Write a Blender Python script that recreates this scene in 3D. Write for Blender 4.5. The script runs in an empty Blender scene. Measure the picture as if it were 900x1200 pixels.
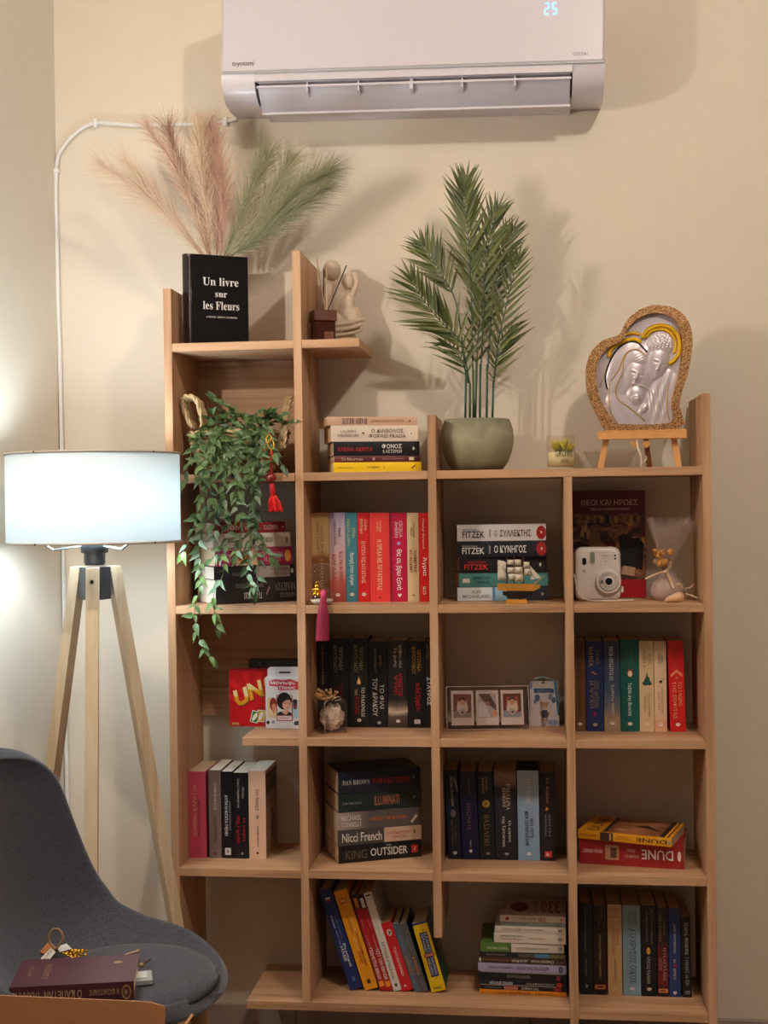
import bpy, math, random
from mathutils import Vector, Matrix, noise
random.seed(7)
C = bpy.context.scene.collection
PI = math.pi
# ---------------------------------------------------------------- camera
F_PX = 1517.86; YAW = .1143; PITCH = .0063; ROLL = -.0134
CAM = Vector((.8633, -3.0266, 1.3693))
fw = Vector((-math.sin(YAW)*math.cos(PITCH), math.cos(YAW)*math.cos(PITCH), -math.sin(PITCH)))
r0 = Vector((math.cos(YAW), math.sin(YAW), 0)); u0 = r0.cross(fw)
CR = math.cos(ROLL)*r0 + math.sin(ROLL)*u0
CU = -math.sin(ROLL)*r0 + math.cos(ROLL)*u0
cd = bpy.data.cameras.new('camera'); cam = bpy.data.objects.new('camera', cd); C.objects.link(cam)
cd.sensor_fit = 'VERTICAL'; cd.sensor_height = 24; cd.lens = F_PX/1200*24
cd.clip_start = .05; cd.clip_end = 60
cam.matrix_world = Matrix(((CR.x, CU.x, -fw.x, CAM.x), (CR.y, CU.y, -fw.y, CAM.y), (CR.z, CU.z, -fw.z, CAM.z), (0, 0, 0, 1)))
sc = bpy.context.scene; sc.camera = cam
# ---------------------------------------------------------------- world and light
sc.view_settings.view_transform = 'Standard'; sc.view_settings.look = 'None'
sc.cycles.transparent_max_bounces = 32; sc.view_settings.gamma = 1; sc.view_settings.exposure = .1
w = bpy.data.worlds.new('world'); sc.world = w; w.use_nodes = True
w.node_tree.nodes['Background'].inputs[0].default_value = (1, .88, .78, 1)
w.node_tree.nodes['Background'].inputs[1].default_value = .10
def light(name, kind, loc, energy, col, size, target=None):
    l = bpy.data.lights.new(name, kind); l.energy = energy; l.color = col
    if kind == 'POINT': l.shadow_soft_size = size
    if kind == 'AREA': l.shape = 'DISK'; l.size = size
    o = bpy.data.objects.new(name, l); C.objects.link(o); o.location = loc
    if target: o.rotation_euler = (Vector(target)-Vector(loc)).to_track_quat('-Z', 'Y').to_euler()
    return o
light('wall_lamp_light', 'POINT', (-.29, -1.08, 2.08), 24, (1, .93, .84), .018)
light('ceiling_lamp_light', 'POINT', (1.5, -1.75, 3.0), 56, (1, .90, .80), .05)

def ray(x, y): return fw + CR*(x-450)/F_PX + CU*(600-y)/F_PX
def W(x, y, Y):
    d = ray(x, y); t = (Y-CAM.y)/d.y; return CAM + d*t
def G(x, y, Z):
    d = ray(x, y); t = (Z-CAM.z)/d.z; return CAM + d*t
PIT = .3145; TH = .0195; DEP = .245; PX = .315
def zs(j): return 1.76-PIT*j
# ---------------------------------------------------------------- materials
def lin(h):
    if isinstance(h, str):
        h = h.lstrip('#'); v = [int(h[i:i+2], 16)/255 for i in (0, 2, 4)]
        return tuple(c/12.92 if c <= .04045 else ((c+.055)/1.055)**2.4 for c in v)
    return tuple(h)
MC = {}
def mat(col, rough=.5, metal=0., spec=.5, grain=0., scale=60., bump=0., sheen=0., coat=0.):
    k = ('p', col, rough, metal, spec, grain, scale, bump, sheen, coat)
    if k in MC: return MC[k]
    m = bpy.data.materials.new('mat'); m.use_nodes = True; n = m.node_tree.nodes; L = m.node_tree.links
    b = n['Principled BSDF']; c = lin(col)
    b.inputs['Base Color'].default_value = (*c, 1); b.inputs['Roughness'].default_value = rough
    b.inputs['Metallic'].default_value = metal; b.inputs['Specular IOR Level'].default_value = spec
    if sheen: b.inputs['Sheen Weight'].default_value = sheen
    if coat: b.inputs['Coat Weight'].default_value = coat
    if grain or bump:
        tc = n.new('ShaderNodeTexCoord'); ns = n.new('ShaderNodeTexNoise'); ns.inputs['Scale'].default_value = scale
        ns.inputs['Detail'].default_value = 4; L.new(tc.outputs['Object'], ns.inputs['Vector'])
        if grain:
            mx = n.new('ShaderNodeMix'); mx.data_type = 'RGBA'
            mx.inputs[6].default_value = (*[v*(1-grain) for v in c], 1); mx.inputs[7].default_value = (*[min(1, v*(1+grain)) for v in c], 1)
            L.new(ns.outputs['Fac'], mx.inputs[0]); L.new(mx.outputs[2], b.inputs['Base Color'])
        if bump:
            bp = n.new('ShaderNodeBump'); bp.inputs['Strength'].default_value = bump; bp.inputs['Distance'].default_value = .002
            L.new(ns.outputs['Fac'], bp.inputs['Height']); L.new(bp.outputs[0], b.inputs['Normal'])
    MC[k] = m; return m
def ramp_mat(stops, axis=2, lo=0., hi=1., rough=.4, nscale=0., namt=0., metal=0.):
    """print colours that run along one local axis (stops: (0..1, hex))"""
    k = ('r', tuple(stops), axis, round(lo, 4), round(hi, 4), rough, nscale, namt)
    if k in MC: return MC[k]
    m = bpy.data.materials.new('mat'); m.use_nodes = True; n = m.node_tree.nodes; L = m.node_tree.links
    b = n['Principled BSDF']; b.inputs['Roughness'].default_value = rough; b.inputs['Metallic'].default_value = metal
    tc = n.new('ShaderNodeTexCoord'); sp = n.new('ShaderNodeSeparateXYZ'); L.new(tc.outputs['Object'], sp.inputs[0])
    mr = n.new('ShaderNodeMapRange'); mr.inputs[1].default_value = lo; mr.inputs[2].default_value = hi
    L.new(sp.outputs[axis], mr.inputs[0]); src = mr.outputs[0]
    if namt:
        ns = n.new('ShaderNodeTexNoise'); ns.inputs['Scale'].default_value = nscale; ns.inputs['Detail'].default_value = 5
        L.new(tc.outputs['Object'], ns.inputs['Vector'])
        ma = n.new('ShaderNodeMath'); ma.operation = 'MULTIPLY_ADD'; ma.inputs[1].default_value = namt; ma.inputs[2].default_value = -namt/2
        L.new(ns.outputs['Fac'], ma.inputs[0]); ad = n.new('ShaderNodeMath'); L.new(src, ad.inputs[0]); L.new(ma.outputs[0], ad.inputs[1]); src = ad.outputs[0]
    cr = n.new('ShaderNodeValToRGB'); e = cr.color_ramp.elements
    e[0].position = stops[0][0]; e[0].color = (*lin(stops[0][1]), 1); e[1].position = stops[-1][0]; e[1].color = (*lin(stops[-1][1]), 1)
    for p, c in stops[1:-1]: x = e.new(p); x.color = (*lin(c), 1)
    L.new(src, cr.inputs[0]); L.new(cr.outputs[0], b.inputs['Base Color'])
    MC[k] = m; return m
def wood(axis, base='#B98F6C', dark='#966E50', light_='#CBA27F', s=1.):
    k = ('w', axis, base, s)
    if k in MC: return MC[k]
    m = bpy.data.materials.new('oak'); m.use_nodes = True; n = m.node_tree.nodes; L = m.node_tree.links
    b = n['Principled BSDF']; b.inputs['Roughness'].default_value = .55; b.inputs['Specular IOR Level'].default_value = .3
    tc = n.new('ShaderNodeTexCoord'); mp = n.new('ShaderNodeMapping'); L.new(tc.outputs['Object'], mp.inputs[0])
    sv = [70*s, 70*s, 70*s]; sv[axis] = 2.2*s; mp.inputs['Scale'].default_value = sv
    oi = n.new('ShaderNodeObjectInfo'); sh = n.new('ShaderNodeVectorMath'); sh.operation = 'ADD'
    sc_ = n.new('ShaderNodeMath'); sc_.operation = 'MULTIPLY'; sc_.inputs[1].default_value = 37; L.new(oi.outputs['Random'], sc_.inputs[0])
    L.new(mp.outputs[0], sh.inputs[0]); L.new(sc_.outputs[0], sh.inputs[1])
    n1 = n.new('ShaderNodeTexNoise'); n1.inputs['Scale'].default_value = 1.3; n1.inputs['Detail'].default_value = 5; L.new(sh.outputs[0], n1.inputs['Vector'])
    mp2 = n.new('ShaderNodeMapping'); L.new(tc.outputs['Object'], mp2.inputs[0]); sv2 = [14*s, 14*s, 14*s]; sv2[axis] = 1.6*s; mp2.inputs['Scale'].default_value = sv2
    n2 = n.new('ShaderNodeTexNoise'); n2.inputs['Scale'].default_value = 1; n2.inputs['Detail'].default_value = 3; n2.inputs['Distortion'].default_value = .6; L.new(mp2.outputs[0], n2.inputs['Vector'])
    ad = n.new('ShaderNodeMath'); ad.operation = 'ADD'; L.new(n1.outputs['Fac'], ad.inputs[0]); L.new(n2.outputs['Fac'], ad.inputs[1])
    cr = n.new('ShaderNodeValToRGB'); e = cr.color_ramp.elements
    mr = n.new('ShaderNodeMapRange'); mr.inputs[1].default_value = .65; mr.inputs[2].default_value = 1.35; L.new(ad.outputs[0], mr.inputs[0])
    e[0].position = 0; e[0].color = (*lin(dark), 1); e[1].position = 1; e[1].color = (*lin(light_), 1); x = e.new(.45); x.color = (*lin(base), 1)
    L.new(mr.outputs[0], cr.inputs[0]); L.new(cr.outputs[0], b.inputs['Base Color'])
    bp = n.new('ShaderNodeBump'); bp.inputs['Strength'].default_value = .12; bp.inputs['Distance'].default_value = .001; L.new(n1.outputs['Fac'], bp.inputs['Height']); L.new(bp.outputs[0], b.inputs['Normal'])
    MC[k] = m; return m
def glass(col='#FFFFFF', rough=.02, alpha=.86, edge=.26):
    """thin clear glass or plastic: mostly clear with a glossy coat"""
    k = ('g', col, rough, alpha, edge)
    if k in MC: return MC[k]
    m = bpy.data.materials.new('clear'); m.use_nodes = True; n = m.node_tree.nodes; L = m.node_tree.links
    out = n['Material Output']; n.remove(n['Principled BSDF'])
    tr = n.new('ShaderNodeBsdfTransparent'); tr.inputs[0].default_value = (*lin(col), 1)
    gl = n.new('ShaderNodeBsdfGlossy'); gl.inputs['Roughness'].default_value = rough
    lw_ = n.new('ShaderNodeLayerWeight'); lw_.inputs[0].default_value = .25
    pw = n.new('ShaderNodeMath'); pw.operation = 'POWER'; pw.inputs[1].default_value = 3; L.new(lw_.outputs['Facing'], pw.inputs[0])
    ma = n.new('ShaderNodeMath'); ma.operation = 'MULTIPLY_ADD'; ma.inputs[1].default_value = edge; ma.inputs[2].default_value = (1-alpha)*.28; L.new(pw.outputs[0], ma.inputs[0])
    df = n.new('ShaderNodeBsdfDiffuse'); df.inputs[0].default_value = (.9, .88, .85, 1); gd_ = n.new('ShaderNodeMixShader'); gd_.inputs[0].default_value = .45; L.new(gl.outputs[0], gd_.inputs[1]); L.new(df.outputs[0], gd_.inputs[2]); gl = gd_  # white diffuse mixed into the gloss stands in for milky highlights
    mx = n.new('ShaderNodeMixShader'); L.new(ma.outputs[0], mx.inputs[0]); L.new(tr.outputs[0], mx.inputs[1]); L.new(gl.outputs[0], mx.inputs[2])
    L.new(mx.outputs[0], out.inputs[0]); MC[k] = m; return m
def veil(col, alpha, trans=.5):
    k = ('v', col, alpha)
    if k in MC: return MC[k]
    m = bpy.data.materials.new('veil'); m.use_nodes = True; n = m.node_tree.nodes; L = m.node_tree.links
    out = n['Material Output']; n.remove(n['Principled BSDF'])
    tr = n.new('ShaderNodeBsdfTransparent'); d = n.new('ShaderNodeBsdfDiffuse'); d.inputs[0].default_value = (*lin(col), 1)
    t2 = n.new('ShaderNodeBsdfTranslucent'); t2.inputs[0].default_value = (*lin(col), 1)
    a = n.new('ShaderNodeMixShader'); a.inputs[0].default_value = trans; L.new(d.outputs[0], a.inputs[1]); L.new(t2.outputs[0], a.inputs[2])
    mx = n.new('ShaderNodeMixShader'); mx.inputs[0].default_value = alpha; L.new(tr.outputs[0], mx.inputs[1]); L.new(a.outputs[0], mx.inputs[2])
    L.new(mx.outputs[0], out.inputs[0]); MC[k] = m; return m
# ---------------------------------------------------------------- mesh helpers
def thing(name, label, cat, loc=(0, 0, 0), rot=(0, 0, 0), group=None):
    o = bpy.data.objects.new(name, None); C.objects.link(o); o.location = loc; o.rotation_euler = rot
    o.empty_display_size = .02; o['label'] = label; o['category'] = cat
    if group: o['group'] = group
    return o
def root_of(o):
    while o.parent: o = o.parent
    return o
class MB:
    def __init__(s): s.v = []; s.f = []; s.m = []; s.mi = 0
    def add(s, vs, fs):
        o = len(s.v); s.v += [tuple(v) for v in vs]; s.f += [tuple(i+o for i in f) for f in fs]; s.m += [s.mi]*len(fs); return s
    def box(s, x0, x1, y0, y1, z0, z1, M=None):
        vs = [Vector((x, y, z)) for x in (x0, x1) for y in (y0, y1) for z in (z0, z1)]
        if M is not None: vs = [M @ v for v in vs]
        return s.add(vs, [(0, 1, 3, 2), (4, 6, 7, 5), (0, 4, 5, 1), (2, 3, 7, 6), (0, 2, 6, 4), (1, 5, 7, 3)])
    def bbox(s, x0, x1, y0, y1, z0, z1, b=.002, M=None):
        """box with chamfered edges"""
        vs = []; fs = []
        X = (x0, x0+b, x1-b, x1); Y = (y0, y0+b, y1-b, y1); Z = (z0, z0+b, z1-b, z1)
        idx = {}
        def p(x, y, z):
            k = (x, y, z)
            if k not in idx:
                idx[k] = len(vs); v = Vector(k); vs.append(M @ v if M is not None else v)
            return idx[k]
        def q(*a): fs.append(tuple(p(*k) for k in a))
        q((X[0], Y[1], Z[1]), (X[0], Y[1], Z[2]), (X[0], Y[2], Z[2]), (X[0], Y[2], Z[1]))
        q((X[3], Y[1], Z[1]), (X[3], Y[2], Z[1]), (X[3], Y[2], Z[2]), (X[3], Y[1], Z[2]))
        q((X[1], Y[0], Z[1]), (X[2], Y[0], Z[1]), (X[2], Y[0], Z[2]), (X[1], Y[0], Z[2]))
        q((X[1], Y[3], Z[1]), (X[1], Y[3], Z[2]), (X[2], Y[3], Z[2]), (X[2], Y[3], Z[1]))
        q((X[1], Y[1], Z[0]), (X[1], Y[2], Z[0]), (X[2], Y[2], Z[0]), (X[2], Y[1], Z[0]))
        q((X[1], Y[1], Z[3]), (X[2], Y[1], Z[3]), (X[2], Y[2], Z[3]), (X[1], Y[2], Z[3]))
        for (xa, xb) in ((0, 1), (3, 2)):
            for (ya, yb) in ((0, 1), (3, 2)): q((X[xa], Y[yb], Z[1]), (X[xb], Y[ya], Z[1]), (X[xb], Y[ya], Z[2]), (X[xa], Y[yb], Z[2]))
            for (za, zb) in ((0, 1), (3, 2)): q((X[xa], Y[1], Z[zb]), (X[xb], Y[1], Z[za]), (X[xb], Y[2], Z[za]), (X[xa], Y[2], Z[zb]))
        for (ya, yb) in ((0, 1), (3, 2)):
            for (za, zb) in ((0, 1), (3, 2)): q((X[1], Y[ya], Z[zb]), (X[1], Y[yb], Z[za]), (X[2], Y[yb], Z[za]), (X[2], Y[ya], Z[zb]))
        for (xa, xb) in ((0, 1), (3, 2)):
            for (ya, yb) in ((0, 1), (3, 2)):
                for (za, zb) in ((0, 1), (3, 2)): q((X[xa], Y[yb], Z[zb]), (X[xb], Y[ya], Z[zb]), (X[xb], Y[yb], Z[za]))
        return s.add(vs, fs)
    def prism(s, pts, y0, y1):
        """outline of (x, z) points, extruded in y"""
        n = len(pts); vs = [(x, y0, z) for x, z in pts]+[(x, y1, z) for x, z in pts]
        return s.add(vs, [tuple(range(n)), tuple(range(2*n-1, n-1, -1))]+[(i, i+n, (i+1) % n+n, (i+1) % n) for i in range(n)])
    def ring(s, A, B, y0, y1):
        """frame between two outlines with the same point count"""
        n = len(A); vs = [(x, y, z) for P_ in (A, B) for y in (y0, y1) for x, z in P_]; fs = []
        for i in range(n):
            j = (i+1) % n
            fs += [(i, j, 2*n+j, 2*n+i), (n+i, 3*n+i, 3*n+j, n+j), (i, n+i, n+j, j), (2*n+i, 2*n+j, 3*n+j, 3*n+i)]
        return s.add(vs, fs)
    def tube(s, path, rad, n=6, closed=False, cap=True, flat=1.):
        path = [Vector(p) for p in path]; k = len(path)
        if not isinstance(rad, (list, tuple)): rad = [rad]*k
        vs = []; prev = None
        for i, p in enumerate(path):
            a = path[(i-1) % k] if (closed or i > 0) else p; b = path[(i+1) % k] if (closed or i < k-1) else p
            t = (b-a); t = t.normalized() if t.length > 1e-9 else Vector((0, 0, 1))
            if prev is None:
                ref = Vector((0, 0, 1)) if abs(t.z) < .9 else Vector((0, 1, 0)); u = t.cross(ref).normalized()
            else:
                u = prev - t*prev.dot(t); u = u.normalized() if u.length > 1e-6 else t.orthogonal().normalized()
            prev = u; v = t.cross(u)
            for j in range(n):
                an = 2*PI*j/n; vs.append(p+rad[i]*(math.cos(an)*u+math.sin(an)*v*flat))
        fs = []
        for i in range(k if closed else k-1):
            i2 = (i+1) % k
            for j in range(n): j2 = (j+1) % n; fs.append((i*n+j, i*n+j2, i2*n+j2, i2*n+j))
        if cap and not closed: fs += [tuple(range(n-1, -1, -1)), tuple((k-1)*n+j for j in range(n))]
        return s.add(vs, fs)
    def lathe(s, prof, c=(0, 0, 0), n=32, sx=1., sy=1., close=True):
        vs = []; k = len(prof)
        for r, z in prof:
            for j in range(n): a = 2*PI*j/n; vs.append((c[0]+r*sx*math.cos(a), c[1]+r*sy*math.sin(a), c[2]+z))
        fs = [(i*n+j, i*n+(j+1) % n, (i+1)*n+(j+1) % n, (i+1)*n+j) for i in range(k-1) for j in range(n)]
        if close: fs += [tuple(range(n-1, -1, -1)), tuple((k-1)*n+j for j in range(n))]
        return s.add(vs, fs)
    def ball(s, c, r, n=12, M=None):
        rx, ry, rz = r if isinstance(r, (tuple, list)) else (r, r, r); vs = []; k = n//2+1
        c = Vector(c)
        for i in range(k+1):
            th = PI*i/k
            for j in range(n):
                a = 2*PI*j/n; v = Vector((rx*math.sin(th)*math.cos(a), ry*math.sin(th)*math.sin(a), rz*math.cos(th)))
                vs.append(c+(M @ v if M is not None else v))
        return s.add(vs, [(i*n+j, (i+1)*n+j, (i+1)*n+(j+1) % n, i*n+(j+1) % n) for i in range(k) for j in range(n)])
    def grid(s, fn, nu, nv):
        vs = [fn(i/nu, j/nv) for j in range(nv+1) for i in range(nu+1)]
        return s.add(vs, [(j*(nu+1)+i, j*(nu+1)+i+1, (j+1)*(nu+1)+i+1, (j+1)*(nu+1)+i) for j in range(nv) for i in range(nu)])
    def build(s, name, mats, parent=None, local=False, smooth=False, label=None, kind=None):
        if parent is not None and not local:
            o = root_of(parent).location; s.v = [(v[0]-o.x, v[1]-o.y, v[2]-o.z) for v in s.v]
        me = bpy.data.meshes.new(name); me.from_pydata(s.v, [], s.f); me.validate()
        if not isinstance(mats, (list, tuple)): mats = [mats]
        for m in mats: me.materials.append(m)
        if len(me.polygons) == len(s.m): me.polygons.foreach_set('material_index', s.m)
        if smooth: me.polygons.foreach_set('use_smooth', [True]*len(me.polygons))
        ob = bpy.data.objects.new(name, me); C.objects.link(ob)
        if parent is not None: ob.parent = parent
        if label: ob['label'] = label
        if kind: ob['kind'] = kind
        return ob
def autosmooth(ob, ang=.7):
    me = ob.data; me.polygons.foreach_set('use_smooth', [True]*len(me.polygons))
    me.update(); 
    me.set_sharp_from_angle(angle=ang)
def mod(ob, kind, **kw):
    m = ob.modifiers.new(kind.lower(), kind)
    for k, v in kw.items(): setattr(m, k, v)
    return m
TC = {}
def bold(s_):
    o = ''
    for ch in s_:
        c = ord(ch)
        if 65 <= c <= 90: o += chr(0x1D400+c-65)
        elif 97 <= c <= 122: o += chr(0x1D41A+c-97)
        elif 0x391 <= c <= 0x3A9: o += chr(0x1D6A8+c-0x391)
        elif 0x3B1 <= c <= 0x3C9: o += chr(0x1D6C2+c-0x3B1)
        else:
            sub = {'ά': 'α', 'έ': 'ε', 'ή': 'η', 'ί': 'ι', 'ό': 'ο', 'ύ': 'υ', 'ώ': 'ω', 'Ά': 'Α', 'ϊ': 'ι', 'Ϊ': 'Ι'}.get(ch)
            o += bold(sub) if sub else ch
    return o
def text_geo(s_, serif=False, off=0., space=1.):
    k = (s_, serif, off, space)
    if k in TC: return TC[k]
    c = bpy.data.curves.new('t', 'FONT'); c.body = bold(s_) if serif else s_; c.size = 1; c.resolution_u = 2; c.offset = off; c.space_character = space
    o = bpy.data.objects.new('t', c); me = bpy.data.meshes.new_from_object(o)
    vs = [tuple(v.co) for v in me.vertices]; fs = [tuple(p.vertices) for p in me.polygons]
    if not vs: vs = [(0, 0, 0), (1, 0, 0), (1, 1, 0), (0, 1, 0)]; fs = [(0, 1, 2, 3)]
    x0 = min(v[0] for v in vs); x1 = max(v[0] for v in vs); y0 = min(v[1] for v in vs); y1 = max(v[1] for v in vs)
    vs = [((v[0]-x0)/(x1-x0), (v[1]-y0)/(y1-y0)) for v in vs]
    bpy.data.objects.remove(o); bpy.data.curves.remove(c); bpy.data.meshes.remove(me)
    TC[k] = (vs, fs, (x1-x0)/(y1-y0)); return TC[k]
def text_on(name, s_, O, U, V, m, parent, local=True, serif=False, off=0., label=None):
    """lettering filling the parallelogram O, O+U, O+V (flat print)"""
    vs, fs, asp = text_geo(s_, serif, off); O = Vector(O); U = Vector(U); V = Vector(V)
    b = MB(); b.add([O+U*x+V*y for x, y in vs], fs)
    return b.build(name, m, parent, local=local, label=label)
# ================================================================ the room
WALLY = .262; CORN = -.369
plaster = mat('#DFD3C1', rough=.9, spec=.2, grain=.03, scale=14, bump=.25)
plaster2 = mat('#DED6C6', rough=.9, spec=.2, grain=.03, scale=14, bump=.25)
def structure(name, b, m):
    o = b.build(name, m); o['kind'] = 'structure'; return o
structure('wall_back', MB().box(CORN-.1, 4, WALLY, WALLY+.1, 0, 3.1), plaster)
structure('wall_left', MB().box(CORN-.1, CORN, -4.6, WALLY, 0, 3.1), plaster2)
structure('ceiling', MB().box(CORN-.1, 4, -4.6, WALLY+.1, 3.1, 3.2), mat('#EFE6D8', rough=.9))
structure('floor', MB().box(CORN-.1, 4, -4.6, WALLY+.1, -.1, 0), wood(0, '#9C8068', '#80664F', '#B39A80', .5))
stone = mat('#A8978C', rough=.35, grain=.35, scale=9)
k = 0
for i, (a, b_) in enumerate(((CORN, .24), (.2425, .84), (.8425, 1.44), (1.4425, 2.04), (2.0425, 2.64))):
    o = structure('baseboard_back' if not i else 'baseboard_back.%03d' % i, MB().bbox(a, b_, WALLY-.011, WALLY, .001, .078, .001), stone)
structure('baseboard_left', MB().bbox(CORN, CORN+.011, -2.5, WALLY-.0115, .001, .078, .001), stone)

# ================================================================ bookshelf
OAK_X = wood(0); OAK_Z = wood(2)
shelf = thing('bookshelf', 'tall light oak stepped bookcase of open cubes standing against the beige wall', 'bookcase', (.63, .12, 0))
T2 = TH/2
def upright(i, z0, z1):
    return MB().bbox(i*PX-T2, i*PX+T2, 0, DEP, z0, z1, .0006).build('upright', OAK_Z, shelf)
upright(0, 0.001, 1.892); upright(1, zs(5)+.0004, 1.971); upright(2, .349, 1.576); upright(3, 0.001, zs(1)-TH-.0004); upright(4, 0.001, 1.612)
def board(x0, x1, j):
    return MB().bbox(x0+.0003, x1-.0003, 0.0004, DEP, zs(j)-TH, zs(j), .0006).build('shelf_board', OAK_X, shelf)
L_ = lambda i: i*PX+T2
R_ = lambda i: i*PX-T2
board(L_(0), R_(1), 0); board(L_(1), .463, 0)
board(L_(0), R_(1), 1); board(L_(1), R_(2), 1); board(L_(2), R_(4), 1)
for j in (2, 4):
    for i in range(4): board(L_(i), R_(i+1), j)
board(.168, R_(1), 3)
for i in (1, 2, 3): board(L_(i), R_(i+1), 3)
board(.170, R_(3), 5); board(L_(3), R_(4), 5)
for z0, z1 in ((zs(1)+.0003, zs(0)-TH-.0003), (.905, zs(2)-TH-.0003), (.830, .904)):
    MB().bbox(L_(0)+.0003, R_(1)-.0003, DEP-.012, DEP, z0, z1, .0006).build('back_panel', OAK_X, shelf)

# ================================================================ air conditioner
ac = thing('air_conditioner', 'white split air conditioner mounted high on the wall with blue 25 display', 'air conditioner', (.583, WALLY, 2.30), (0, .020, 0))
acw = mat('#CFC8CF', rough=.35, coat=.2); acg = mat('#C2BDC6', rough=.4); acd = mat('#25262A', rough=.6)
H = .46
b = MB(); b.bbox(-H, H, -.206, -.001, .108, .300, .006); b.build('front_panel', acw, ac, local=True)
prof = [(-.001, .058), (-.06, .048), (-.105, .045), (-.15, .049), (-.180, .062), (-.196, .082), (-.203, .107), (-.001, .107)]
def cap(x0, x1, name='end_casing', m=acw):
    n = len(prof); b = MB(); vs = [(x, y, z) for x in (x0, x1) for y, z in prof]
    b.add(vs, [tuple(range(n)), tuple(range(2*n-1, n-1, -1))]+[(i, (i+1) % n, n+(i+1) % n, n+i) for i in range(n)])
    o = b.build(name, m, ac, local=True); autosmooth(o, .8); return o
cap(-H, -.378); cap(.385, H)
MB().box(-.3775, .3845, -.203, -.19, .088, .1075).build('upper_lip', acw, ac, local=True)
MB().box(-.3775, .3845, -.10, -.001, .056, .1075).build('air_duct', acd, ac, local=True)
MB().box(-.3775, .3845, -.132, -.001, .047, .0555).build('underside_plate', acw, ac, local=True)
MB().box(-.3775, .3845, -.192, -.10, .100, .1075).build('duct_roof', acd, ac, local=True)
# open flap
def flap_pt(t): return (-.190+.050*t+.015*t*t, .078-.046*t)
b = MB(); N_ = 6
for i in range(N_):
    (y0, z0), (y1, z1) = flap_pt(i/N_), flap_pt((i+1)/N_)
    b.add([(-.372, y0, z0), (.380, y0, z0), (.380, y1, z1), (-.372, y1, z1), (-.372, y0+.005, z0), (.380, y0+.005, z0), (.380, y1+.005, z1), (-.372, y1+.005, z1)],
          [(0, 3, 2, 1), (4, 5, 6, 7), (0, 4, 7, 3), (1, 2, 6, 5)])
o = b.build('louvre_flap', acg, ac, local=True); autosmooth(o, .8)
y_, z_ = flap_pt(1); MB().box(-.374, .382, y_-.004, y_+.006, z_-.003, z_+.002).build('flap_edge', acw, ac, local=True)
MB().box(-.374, .382, -.193, -.189, .075, .080).build('flap_edge', acw, ac, local=True)
b = MB().add([(-.37, -.190, .087), (.38, -.190, .087), (.38, -.155, .082), (-.37, -.155, .082), (-.37, -.190, .090), (.38, -.190, .090), (.38, -.155, .085), (-.37, -.155, .085)],
             [(0, 3, 2, 1), (4, 5, 6, 7), (0, 1, 5, 4), (2, 3, 7, 6)]); b.build('upper_louvre', acg, ac, local=True)
for x in (-.25, -.125, .003, .125, .25):
    th = .004 if abs(x) > .01 else .008
    MB().add([(x-th/2, -.191, .098), (x-th/2, -.1925, .062), (x-th/2, -.12, .05), (x-th/2, -.12, .098), (x+th/2, -.191, .098), (x+th/2, -.1925, .062), (x+th/2, -.12, .05), (x+th/2, -.12, .098)],
             [(0, 1, 2, 3), (7, 6, 5, 4), (0, 4, 5, 1), (1, 5, 6, 2), (3, 2, 6, 7)]).build('vane', acg, ac, local=True)
MB().box(-H+.002, H-.002, -.2075, -.2055, .106, .111).build('panel_seam', mat('#A8A6AC', .4), ac, local=True)
em = bpy.data.materials.new('digits'); em.use_nodes = True; bb = em.node_tree.nodes['Principled BSDF']
bb.inputs['Base Color'].default_value = (.1, .4, .9, 1); bb.inputs['Emission Color'].default_value = (.25, .62, 1, 1); bb.inputs['Emission Strength'].default_value = 1.6
b = MB()
def seg(x, z, ch, w=.0115, h=.028, t=.0026):
    S = {'a': (0, 1, h-t, h), 'g': (0, 1, h/2-t/2, h/2+t/2), 'd': (0, 1, 0, t)}
    for q in ch:
        if q in S: b.box(x+t*.7, x+w-t*.7, -.2078, -.2062, z+S[q][2], z+S[q][3])
        else:
            xx = x if q in 'fe' else x+w-t; z0 = z+h/2+t*.3 if q in 'fb' else z+t*.6; z1 = z0+h/2-t
            b.box(xx, xx+t, -.2078, -.2062, z0, z1)
seg(.318, .222, 'abged'); seg(.336, .222, 'afgcd'); b.build('digit_display', em, ac, local=True)
text_on('brand_lettering', 'toyotomi', (-.432, -.2064, .122), (.054, 0, 0), (0, 0, .0145), mat('#4A4648'), ac, serif=False, off=.02)
text_on('maker_lettering', 'GOSAI', (.385, -.2064, .124), (.034, 0, 0), (0, 0, .0075), mat('#5A5558'), ac)
# drain hose and its clips
def pth(pts, Y): return [W(x, y, Y) for x, y in pts]
def smoothp(pts, n=6):
    P_ = [Vector(p) for p in pts]; out = []
    for i in range(len(P_)-1):
        a = P_[max(i-1, 0)]; b_ = P_[i]; c_ = P_[i+1]; d_ = P_[min(i+2, len(P_)-1)]
        for k in range(n):
            t = k/n; out.append(.5*((2*b_)+(-a+c_)*t+(2*a-5*b_+4*c_-d_)*t*t+(-a+3*b_-3*c_+d_)*t**3))
    out.append(P_[-1]); return out
hose = thing('drain_hose', 'thin white drain hose clipped along the wall left of the air conditioner', 'hose', W(112, 145, .25))
hp = smoothp(pth([(278, 139), (262, 142), (225, 145), (170, 147), (135, 145), (112, 144), (94, 152), (76, 170), (66, 198), (67, 300), (70, 420), (73, 560), (76, 780), (80, 1000), (84, 1185)], .254), 6)
MB().tube(hp, .0056, 8).build('tube', mat('#E4E0DA', .35), hose, smooth=True)
for x, y in ((112, 144), (264, 142), (65.5, 200), (75.5, 778)):
    p = W(x, y, .25); b = MB(); vert = x < 100
    b.bbox(p.x-.009 if vert else p.x-.005, p.x+.009 if vert else p.x+.005, .2445, .2615, p.z-.005 if vert else p.z-.012, p.z+.005 if vert else p.z+.010, .0015)
    b.build('clip', mat('#EDEBE8', .4), hose)

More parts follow.
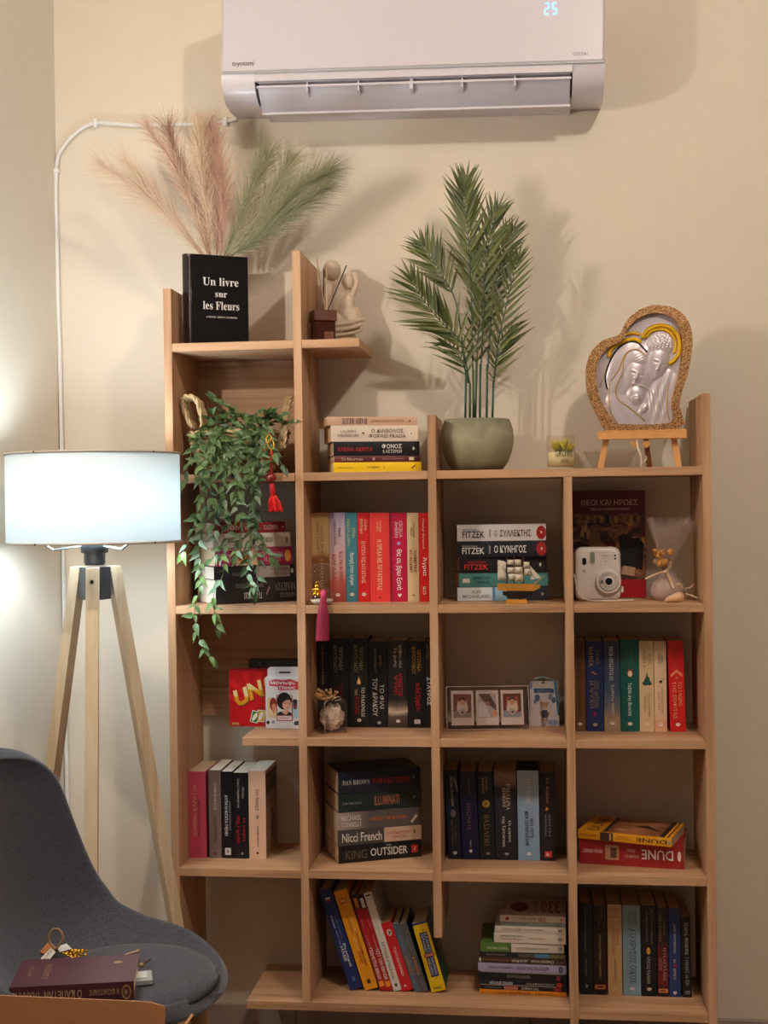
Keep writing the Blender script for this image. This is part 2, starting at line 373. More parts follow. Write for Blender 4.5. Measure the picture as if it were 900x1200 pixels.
# ================================================================ tripod floor lamp
LX, LY = -.107, -.235
lamp = thing('floor_lamp', 'lit tripod floor lamp with white drum shade left of the bookcase', 'floor lamp', (LX, LY, 0))
dl = (LY-CAM.y)
ztop = W(108, 528, LY-.19).z; zbot = W(108, 638, LY-.19).z; RS = .190
shm = bpy.data.materials.new('shade_fabric'); shm.use_nodes = True; n = shm.node_tree.nodes; L = shm.node_tree.links
out = n['Material Output']; n.remove(n['Principled BSDF'])
d1 = n.new('ShaderNodeBsdfDiffuse'); d1.inputs[0].default_value = (.78, .80, .80, 1); t1 = n.new('ShaderNodeBsdfTranslucent'); t1.inputs[0].default_value = (.72, .80, .82, 1)
mx = n.new('ShaderNodeMixShader'); mx.inputs[0].default_value = .42; L.new(d1.outputs[0], mx.inputs[1]); L.new(t1.outputs[0], mx.inputs[2]); L.new(mx.outputs[0], out.inputs[0])
b = MB(); nn = 64
b.lathe([(RS, zbot), (RS, ztop), (RS-.0012, ztop), (RS-.0012, zbot), (RS, zbot)], (LX, LY, 0), nn, close=False)
b.build('lamp_shade', shm, lamp, smooth=True)
rim = mat('#B9AA9C', .5)
for z in (ztop, zbot): MB().tube([(LX+(RS+.0005)*math.cos(2*PI*i/nn), LY+(RS+.0005)*math.sin(2*PI*i/nn), z) for i in range(nn)], .0026, 6, closed=True).build('shade_rim', rim, lamp, smooth=True)
for z in (ztop, zbot):
    for a in (-110, -30, 150):
        a = math.radians(a); MB().ball((LX+(RS+.003)*math.cos(a), LY+(RS+.003)*math.sin(a), z), .0024, 6).build('rivet', mat('#2A2522'), lamp)
blk = mat('#33353C', .45); pale = wood(2, '#D6BF9F', '#C2A684', '#E0CCAF', .7)
zb = W(108, 665, LY-.03).z
zb0 = zb-.072
b = MB(); b.lathe([(.021, zb+.004), (.024, zb+.01), (.0235, zb+.03), (.030, zb+.032), (.030, zb+.052), (.018, zb+.06)], (LX, LY, 0), 20); b.build('lamp_socket', mat('#2C2F36', .5), lamp, smooth=True)
wire = mat('#7F8688', .3, metal=.7)
for k in range(3):
    a = math.radians(-30+120*k); c_, s_ = math.cos(a), math.sin(a)
    MB().tube([(LX+.03*c_, LY+.03*s_, zb+.046), (LX+.09*c_, LY+.09*s_, zb+.040), (LX+.125*c_, LY+.125*s_, zbot+.006), (LX+(RS-.002)*c_, LY+(RS-.002)*s_, zbot+.001)], .0028, 6).build('shade_spoke', wire, lamp)
b = MB(); b.ball((LX, LY, zb+.105), (.03, .03, .045), 16)
bulbm = bpy.data.materials.new('bulb'); bulbm.use_nodes = True; bp_ = bulbm.node_tree.nodes['Principled BSDF']
bp_.inputs['Emission Color'].default_value = (.80, .93, 1, 1); bp_.inputs['Emission Strength'].default_value = 30; bp_.inputs['Base Color'].default_value = (1, 1, 1, 1)
b.build('light_bulb', bulbm, lamp, smooth=True)
bl = light('lamp_bulb_light', 'POINT', (LX, LY, zb+.105), 12, (.74, .89, 1), .07)
# block and legs
angs = [math.radians(a) for a in (-77, 43, 163)]
hexp = []
for k in range(3):
    a = angs[k]
    for s_ in (-1, 1): hexp.append((LX+.030*math.cos(a)-s_*.016*-math.sin(a)*-1, LY+.030*math.sin(a)+s_*.016*math.cos(a)))
hexp.sort(key=lambda p: math.atan2(p[1]-LY, p[0]-LX))
n_ = 6; MB().add([(x, y, z) for z in (zb0, zb) for x, y in hexp], [tuple(range(5, -1, -1)), tuple(range(6, 12))]+[(i, (i+1) % 6, 6+(i+1) % 6, 6+i) for i in range(6)]).build('leg_block', blk, lamp)
SL = .172
for k in range(3):
    a = angs[k]; rd = Vector((math.cos(a), math.sin(a), 0)); tg = Vector((-math.sin(a), math.cos(a), 0))
    top = Vector((LX, LY, zb))+rd*.0305; dz = zb-.0005
    bot = top+rd*SL*dz-Vector((0, 0, dz)); tk = rd*.026; hw = .0135
    vs = []
    for p, q in ((top, .001), (bot, 0)):
        for e in (-1, 1):
            vs += [p+tg*e*hw, p+tg*e*hw+tk]
    lg = MB().add(vs, [(0, 1, 3, 2), (4, 6, 7, 5), (0, 4, 5, 1), (2, 3, 7, 6), (1, 5, 7, 3), (0, 2, 6, 4)]).build('leg', pale, lamp)
    bc = top+rd*(SL*.03+.026)-Vector((0, 0, .030))
    MB().tube([bc-rd*.002, bc+rd*.0025], .0042, 12).build('bolt', mat('#202022', .4), lg)
    MB().box(-.014, .014, -.014, .014, 0, .001, Matrix.Translation(bot+rd*.013)).build('foot_pad', mat('#333333'), lg)

# ================================================================ upholstered chair
chair = thing('upholstered_chair', 'dark grey fabric tub chair with round seat pad in front of the lamp', 'chair', (.072, -.745, 0), (0, 0, math.radians(-9)))
fab = bpy.data.materials.new('felt'); fab.use_nodes = True; n = fab.node_tree.nodes; L = fab.node_tree.links; b_ = n['Principled BSDF']
b_.inputs['Roughness'].default_value = .95; b_.inputs['Specular IOR Level'].default_value = .15; b_.inputs['Sheen Weight'].default_value = .25
tc = n.new('ShaderNodeTexCoord'); mp = n.new('ShaderNodeMapping'); mp.inputs['Scale'].default_value = (90, 260, 700); L.new(tc.outputs['Object'], mp.inputs[0])
ns = n.new('ShaderNodeTexNoise'); ns.inputs['Scale'].default_value = 1; ns.inputs['Detail'].default_value = 6; ns.inputs['Roughness'].default_value = .7; L.new(mp.outputs[0], ns.inputs['Vector'])
cr = n.new('ShaderNodeValToRGB'); e = cr.color_ramp.elements; e[0].position = .3; e[0].color = (*lin('#26262B'), 1); e[1].position = .75; e[1].color = (*lin('#56565E'), 1)
L.new(ns.outputs['Fac'], cr.inputs[0]); L.new(cr.outputs[0], b_.inputs['Base Color'])
bp = n.new('ShaderNodeBump'); bp.inputs['Strength'].default_value = .4; bp.inputs['Distance'].default_value = .001; L.new(ns.outputs['Fac'], bp.inputs['Height']); L.new(bp.outputs[0], b_.inputs['Normal'])
cl = smoothp([(-.275, 0, .905), (-.262, 0, .82), (-.240, 0, .70), (-.205, 0, .59), (-.145, 0, .515), (-.05, 0, .482), (.06, 0, .475), (.14, 0, .480), (.218, 0, .496)], 4)
nv_ = len(cl)-1
def hw_(v):
    if v < .5: base = .165+.075*math.sin(min(1, v/.5)*PI/2)
    else: base = .24
    e0 = min(1, v/.16); e1 = min(1, (1-v)/.36)
    return base*(1-(1-e0)**2.4)**.5*(1-(1-e1)**2.2)**.5 if 0 < v < 1 else .012
def shell(u, v):
    u = 2*u-1; i = min(nv_, max(0, int(round(v*nv_)))); p = cl[i]
    a = cl[max(0, i-1)]; b2 = cl[min(nv_, i+1)]; t = (b2-a).normalized(); nrm = Vector((-t.z, 0, t.x))
    if nrm.x+nrm.z < 0: nrm = -nrm
    s_ = abs(u)**2.3; cu = (.085 if v < .45 else .085-.05*(v-.45)/.55)
    return p+Vector((0, u*hw_(v), 0))+nrm*(cu*s_*hw_(v)/.24)
b = MB(); b.grid(shell, 20, nv_)
sh_ = b.build('seat_shell', fab, chair, local=True, smooth=True)
mod(sh_, 'SOLIDIFY', thickness=.032, offset=0); mod(sh_, 'SUBSURF', levels=1, render_levels=2)
b = MB()
pr_ = [(.001, .034), (.08, .034), (.13, .032), (.158, .027), (.172, .017), (.169, .006), (.155, 0), (.001, 0)]
b.lathe(pr_, (.040, 0, .493), 40, sx=1.0, sy=1.10); cu_ = b.build('seat_cushion', fab, chair, local=True, smooth=True)
MB().tube([(.040+.172*math.cos(2*PI*i/48), .189*math.sin(2*PI*i/48), .5065) for i in range(48)], .0035, 6, closed=True).build('cushion_piping', mat('#17171A', rough=.9), chair, local=True, smooth=True)
lw = wood(2, '#B98F62', '#9A7450', '#CBA67A')
for sx, sy in ((-1, -1), (-1, 1), (1, -1), (1, 1)):
    MB().tube([(.03+sx*.10, sy*.10, .455), (.03+sx*.20, sy*.19, .002)], [.018, .011], 12).build('leg', lw, chair, local=True, smooth=True)
MB().bbox(-.09, .15, -.12, .12, .440, .462, .004).build('seat_frame', mat('#222222'), chair, local=True)

# ================================================================ cardboard box
card = mat('#A9794F', rough=.85, grain=.12, scale=25, bump=.3); card2 = mat('#9B6D46', rough=.85, grain=.12, scale=25, bump=.3)
cb = thing('cardboard_box', 'opened brown cardboard box in front of the grey chair', 'box', (.035, -1.32, 0), (0, 0, math.radians(-1.5)))
bw, bd, bh = .262, .19, .53
for nm, a in (('side_wall', (-bw, bw, bd-.005, bd, .002, bh)), ('side_wall', (-bw, bw, -bd, -bd+.005, .002, bh)), ('side_wall', (-bw, -bw+.005, -bd+.0055, bd-.0055, .002, bh)), ('side_wall', (bw-.005, bw, -bd+.0055, bd-.0055, .002, bh)), ('bottom', (-bw+.006, bw-.006, -bd+.006, bd-.006, .002, .007))):
    MB().box(*a).build(nm, card, cb, local=True)
def flapg(p0, p1, out_, hgt, mid=0.):
    """corrugated flap: a strip from the rim edge, slightly wavy"""
    p0, p1, o_ = Vector(p0), Vector(p1), Vector(out_); b = MB(); N_ = 24
    nr = (p1-p0).cross(o_).normalized()*.002
    def f(i, j): 
        t = i; w_ = math.sin(t*9+j*2)*.0022*j; q = p0+(p1-p0)*t+o_*hgt*j+nr*w_*1.0
        q.z -= .006*j*max(0, (t-.93)/.07)**2
        return q
    b.grid(f, N_, 6); ob = b.build('flap', card, cb, local=True); mod(ob, 'SOLIDIFY', thickness=.004); return ob

flapg((-bw, bd-.002, bh), (bw, bd-.002, bh), (0, .12, .99), .092)
flapg((bw-.002, bd-.004, bh), (bw-.002, -bd+.004, bh), (.5, 0, .86), .095)
flapg((-bw+.002, bd-.004, bh), (-bw+.002, -bd+.004, bh), (-.7, 0, .7), .09)
flapg((-bw, -bd+.002, bh), (bw, -bd+.002, bh), (0, -.93, -.3), .09)
# ================================================================ books
PAGE = mat('#D8C2A0', rough=.9, grain=.18, scale=220); PAGE2 = mat('#C8AE88', rough=.9, grain=.18, scale=220); PAGEW = mat('#E2D8C6', rough=.9, grain=.12, scale=220)
def cov(c, h, rough):
    if isinstance(c, str): return mat(c, rough=rough, spec=.4)
    return ramp_mat([(1-p, q) for p, q in reversed(c)], 2, 0, h, rough, 30, .12)
def circle(cx, cz, r, n=10): return [(cx+r*math.cos(2*PI*i/n), cz+r*math.sin(2*PI*i/n)) for i in range(n)]
SHAPES = {
 'dress': [(0, 1), (.16, .95), (.16, .75), (.1, .62), (.4, .3), (.62, -.35), (.95, -.75), (.5, -.98), (0, -.9), (-.5, -1), (-.95, -.7), (-.6, -.3), (-.25, .3), (-.08, .6), (-.12, .8)],
 'flame': [(0, 1), (.2, .4), (.55, -.1), (.75, -.7), (.6, -1), (-.6, -1), (-.75, -.7), (-.55, -.1), (-.2, .4)],
 'chevron': [(0, 1), (1, -.4), (1, -1), (.75, -1), (0, .15), (-.75, -1), (-1, -1), (-1, -.4)],
 'bird': [(-.9, -.9), (-.2, .1), (-.5, .9), (.2, .4), (.9, .1), (.5, -.3), (.1, -.9), (-.2, -.5)],
 'feather': [(-.6, 1), (.3, .8), (.8, .1), (.4, -.6), (-.6, -1), (-.1, -.2), (.1, .4)],
 'slash': [(-1, .5), (-.6, .8), (1, -.3), (.7, -.7)],
 'heart': [(0, -1), (.9, 0), (.8, .7), (.35, .9), (0, .5), (-.35, .9), (-.8, .7), (-.9, 0)],
}
NB = [0]
def book(label, t, h, d, cover, texts=(), prints=(), page=None, rough=.42, hard=False, notch=False, board=None, group=None, side=None, name='book'):
    """local frame: x across the spine, y into the shelf, z up; origin at the spine's lower left front corner.
    texts: (string, colour, a0, a1, b0, b1[, 'd'|'u'|'h'[, serif]]), a from the head of the spine, b across it"""
    o = thing(name, label, 'book', group=group); NB[0] += 1
    e = .0008; b = MB(); bulge = .0012 if not hard else .002
    def path(ins):
        k = 5; pts = [(t-ins, d), (t-ins, .0025)]
        for i in range(k+1):
            x = t-ins-(t-2*ins)*i/k; pts.append((x, ins*1.2+bulge*.9-bulge*.9*math.sin(PI*(.08+.84*i/k))))
        pts += [(ins, .0025), (ins, d)]; return pts
    A = path(0); B = path(.0009 if not hard else .0022); n = len(A)
    vs = [(x, y, z) for P_ in (A, B) for z in (0, h) for x, y in P_]; fs = []
    for i in range(n-1):
        fs += [(i, i+1, n+i+1, n+i), (2*n+i+1, 2*n+i, 3*n+i, 3*n+i+1), (n+i, n+i+1, 3*n+i+1, 3*n+i), (i+1, i, 2*n+i, 2*n+i+1)]
    fs += [(0, n, 3*n, 2*n), (n-1, 3*n-1, 4*n-1, 2*n-1)]
    b.add(vs, fs); m = cov(cover, h, rough); mats = [m]
    if board:
        bm_ = mat(board, rough=rough)
        mats.append(bm_)
        b.m = [1 if (i//4) in (0, 1, n-2, n-3) else 0 for i in range(len(b.f))]
    b.build('cover', mats, o, local=True)
    ins = .001 if not hard else .0024; oh = .0006 if not hard else .003
    b = MB(); b.box(ins, t-ins, .0032, d-oh-.0005, oh if hard else .0002, h-oh); b.build('page_block', page or PAGE, o, local=True)
    for pi_, q in enumerate(prints):
        kind, col, a0, a1, b0, b1 = q[:6]; mm = mat(col, rough=rough); ms = [mm]; pb = MB()
        x0, x1, z0, z1 = b0*t, b1*t, h*(1-a1), h*(1-a0); y = -.0005-.00004*pi_
        nm = {'r': 'printed_band', 'o': 'printed_disc', 'owl': 'publisher_mark'}.get(kind, 'printed_emblem')
        if kind == 'r': pb.add([(x0, y, z0), (x1, y, z0), (x1, y, z1), (x0, y, z1)], [(0, 1, 2, 3)])
        elif kind == 'o':
            pts = [((x0+x1)/2+(x1-x0)/2*math.cos(2*PI*i/12), (z0+z1)/2+(z1-z0)/2*math.sin(2*PI*i/12)) for i in range(12)]; pb.add([(x, y, z) for x, z in pts], [tuple(range(12))])
        elif kind == 'owl':      # round publisher's face mark: pale disc, two dark eyes
            cx, cz, r = (x0+x1)/2, (z0+z1)/2, min(x1-x0, z1-z0)/2
            pb.add([(x, y, z) for x, z in [(cx+1.25*r*math.cos(2*PI*i/12), cz+.9*r*math.sin(2*PI*i/12)) for i in range(12)]], [tuple(range(12))])
            ms.append(mat('#30242A', rough=rough)); pb.mi = 1
            for s_ in (-1, 1): pb.add([(x, y-.0002, z) for x, z in circle(cx+s_*.45*r, cz+.15*r, .24*r, 6)], [tuple(range(6))])
        else:
            pts = SHAPES[kind]; cx, cz = (x0+x1)/2, (z0+z1)/2
            pb.add([(cx+px*(x1-x0)/2, y, cz+pz*(z1-z0)/2) for px, pz in reversed(pts)], [tuple(range(len(pts)))])
        pb.build(nm, ms, o, local=True)
    for q in texts:
        s_, col, a0, a1, b0, b1 = q[:6]; dr = q[6] if len(q) > 6 else 'd'; sf = q[7] if len(q) > 7 else False
        y = -.0009; z0, z1, x0, x1 = h*(1-a1), h*(1-a0), b0*t, b1*t
        if dr == 'd': O, U, V = (x0, y, z1), (0, 0, z0-z1), (x1-x0, 0, 0)
        elif dr == 'u': O, U, V = (x1, y, z0), (0, 0, z1-z0), (x0-x1, 0, 0)
        else: O, U, V = (x0, y, z0), (x1-x0, 0, 0), (0, 0, z1-z0)
        text_on('spine_lettering', s_, O, U, V, mat(col, rough=.5), o, serif=sf, off=.012 if not sf else .0)
    o['t'] = t; o['h'] = h; del o['t'], o['h']
    return o
def stand(o, x, y, z, lean=0., yaw=0.):
    o.location = (x, y, z+.0002); o.rotation_euler = (0, math.radians(lean), math.radians(yaw)); return o
def lie(o, x, y, z, yaw, t, h, up=True):
    """x, y: lower left front corner of the lying spine; up: spine text reads upright"""
    th = math.radians(yaw); o.rotation_euler = (0, -PI/2 if up else PI/2, th)
    if up: o.location = (x+h*math.cos(th), y+h*math.sin(th), z+.0002)
    else: o.location = (x, y, z+t+.0002)
    return o
OWL = lambda c='#E8DCD2', a=.93: ('owl', c, a-.02, a+.02, .3, .7)
def row(j, Y, ybot, specs, group, d=.138):
    for s_ in specs:
        lab, x0, x1, yt, c = s_[:5]; kw = s_[5] if len(s_) > 5 else {}
        X0 = W(x0, ybot, Y).x; X1 = W(x1, ybot, Y).x; ztop = W(x0, yt, Y).z; h = ztop-zs(j)
        lean = kw.pop('lean', 0); i_ = int((X0+X1)/2/PX); X0 = max(X0, L_(i_)+.0008); tt = min(X1, R_(i_+1)-.0008)-X0-.0005; dd = kw.pop('d', d); dy = kw.pop('dy', 0)
        o = book(lab, tt, h, dd, c, group=group, **kw); stand(o, X0, Y+dy, zs(j), lean)
# ---- row of red and pastel paperbacks
row(2, .099, 705.4, [
 ('tan paperback with faded orange sunflower at its top, behind the hourglass', 363, 386.5, 601, [(0, '#C98A3A'), (.06, '#C9A46C'), (.44, '#CBAA78'), (.5, '#8A5A34'), (1, '#6E4526')],
  dict(texts=[('ΑΝΝΑ ΓΑΛΑΝΟΥ', '#5A4630', .09, .46, .28, .46, 'd', True), ('ΜΟΛΙΣ ΠΟΥ', '#6A5436', .15, .46, .52, .68, 'd', True), ('ΞΗΜΕΡΩΣΕ', '#C9A77A', .52, .88, .5, .66, 'd', True)])),
 ('lavender to dusty red paperback with two-line red title', 386.8, 405.8, 601, [(0, '#9C8FB4'), (.2, '#BFA9B4'), (.6, '#C9A3A0'), (.8, '#B3564C'), (1, '#8F3A34')],
  dict(texts=[('ΡΕΝΑ', '#3E3440', .17, .27, .55, .72), ('ΡΩΣΣΗ-ΖΑΪΡΗ', '#3E3440', .08, .36, .28, .46, 'd', True), ('ΚΟΚΚΙΝΟ', '#B23A36', .43, .80, .6, .84, 'd', True), ('ΚΟΡΑΛΛΙ', '#B23A36', .46, .78, .16, .42, 'd', True)], prints=[OWL(a=.92)])),
 ('teal paperback with pale green author name', 406, 419.8, 601, '#3D7E8C', dict(texts=[('ΡΕΝΑ', '#C3CE93', .17, .28, .56, .82), ('ΡΩΣΣΗ-ΖΑΪΡΗ', '#B7C48C', .07, .37, .14, .44), ('Βροχή στην έρημο', '#EDF1F0', .45, .81, .3, .72)], prints=[OWL(a=.915)])),
 ('narrow bright red paperback between the teal and the widest red one', 420, 433.8, 601, '#CF1C20', dict(texts=[('ΜΑΡΙΑ', '#F0C0A8', .08, .20, .58, .8), ('ΡΟΥΣΑΚΗ', '#F0C0A8', .07, .23, .22, .46), ('Η ΝΥΧΤΑ ΤΗΣ ΚΑΤΑΙΓΙΔΑΣ', '#F3CDB4', .32, .79, .32, .66, 'd', True)], prints=[OWL(a=.915)])),
 ('widest coral red paperback with cream title', 434, 457.6, 601, '#E23C38', dict(texts=[('ΦΡΑΝΤΖΕΣΚΑ', '#F0B8A0', .09, .22, .5, .6), ('ΜΑΝΤΖΙΑΡΕΛΛΑ', '#F0B8A0', .10, .21, .36, .46), ('Η ΠΡΕΛΑ ΜΕ ΤΟ ΤΑΓΙΟΥΑΖ', '#F6DCBC', .30, .87, .38, .62, 'd', True)], prints=[('o', '#7A1C22', .945, .962, .42, .58)])),
 ('crimson paperback with white handwritten title', 457.9, 477.6, 601, '#B90F3E', dict(texts=[('CECELIA', '#DDB6C2', .09, .28, .56, .76), ('AHERN', '#DDB6C2', .10, .28, .3, .5), ('Θα σε βρω ξανά', '#F8EEF0', .41, .87, .32, .72)], prints=[('r', '#8E0B30', 0, 1, .02, .12), ('o', '#A693BE', .325, .365, .42, .64), ('heart', '#EFE3E4', .905, .95, .42, .68)])),
 ('cream paperback with maroon two-line title', 478, 491.6, 601, '#D9BD90', dict(texts=[('RICHELLE', '#8C7148', .12, .28, .52, .68), ('MEAD', '#8C7148', .17, .26, .3, .44), ('VAMPIRE', '#8E2430', .42, .67, .56, .82), ('ACADEMY', '#8E2430', .41, .68, .18, .44)], prints=[('o', '#5C4A34', .92, .935, .4, .62)])),
 ('bright red paperback leaning against the shelf upright on the right of its row', 492, 503.6, 601, '#D2191C', dict(lean=-.2, texts=[('Cheryl Strayed', '#F3D9BC', .06, .40, .34, .58), ('Άγρια', '#FFF4EA', .50, .71, .3, .8), ('ΚΟ', '#F6DCC8', .83, .92, .34, .66)])),
], 'red and pastel paperbacks in the second row')
# ---- black thrillers
row(3, .150, 851, [
 ('black paperback behind the wedding favour box, thin gold lettering', 369.8, 386, 748, '#17151A', dict(d=.09, texts=[('Τα δάκρυα του Θεού', '#A88A5A', .08, .52, .4, .62)])),
 ('black paperback with grey author name above dark red title', 386.3, 409.8, 748, '#1A191C', dict(d=.09, texts=[('ΧΡΥΣΗΙΔΑ', '#A9A59F', .10, .36, .52, .72), ('ΔΗΜΟΥΛΙΔΟΥ', '#8E8A86', .07, .39, .24, .44), ('ΣΤΑΥΡΟΣ', '#8C1A22', .50, .72, .5, .68), ('ΤΟΥ', '#8C1A22', .55, .64, .25, .4)])),
 ('black paperback with a glowing candle flame on the spine', 410.1, 432.6, 748, '#1D1B19', dict(d=.09, texts=[('ΧΡΥΣΗΙΔΑ', '#857A4A', .10, .36, .55, .75), ('ΔΗΜΟΥΛΙΔΟΥ', '#857A4A', .07, .39, .26, .46), ('ΤΟ ΠΑΙΧΝΙΔΙ', '#E9E2D4', .55, .88, .62, .8, 'd', True), ('ΤΗΣ', '#B8A68A', .57, .64, .28, .42), ('ΝΥΧΤΑΣ', '#A8161C', .65, .85, .28, .5, 'd', True)], prints=[('flame', '#C98A3E', .42, .52, .35, .65), ('flame', '#F4DDB4', .44, .51, .43, .57), OWL(a=.92)])),
 ('black paperback with large silver two-line title', 433, 454.8, 751.5, '#15151B', dict(d=.09, texts=[('ΧΡΥΣΑ', '#A4785C', .16, .29, .56, .7), ('ΔΗΜΟΥΛΙΔΟΥ', '#8F7C62', .08, .37, .3, .44), ('ΤΟ ΦΙΛΙ', '#C9C3BC', .50, .78, .58, .82), ('ΤΟΥ ΔΡΑΚΟΥ', '#C9C3BC', .43, .87, .2, .46)], prints=[('o', '#6F6A66', .925, .965, .42, .66), ('bird', '#E4DED4', .93, .96, .46, .6)])),
 ('black paperback with red name and pale storm clouds at its foot', 455.2, 478.4, 751, [(0, '#1C181B'), (.68, '#1E1A1C'), (.76, '#6A5750'), (.82, '#C9B8A2'), (.87, '#5E4A44'), (.93, '#4A3836'), (1, '#3A2C2C')], dict(d=.09, texts=[('φόβος σου', '#C9BFB4', .05, .31, .55, .74), ('Το βαθύ', '#C9BFB4', .08, .30, .28, .46), ('ΑΓΝΩΣΤΟΣ', '#C21C24', .37, .64, .55, .74), ('ΨΥΧΗ', '#C21C24', .40, .62, .33, .5)], prints=[OWL(a=.925)])),
 ('black paperback with gold author name and red script title', 478.8, 499.4, 751.5, '#131216', dict(d=.09, texts=[('ΧΡΥΣΗΙΔΑ', '#B08432', .10, .35, .55, .76), ('ΔΗΜΟΥΛΙΔΟΥ', '#B08432', .06, .38, .25, .46), ('το Ροζ Τριφύλλι', '#C92028', .48, .80, .36, .72)], prints=[OWL('#F1ECE8', .93), ('r', '#D8D0CC', .905, .955, .34, .68)])),
 ('black paperback mostly hidden beside the shelf upright, white title', 499.7, 507, 751, '#16151A', dict(d=.09, texts=[('ΔΗΜΟΥΛΙΔΟΥ', '#8A7C3A', .04, .22, .1, .6), ('ΣΤΑΥΡΟΣ', '#EDE8E4', .42, .74, .2, .8)])),
], 'black thrillers in the third row')
# ---- the row of seven by one author
row(3, .115, 857.4, [
 ('brown paperback with dark lettering at the left end of its row', 673.2, 687, 751, '#6B4527', dict(d=.125, texts=[('ΛΕΝΑ ΜΑΝΤΑ', '#33210F', .05, .43, .28, .7, 'd', True), ('Γράμμα από χρυσό', '#3A2612', .5, .84, .34, .62)], prints=[OWL('#E0D2C0', .92)])),
 ('navy blue paperback with gold title block and small red feather', 687.6, 708, 751.5, '#222E5C', dict(d=.125, texts=[('ΛΕΝΑ', '#8E7A5C', .09, .26, .56, .78, 'd', True), ('ΜΑΝΤΑ', '#C2A478', .06, .28, .16, .42, 'd', True), ('ΟΣΟ ΑΝΤΕΧΕΙ', '#8C7C60', .44, .74, .46, .72), ('Η ΨΥΧΗ', '#8C7C60', .44, .74, .2, .42)], prints=[('slash', '#C48C78', .33, .38, .3, .62), ('feather', '#B0242E', .78, .84, .3, .6), OWL('#C9B896', .925)])),
 ('slate blue paperback fading to sand, title reading upwards', 708.6, 727.6, 751, [(0, '#33374E'), (.55, '#39506A'), (.75, '#6A6A70'), (.88, '#A98D70'), (1, '#A08468')], dict(d=.125, texts=[('ΤΟ ΤΕΛΕΥΤΑΙΟ ΨΕΜΑ', '#E6E2DC', .06, .44, .34, .58, 'u', True), ('ΛΕΝΑ ΜΑΝΤΑ', '#D6C8B4', .48, .82, .44, .62, 'u')], prints=[OWL('#F0E8DE', .91)])),
 ('dark teal paperback with pale oval portrait above script title', 728, 749.5, 749.5, '#15574F', dict(d=.125, texts=[('ΛΕΝΑ', '#4C6A4A', .1, .27, .55, .75), ('ΜΑΝΤΑ', '#4C6A4A', .1, .29, .25, .45), ('Ταξίδι στη Βενετία', '#D9E4DC', .47, .83, .36, .6)], prints=[('o', '#8E3E34', .315, .41, .36, .68), ('o', '#EBCDB4', .34, .405, .4, .64), OWL('#E8DCC8', .915)])),
 ('cream paperback with dark green ball gown silhouette', 750, 767, 751.5, '#D5B98D', dict(d=.125, texts=[('ΛΕΝΑ', '#A06A3E', .13, .26, .62, .82, 'd', True), ('ΜΑΝΤΑ', '#A06A3E', .10, .29, .24, .48, 'd', True), ('Το τελευταίο', '#9A7A4E', .57, .83, .58, .8), ('τσιγάρο', '#9A7A4E', .6, .77, .26, .48)], prints=[('dress', '#134A3C', .355, .49, .16, .9), OWL('#EDE0C8', .915)])),
 ('narrow pale pink paperback with small dark emblem', 767.4, 782, 751.5, [(0, '#B9A094'), (.1, '#DCBB9A'), (.8, '#DEBD9C'), (.9, '#DFA283'), (1, '#DCA88A')], dict(d=.125, texts=[('ΛΕΝΑ', '#5E7068', .16, .24, .58, .74), ('ΜΑΝΤΑ', '#5E7068', .14, .25, .34, .5), ('ΟΣΑ ΗΘΕΛΑ ΝΑ', '#9A7C64', .52, .80, .56, .72), ('ΣΟΥ ΠΩ', '#9A7C64', .56, .76, .3, .46)], prints=[('o', '#3C2C2A', .43, .465, .4, .66), ('slash', '#8A4A38', .405, .43, .6, .84), OWL('#EBDCCB', .92)])),
 ('red paperback with tan chevron, leaning at the right end of its row', 785.8, 804.3, 751, '#C81E22', dict(d=.125, lean=-1.3, texts=[('ΛΕΝΑ ΜΑΝΤΑ', '#B4442E', .08, .30, .3, .6), ('ΤΟ ΜΩΡΟ', '#DE9C70', .45, .72, .58, .8), ('ΤΗΣ ΣΟΦΙΤΑΣ', '#DE9C70', .45, .86, .22, .46)], prints=[('chevron', '#E2885E', .315, .395, .12, .92), ('o', '#C9603E', .39, .425, .4, .62), OWL('#F2DED0', .92)])),
], 'seven upright novels in the right column')
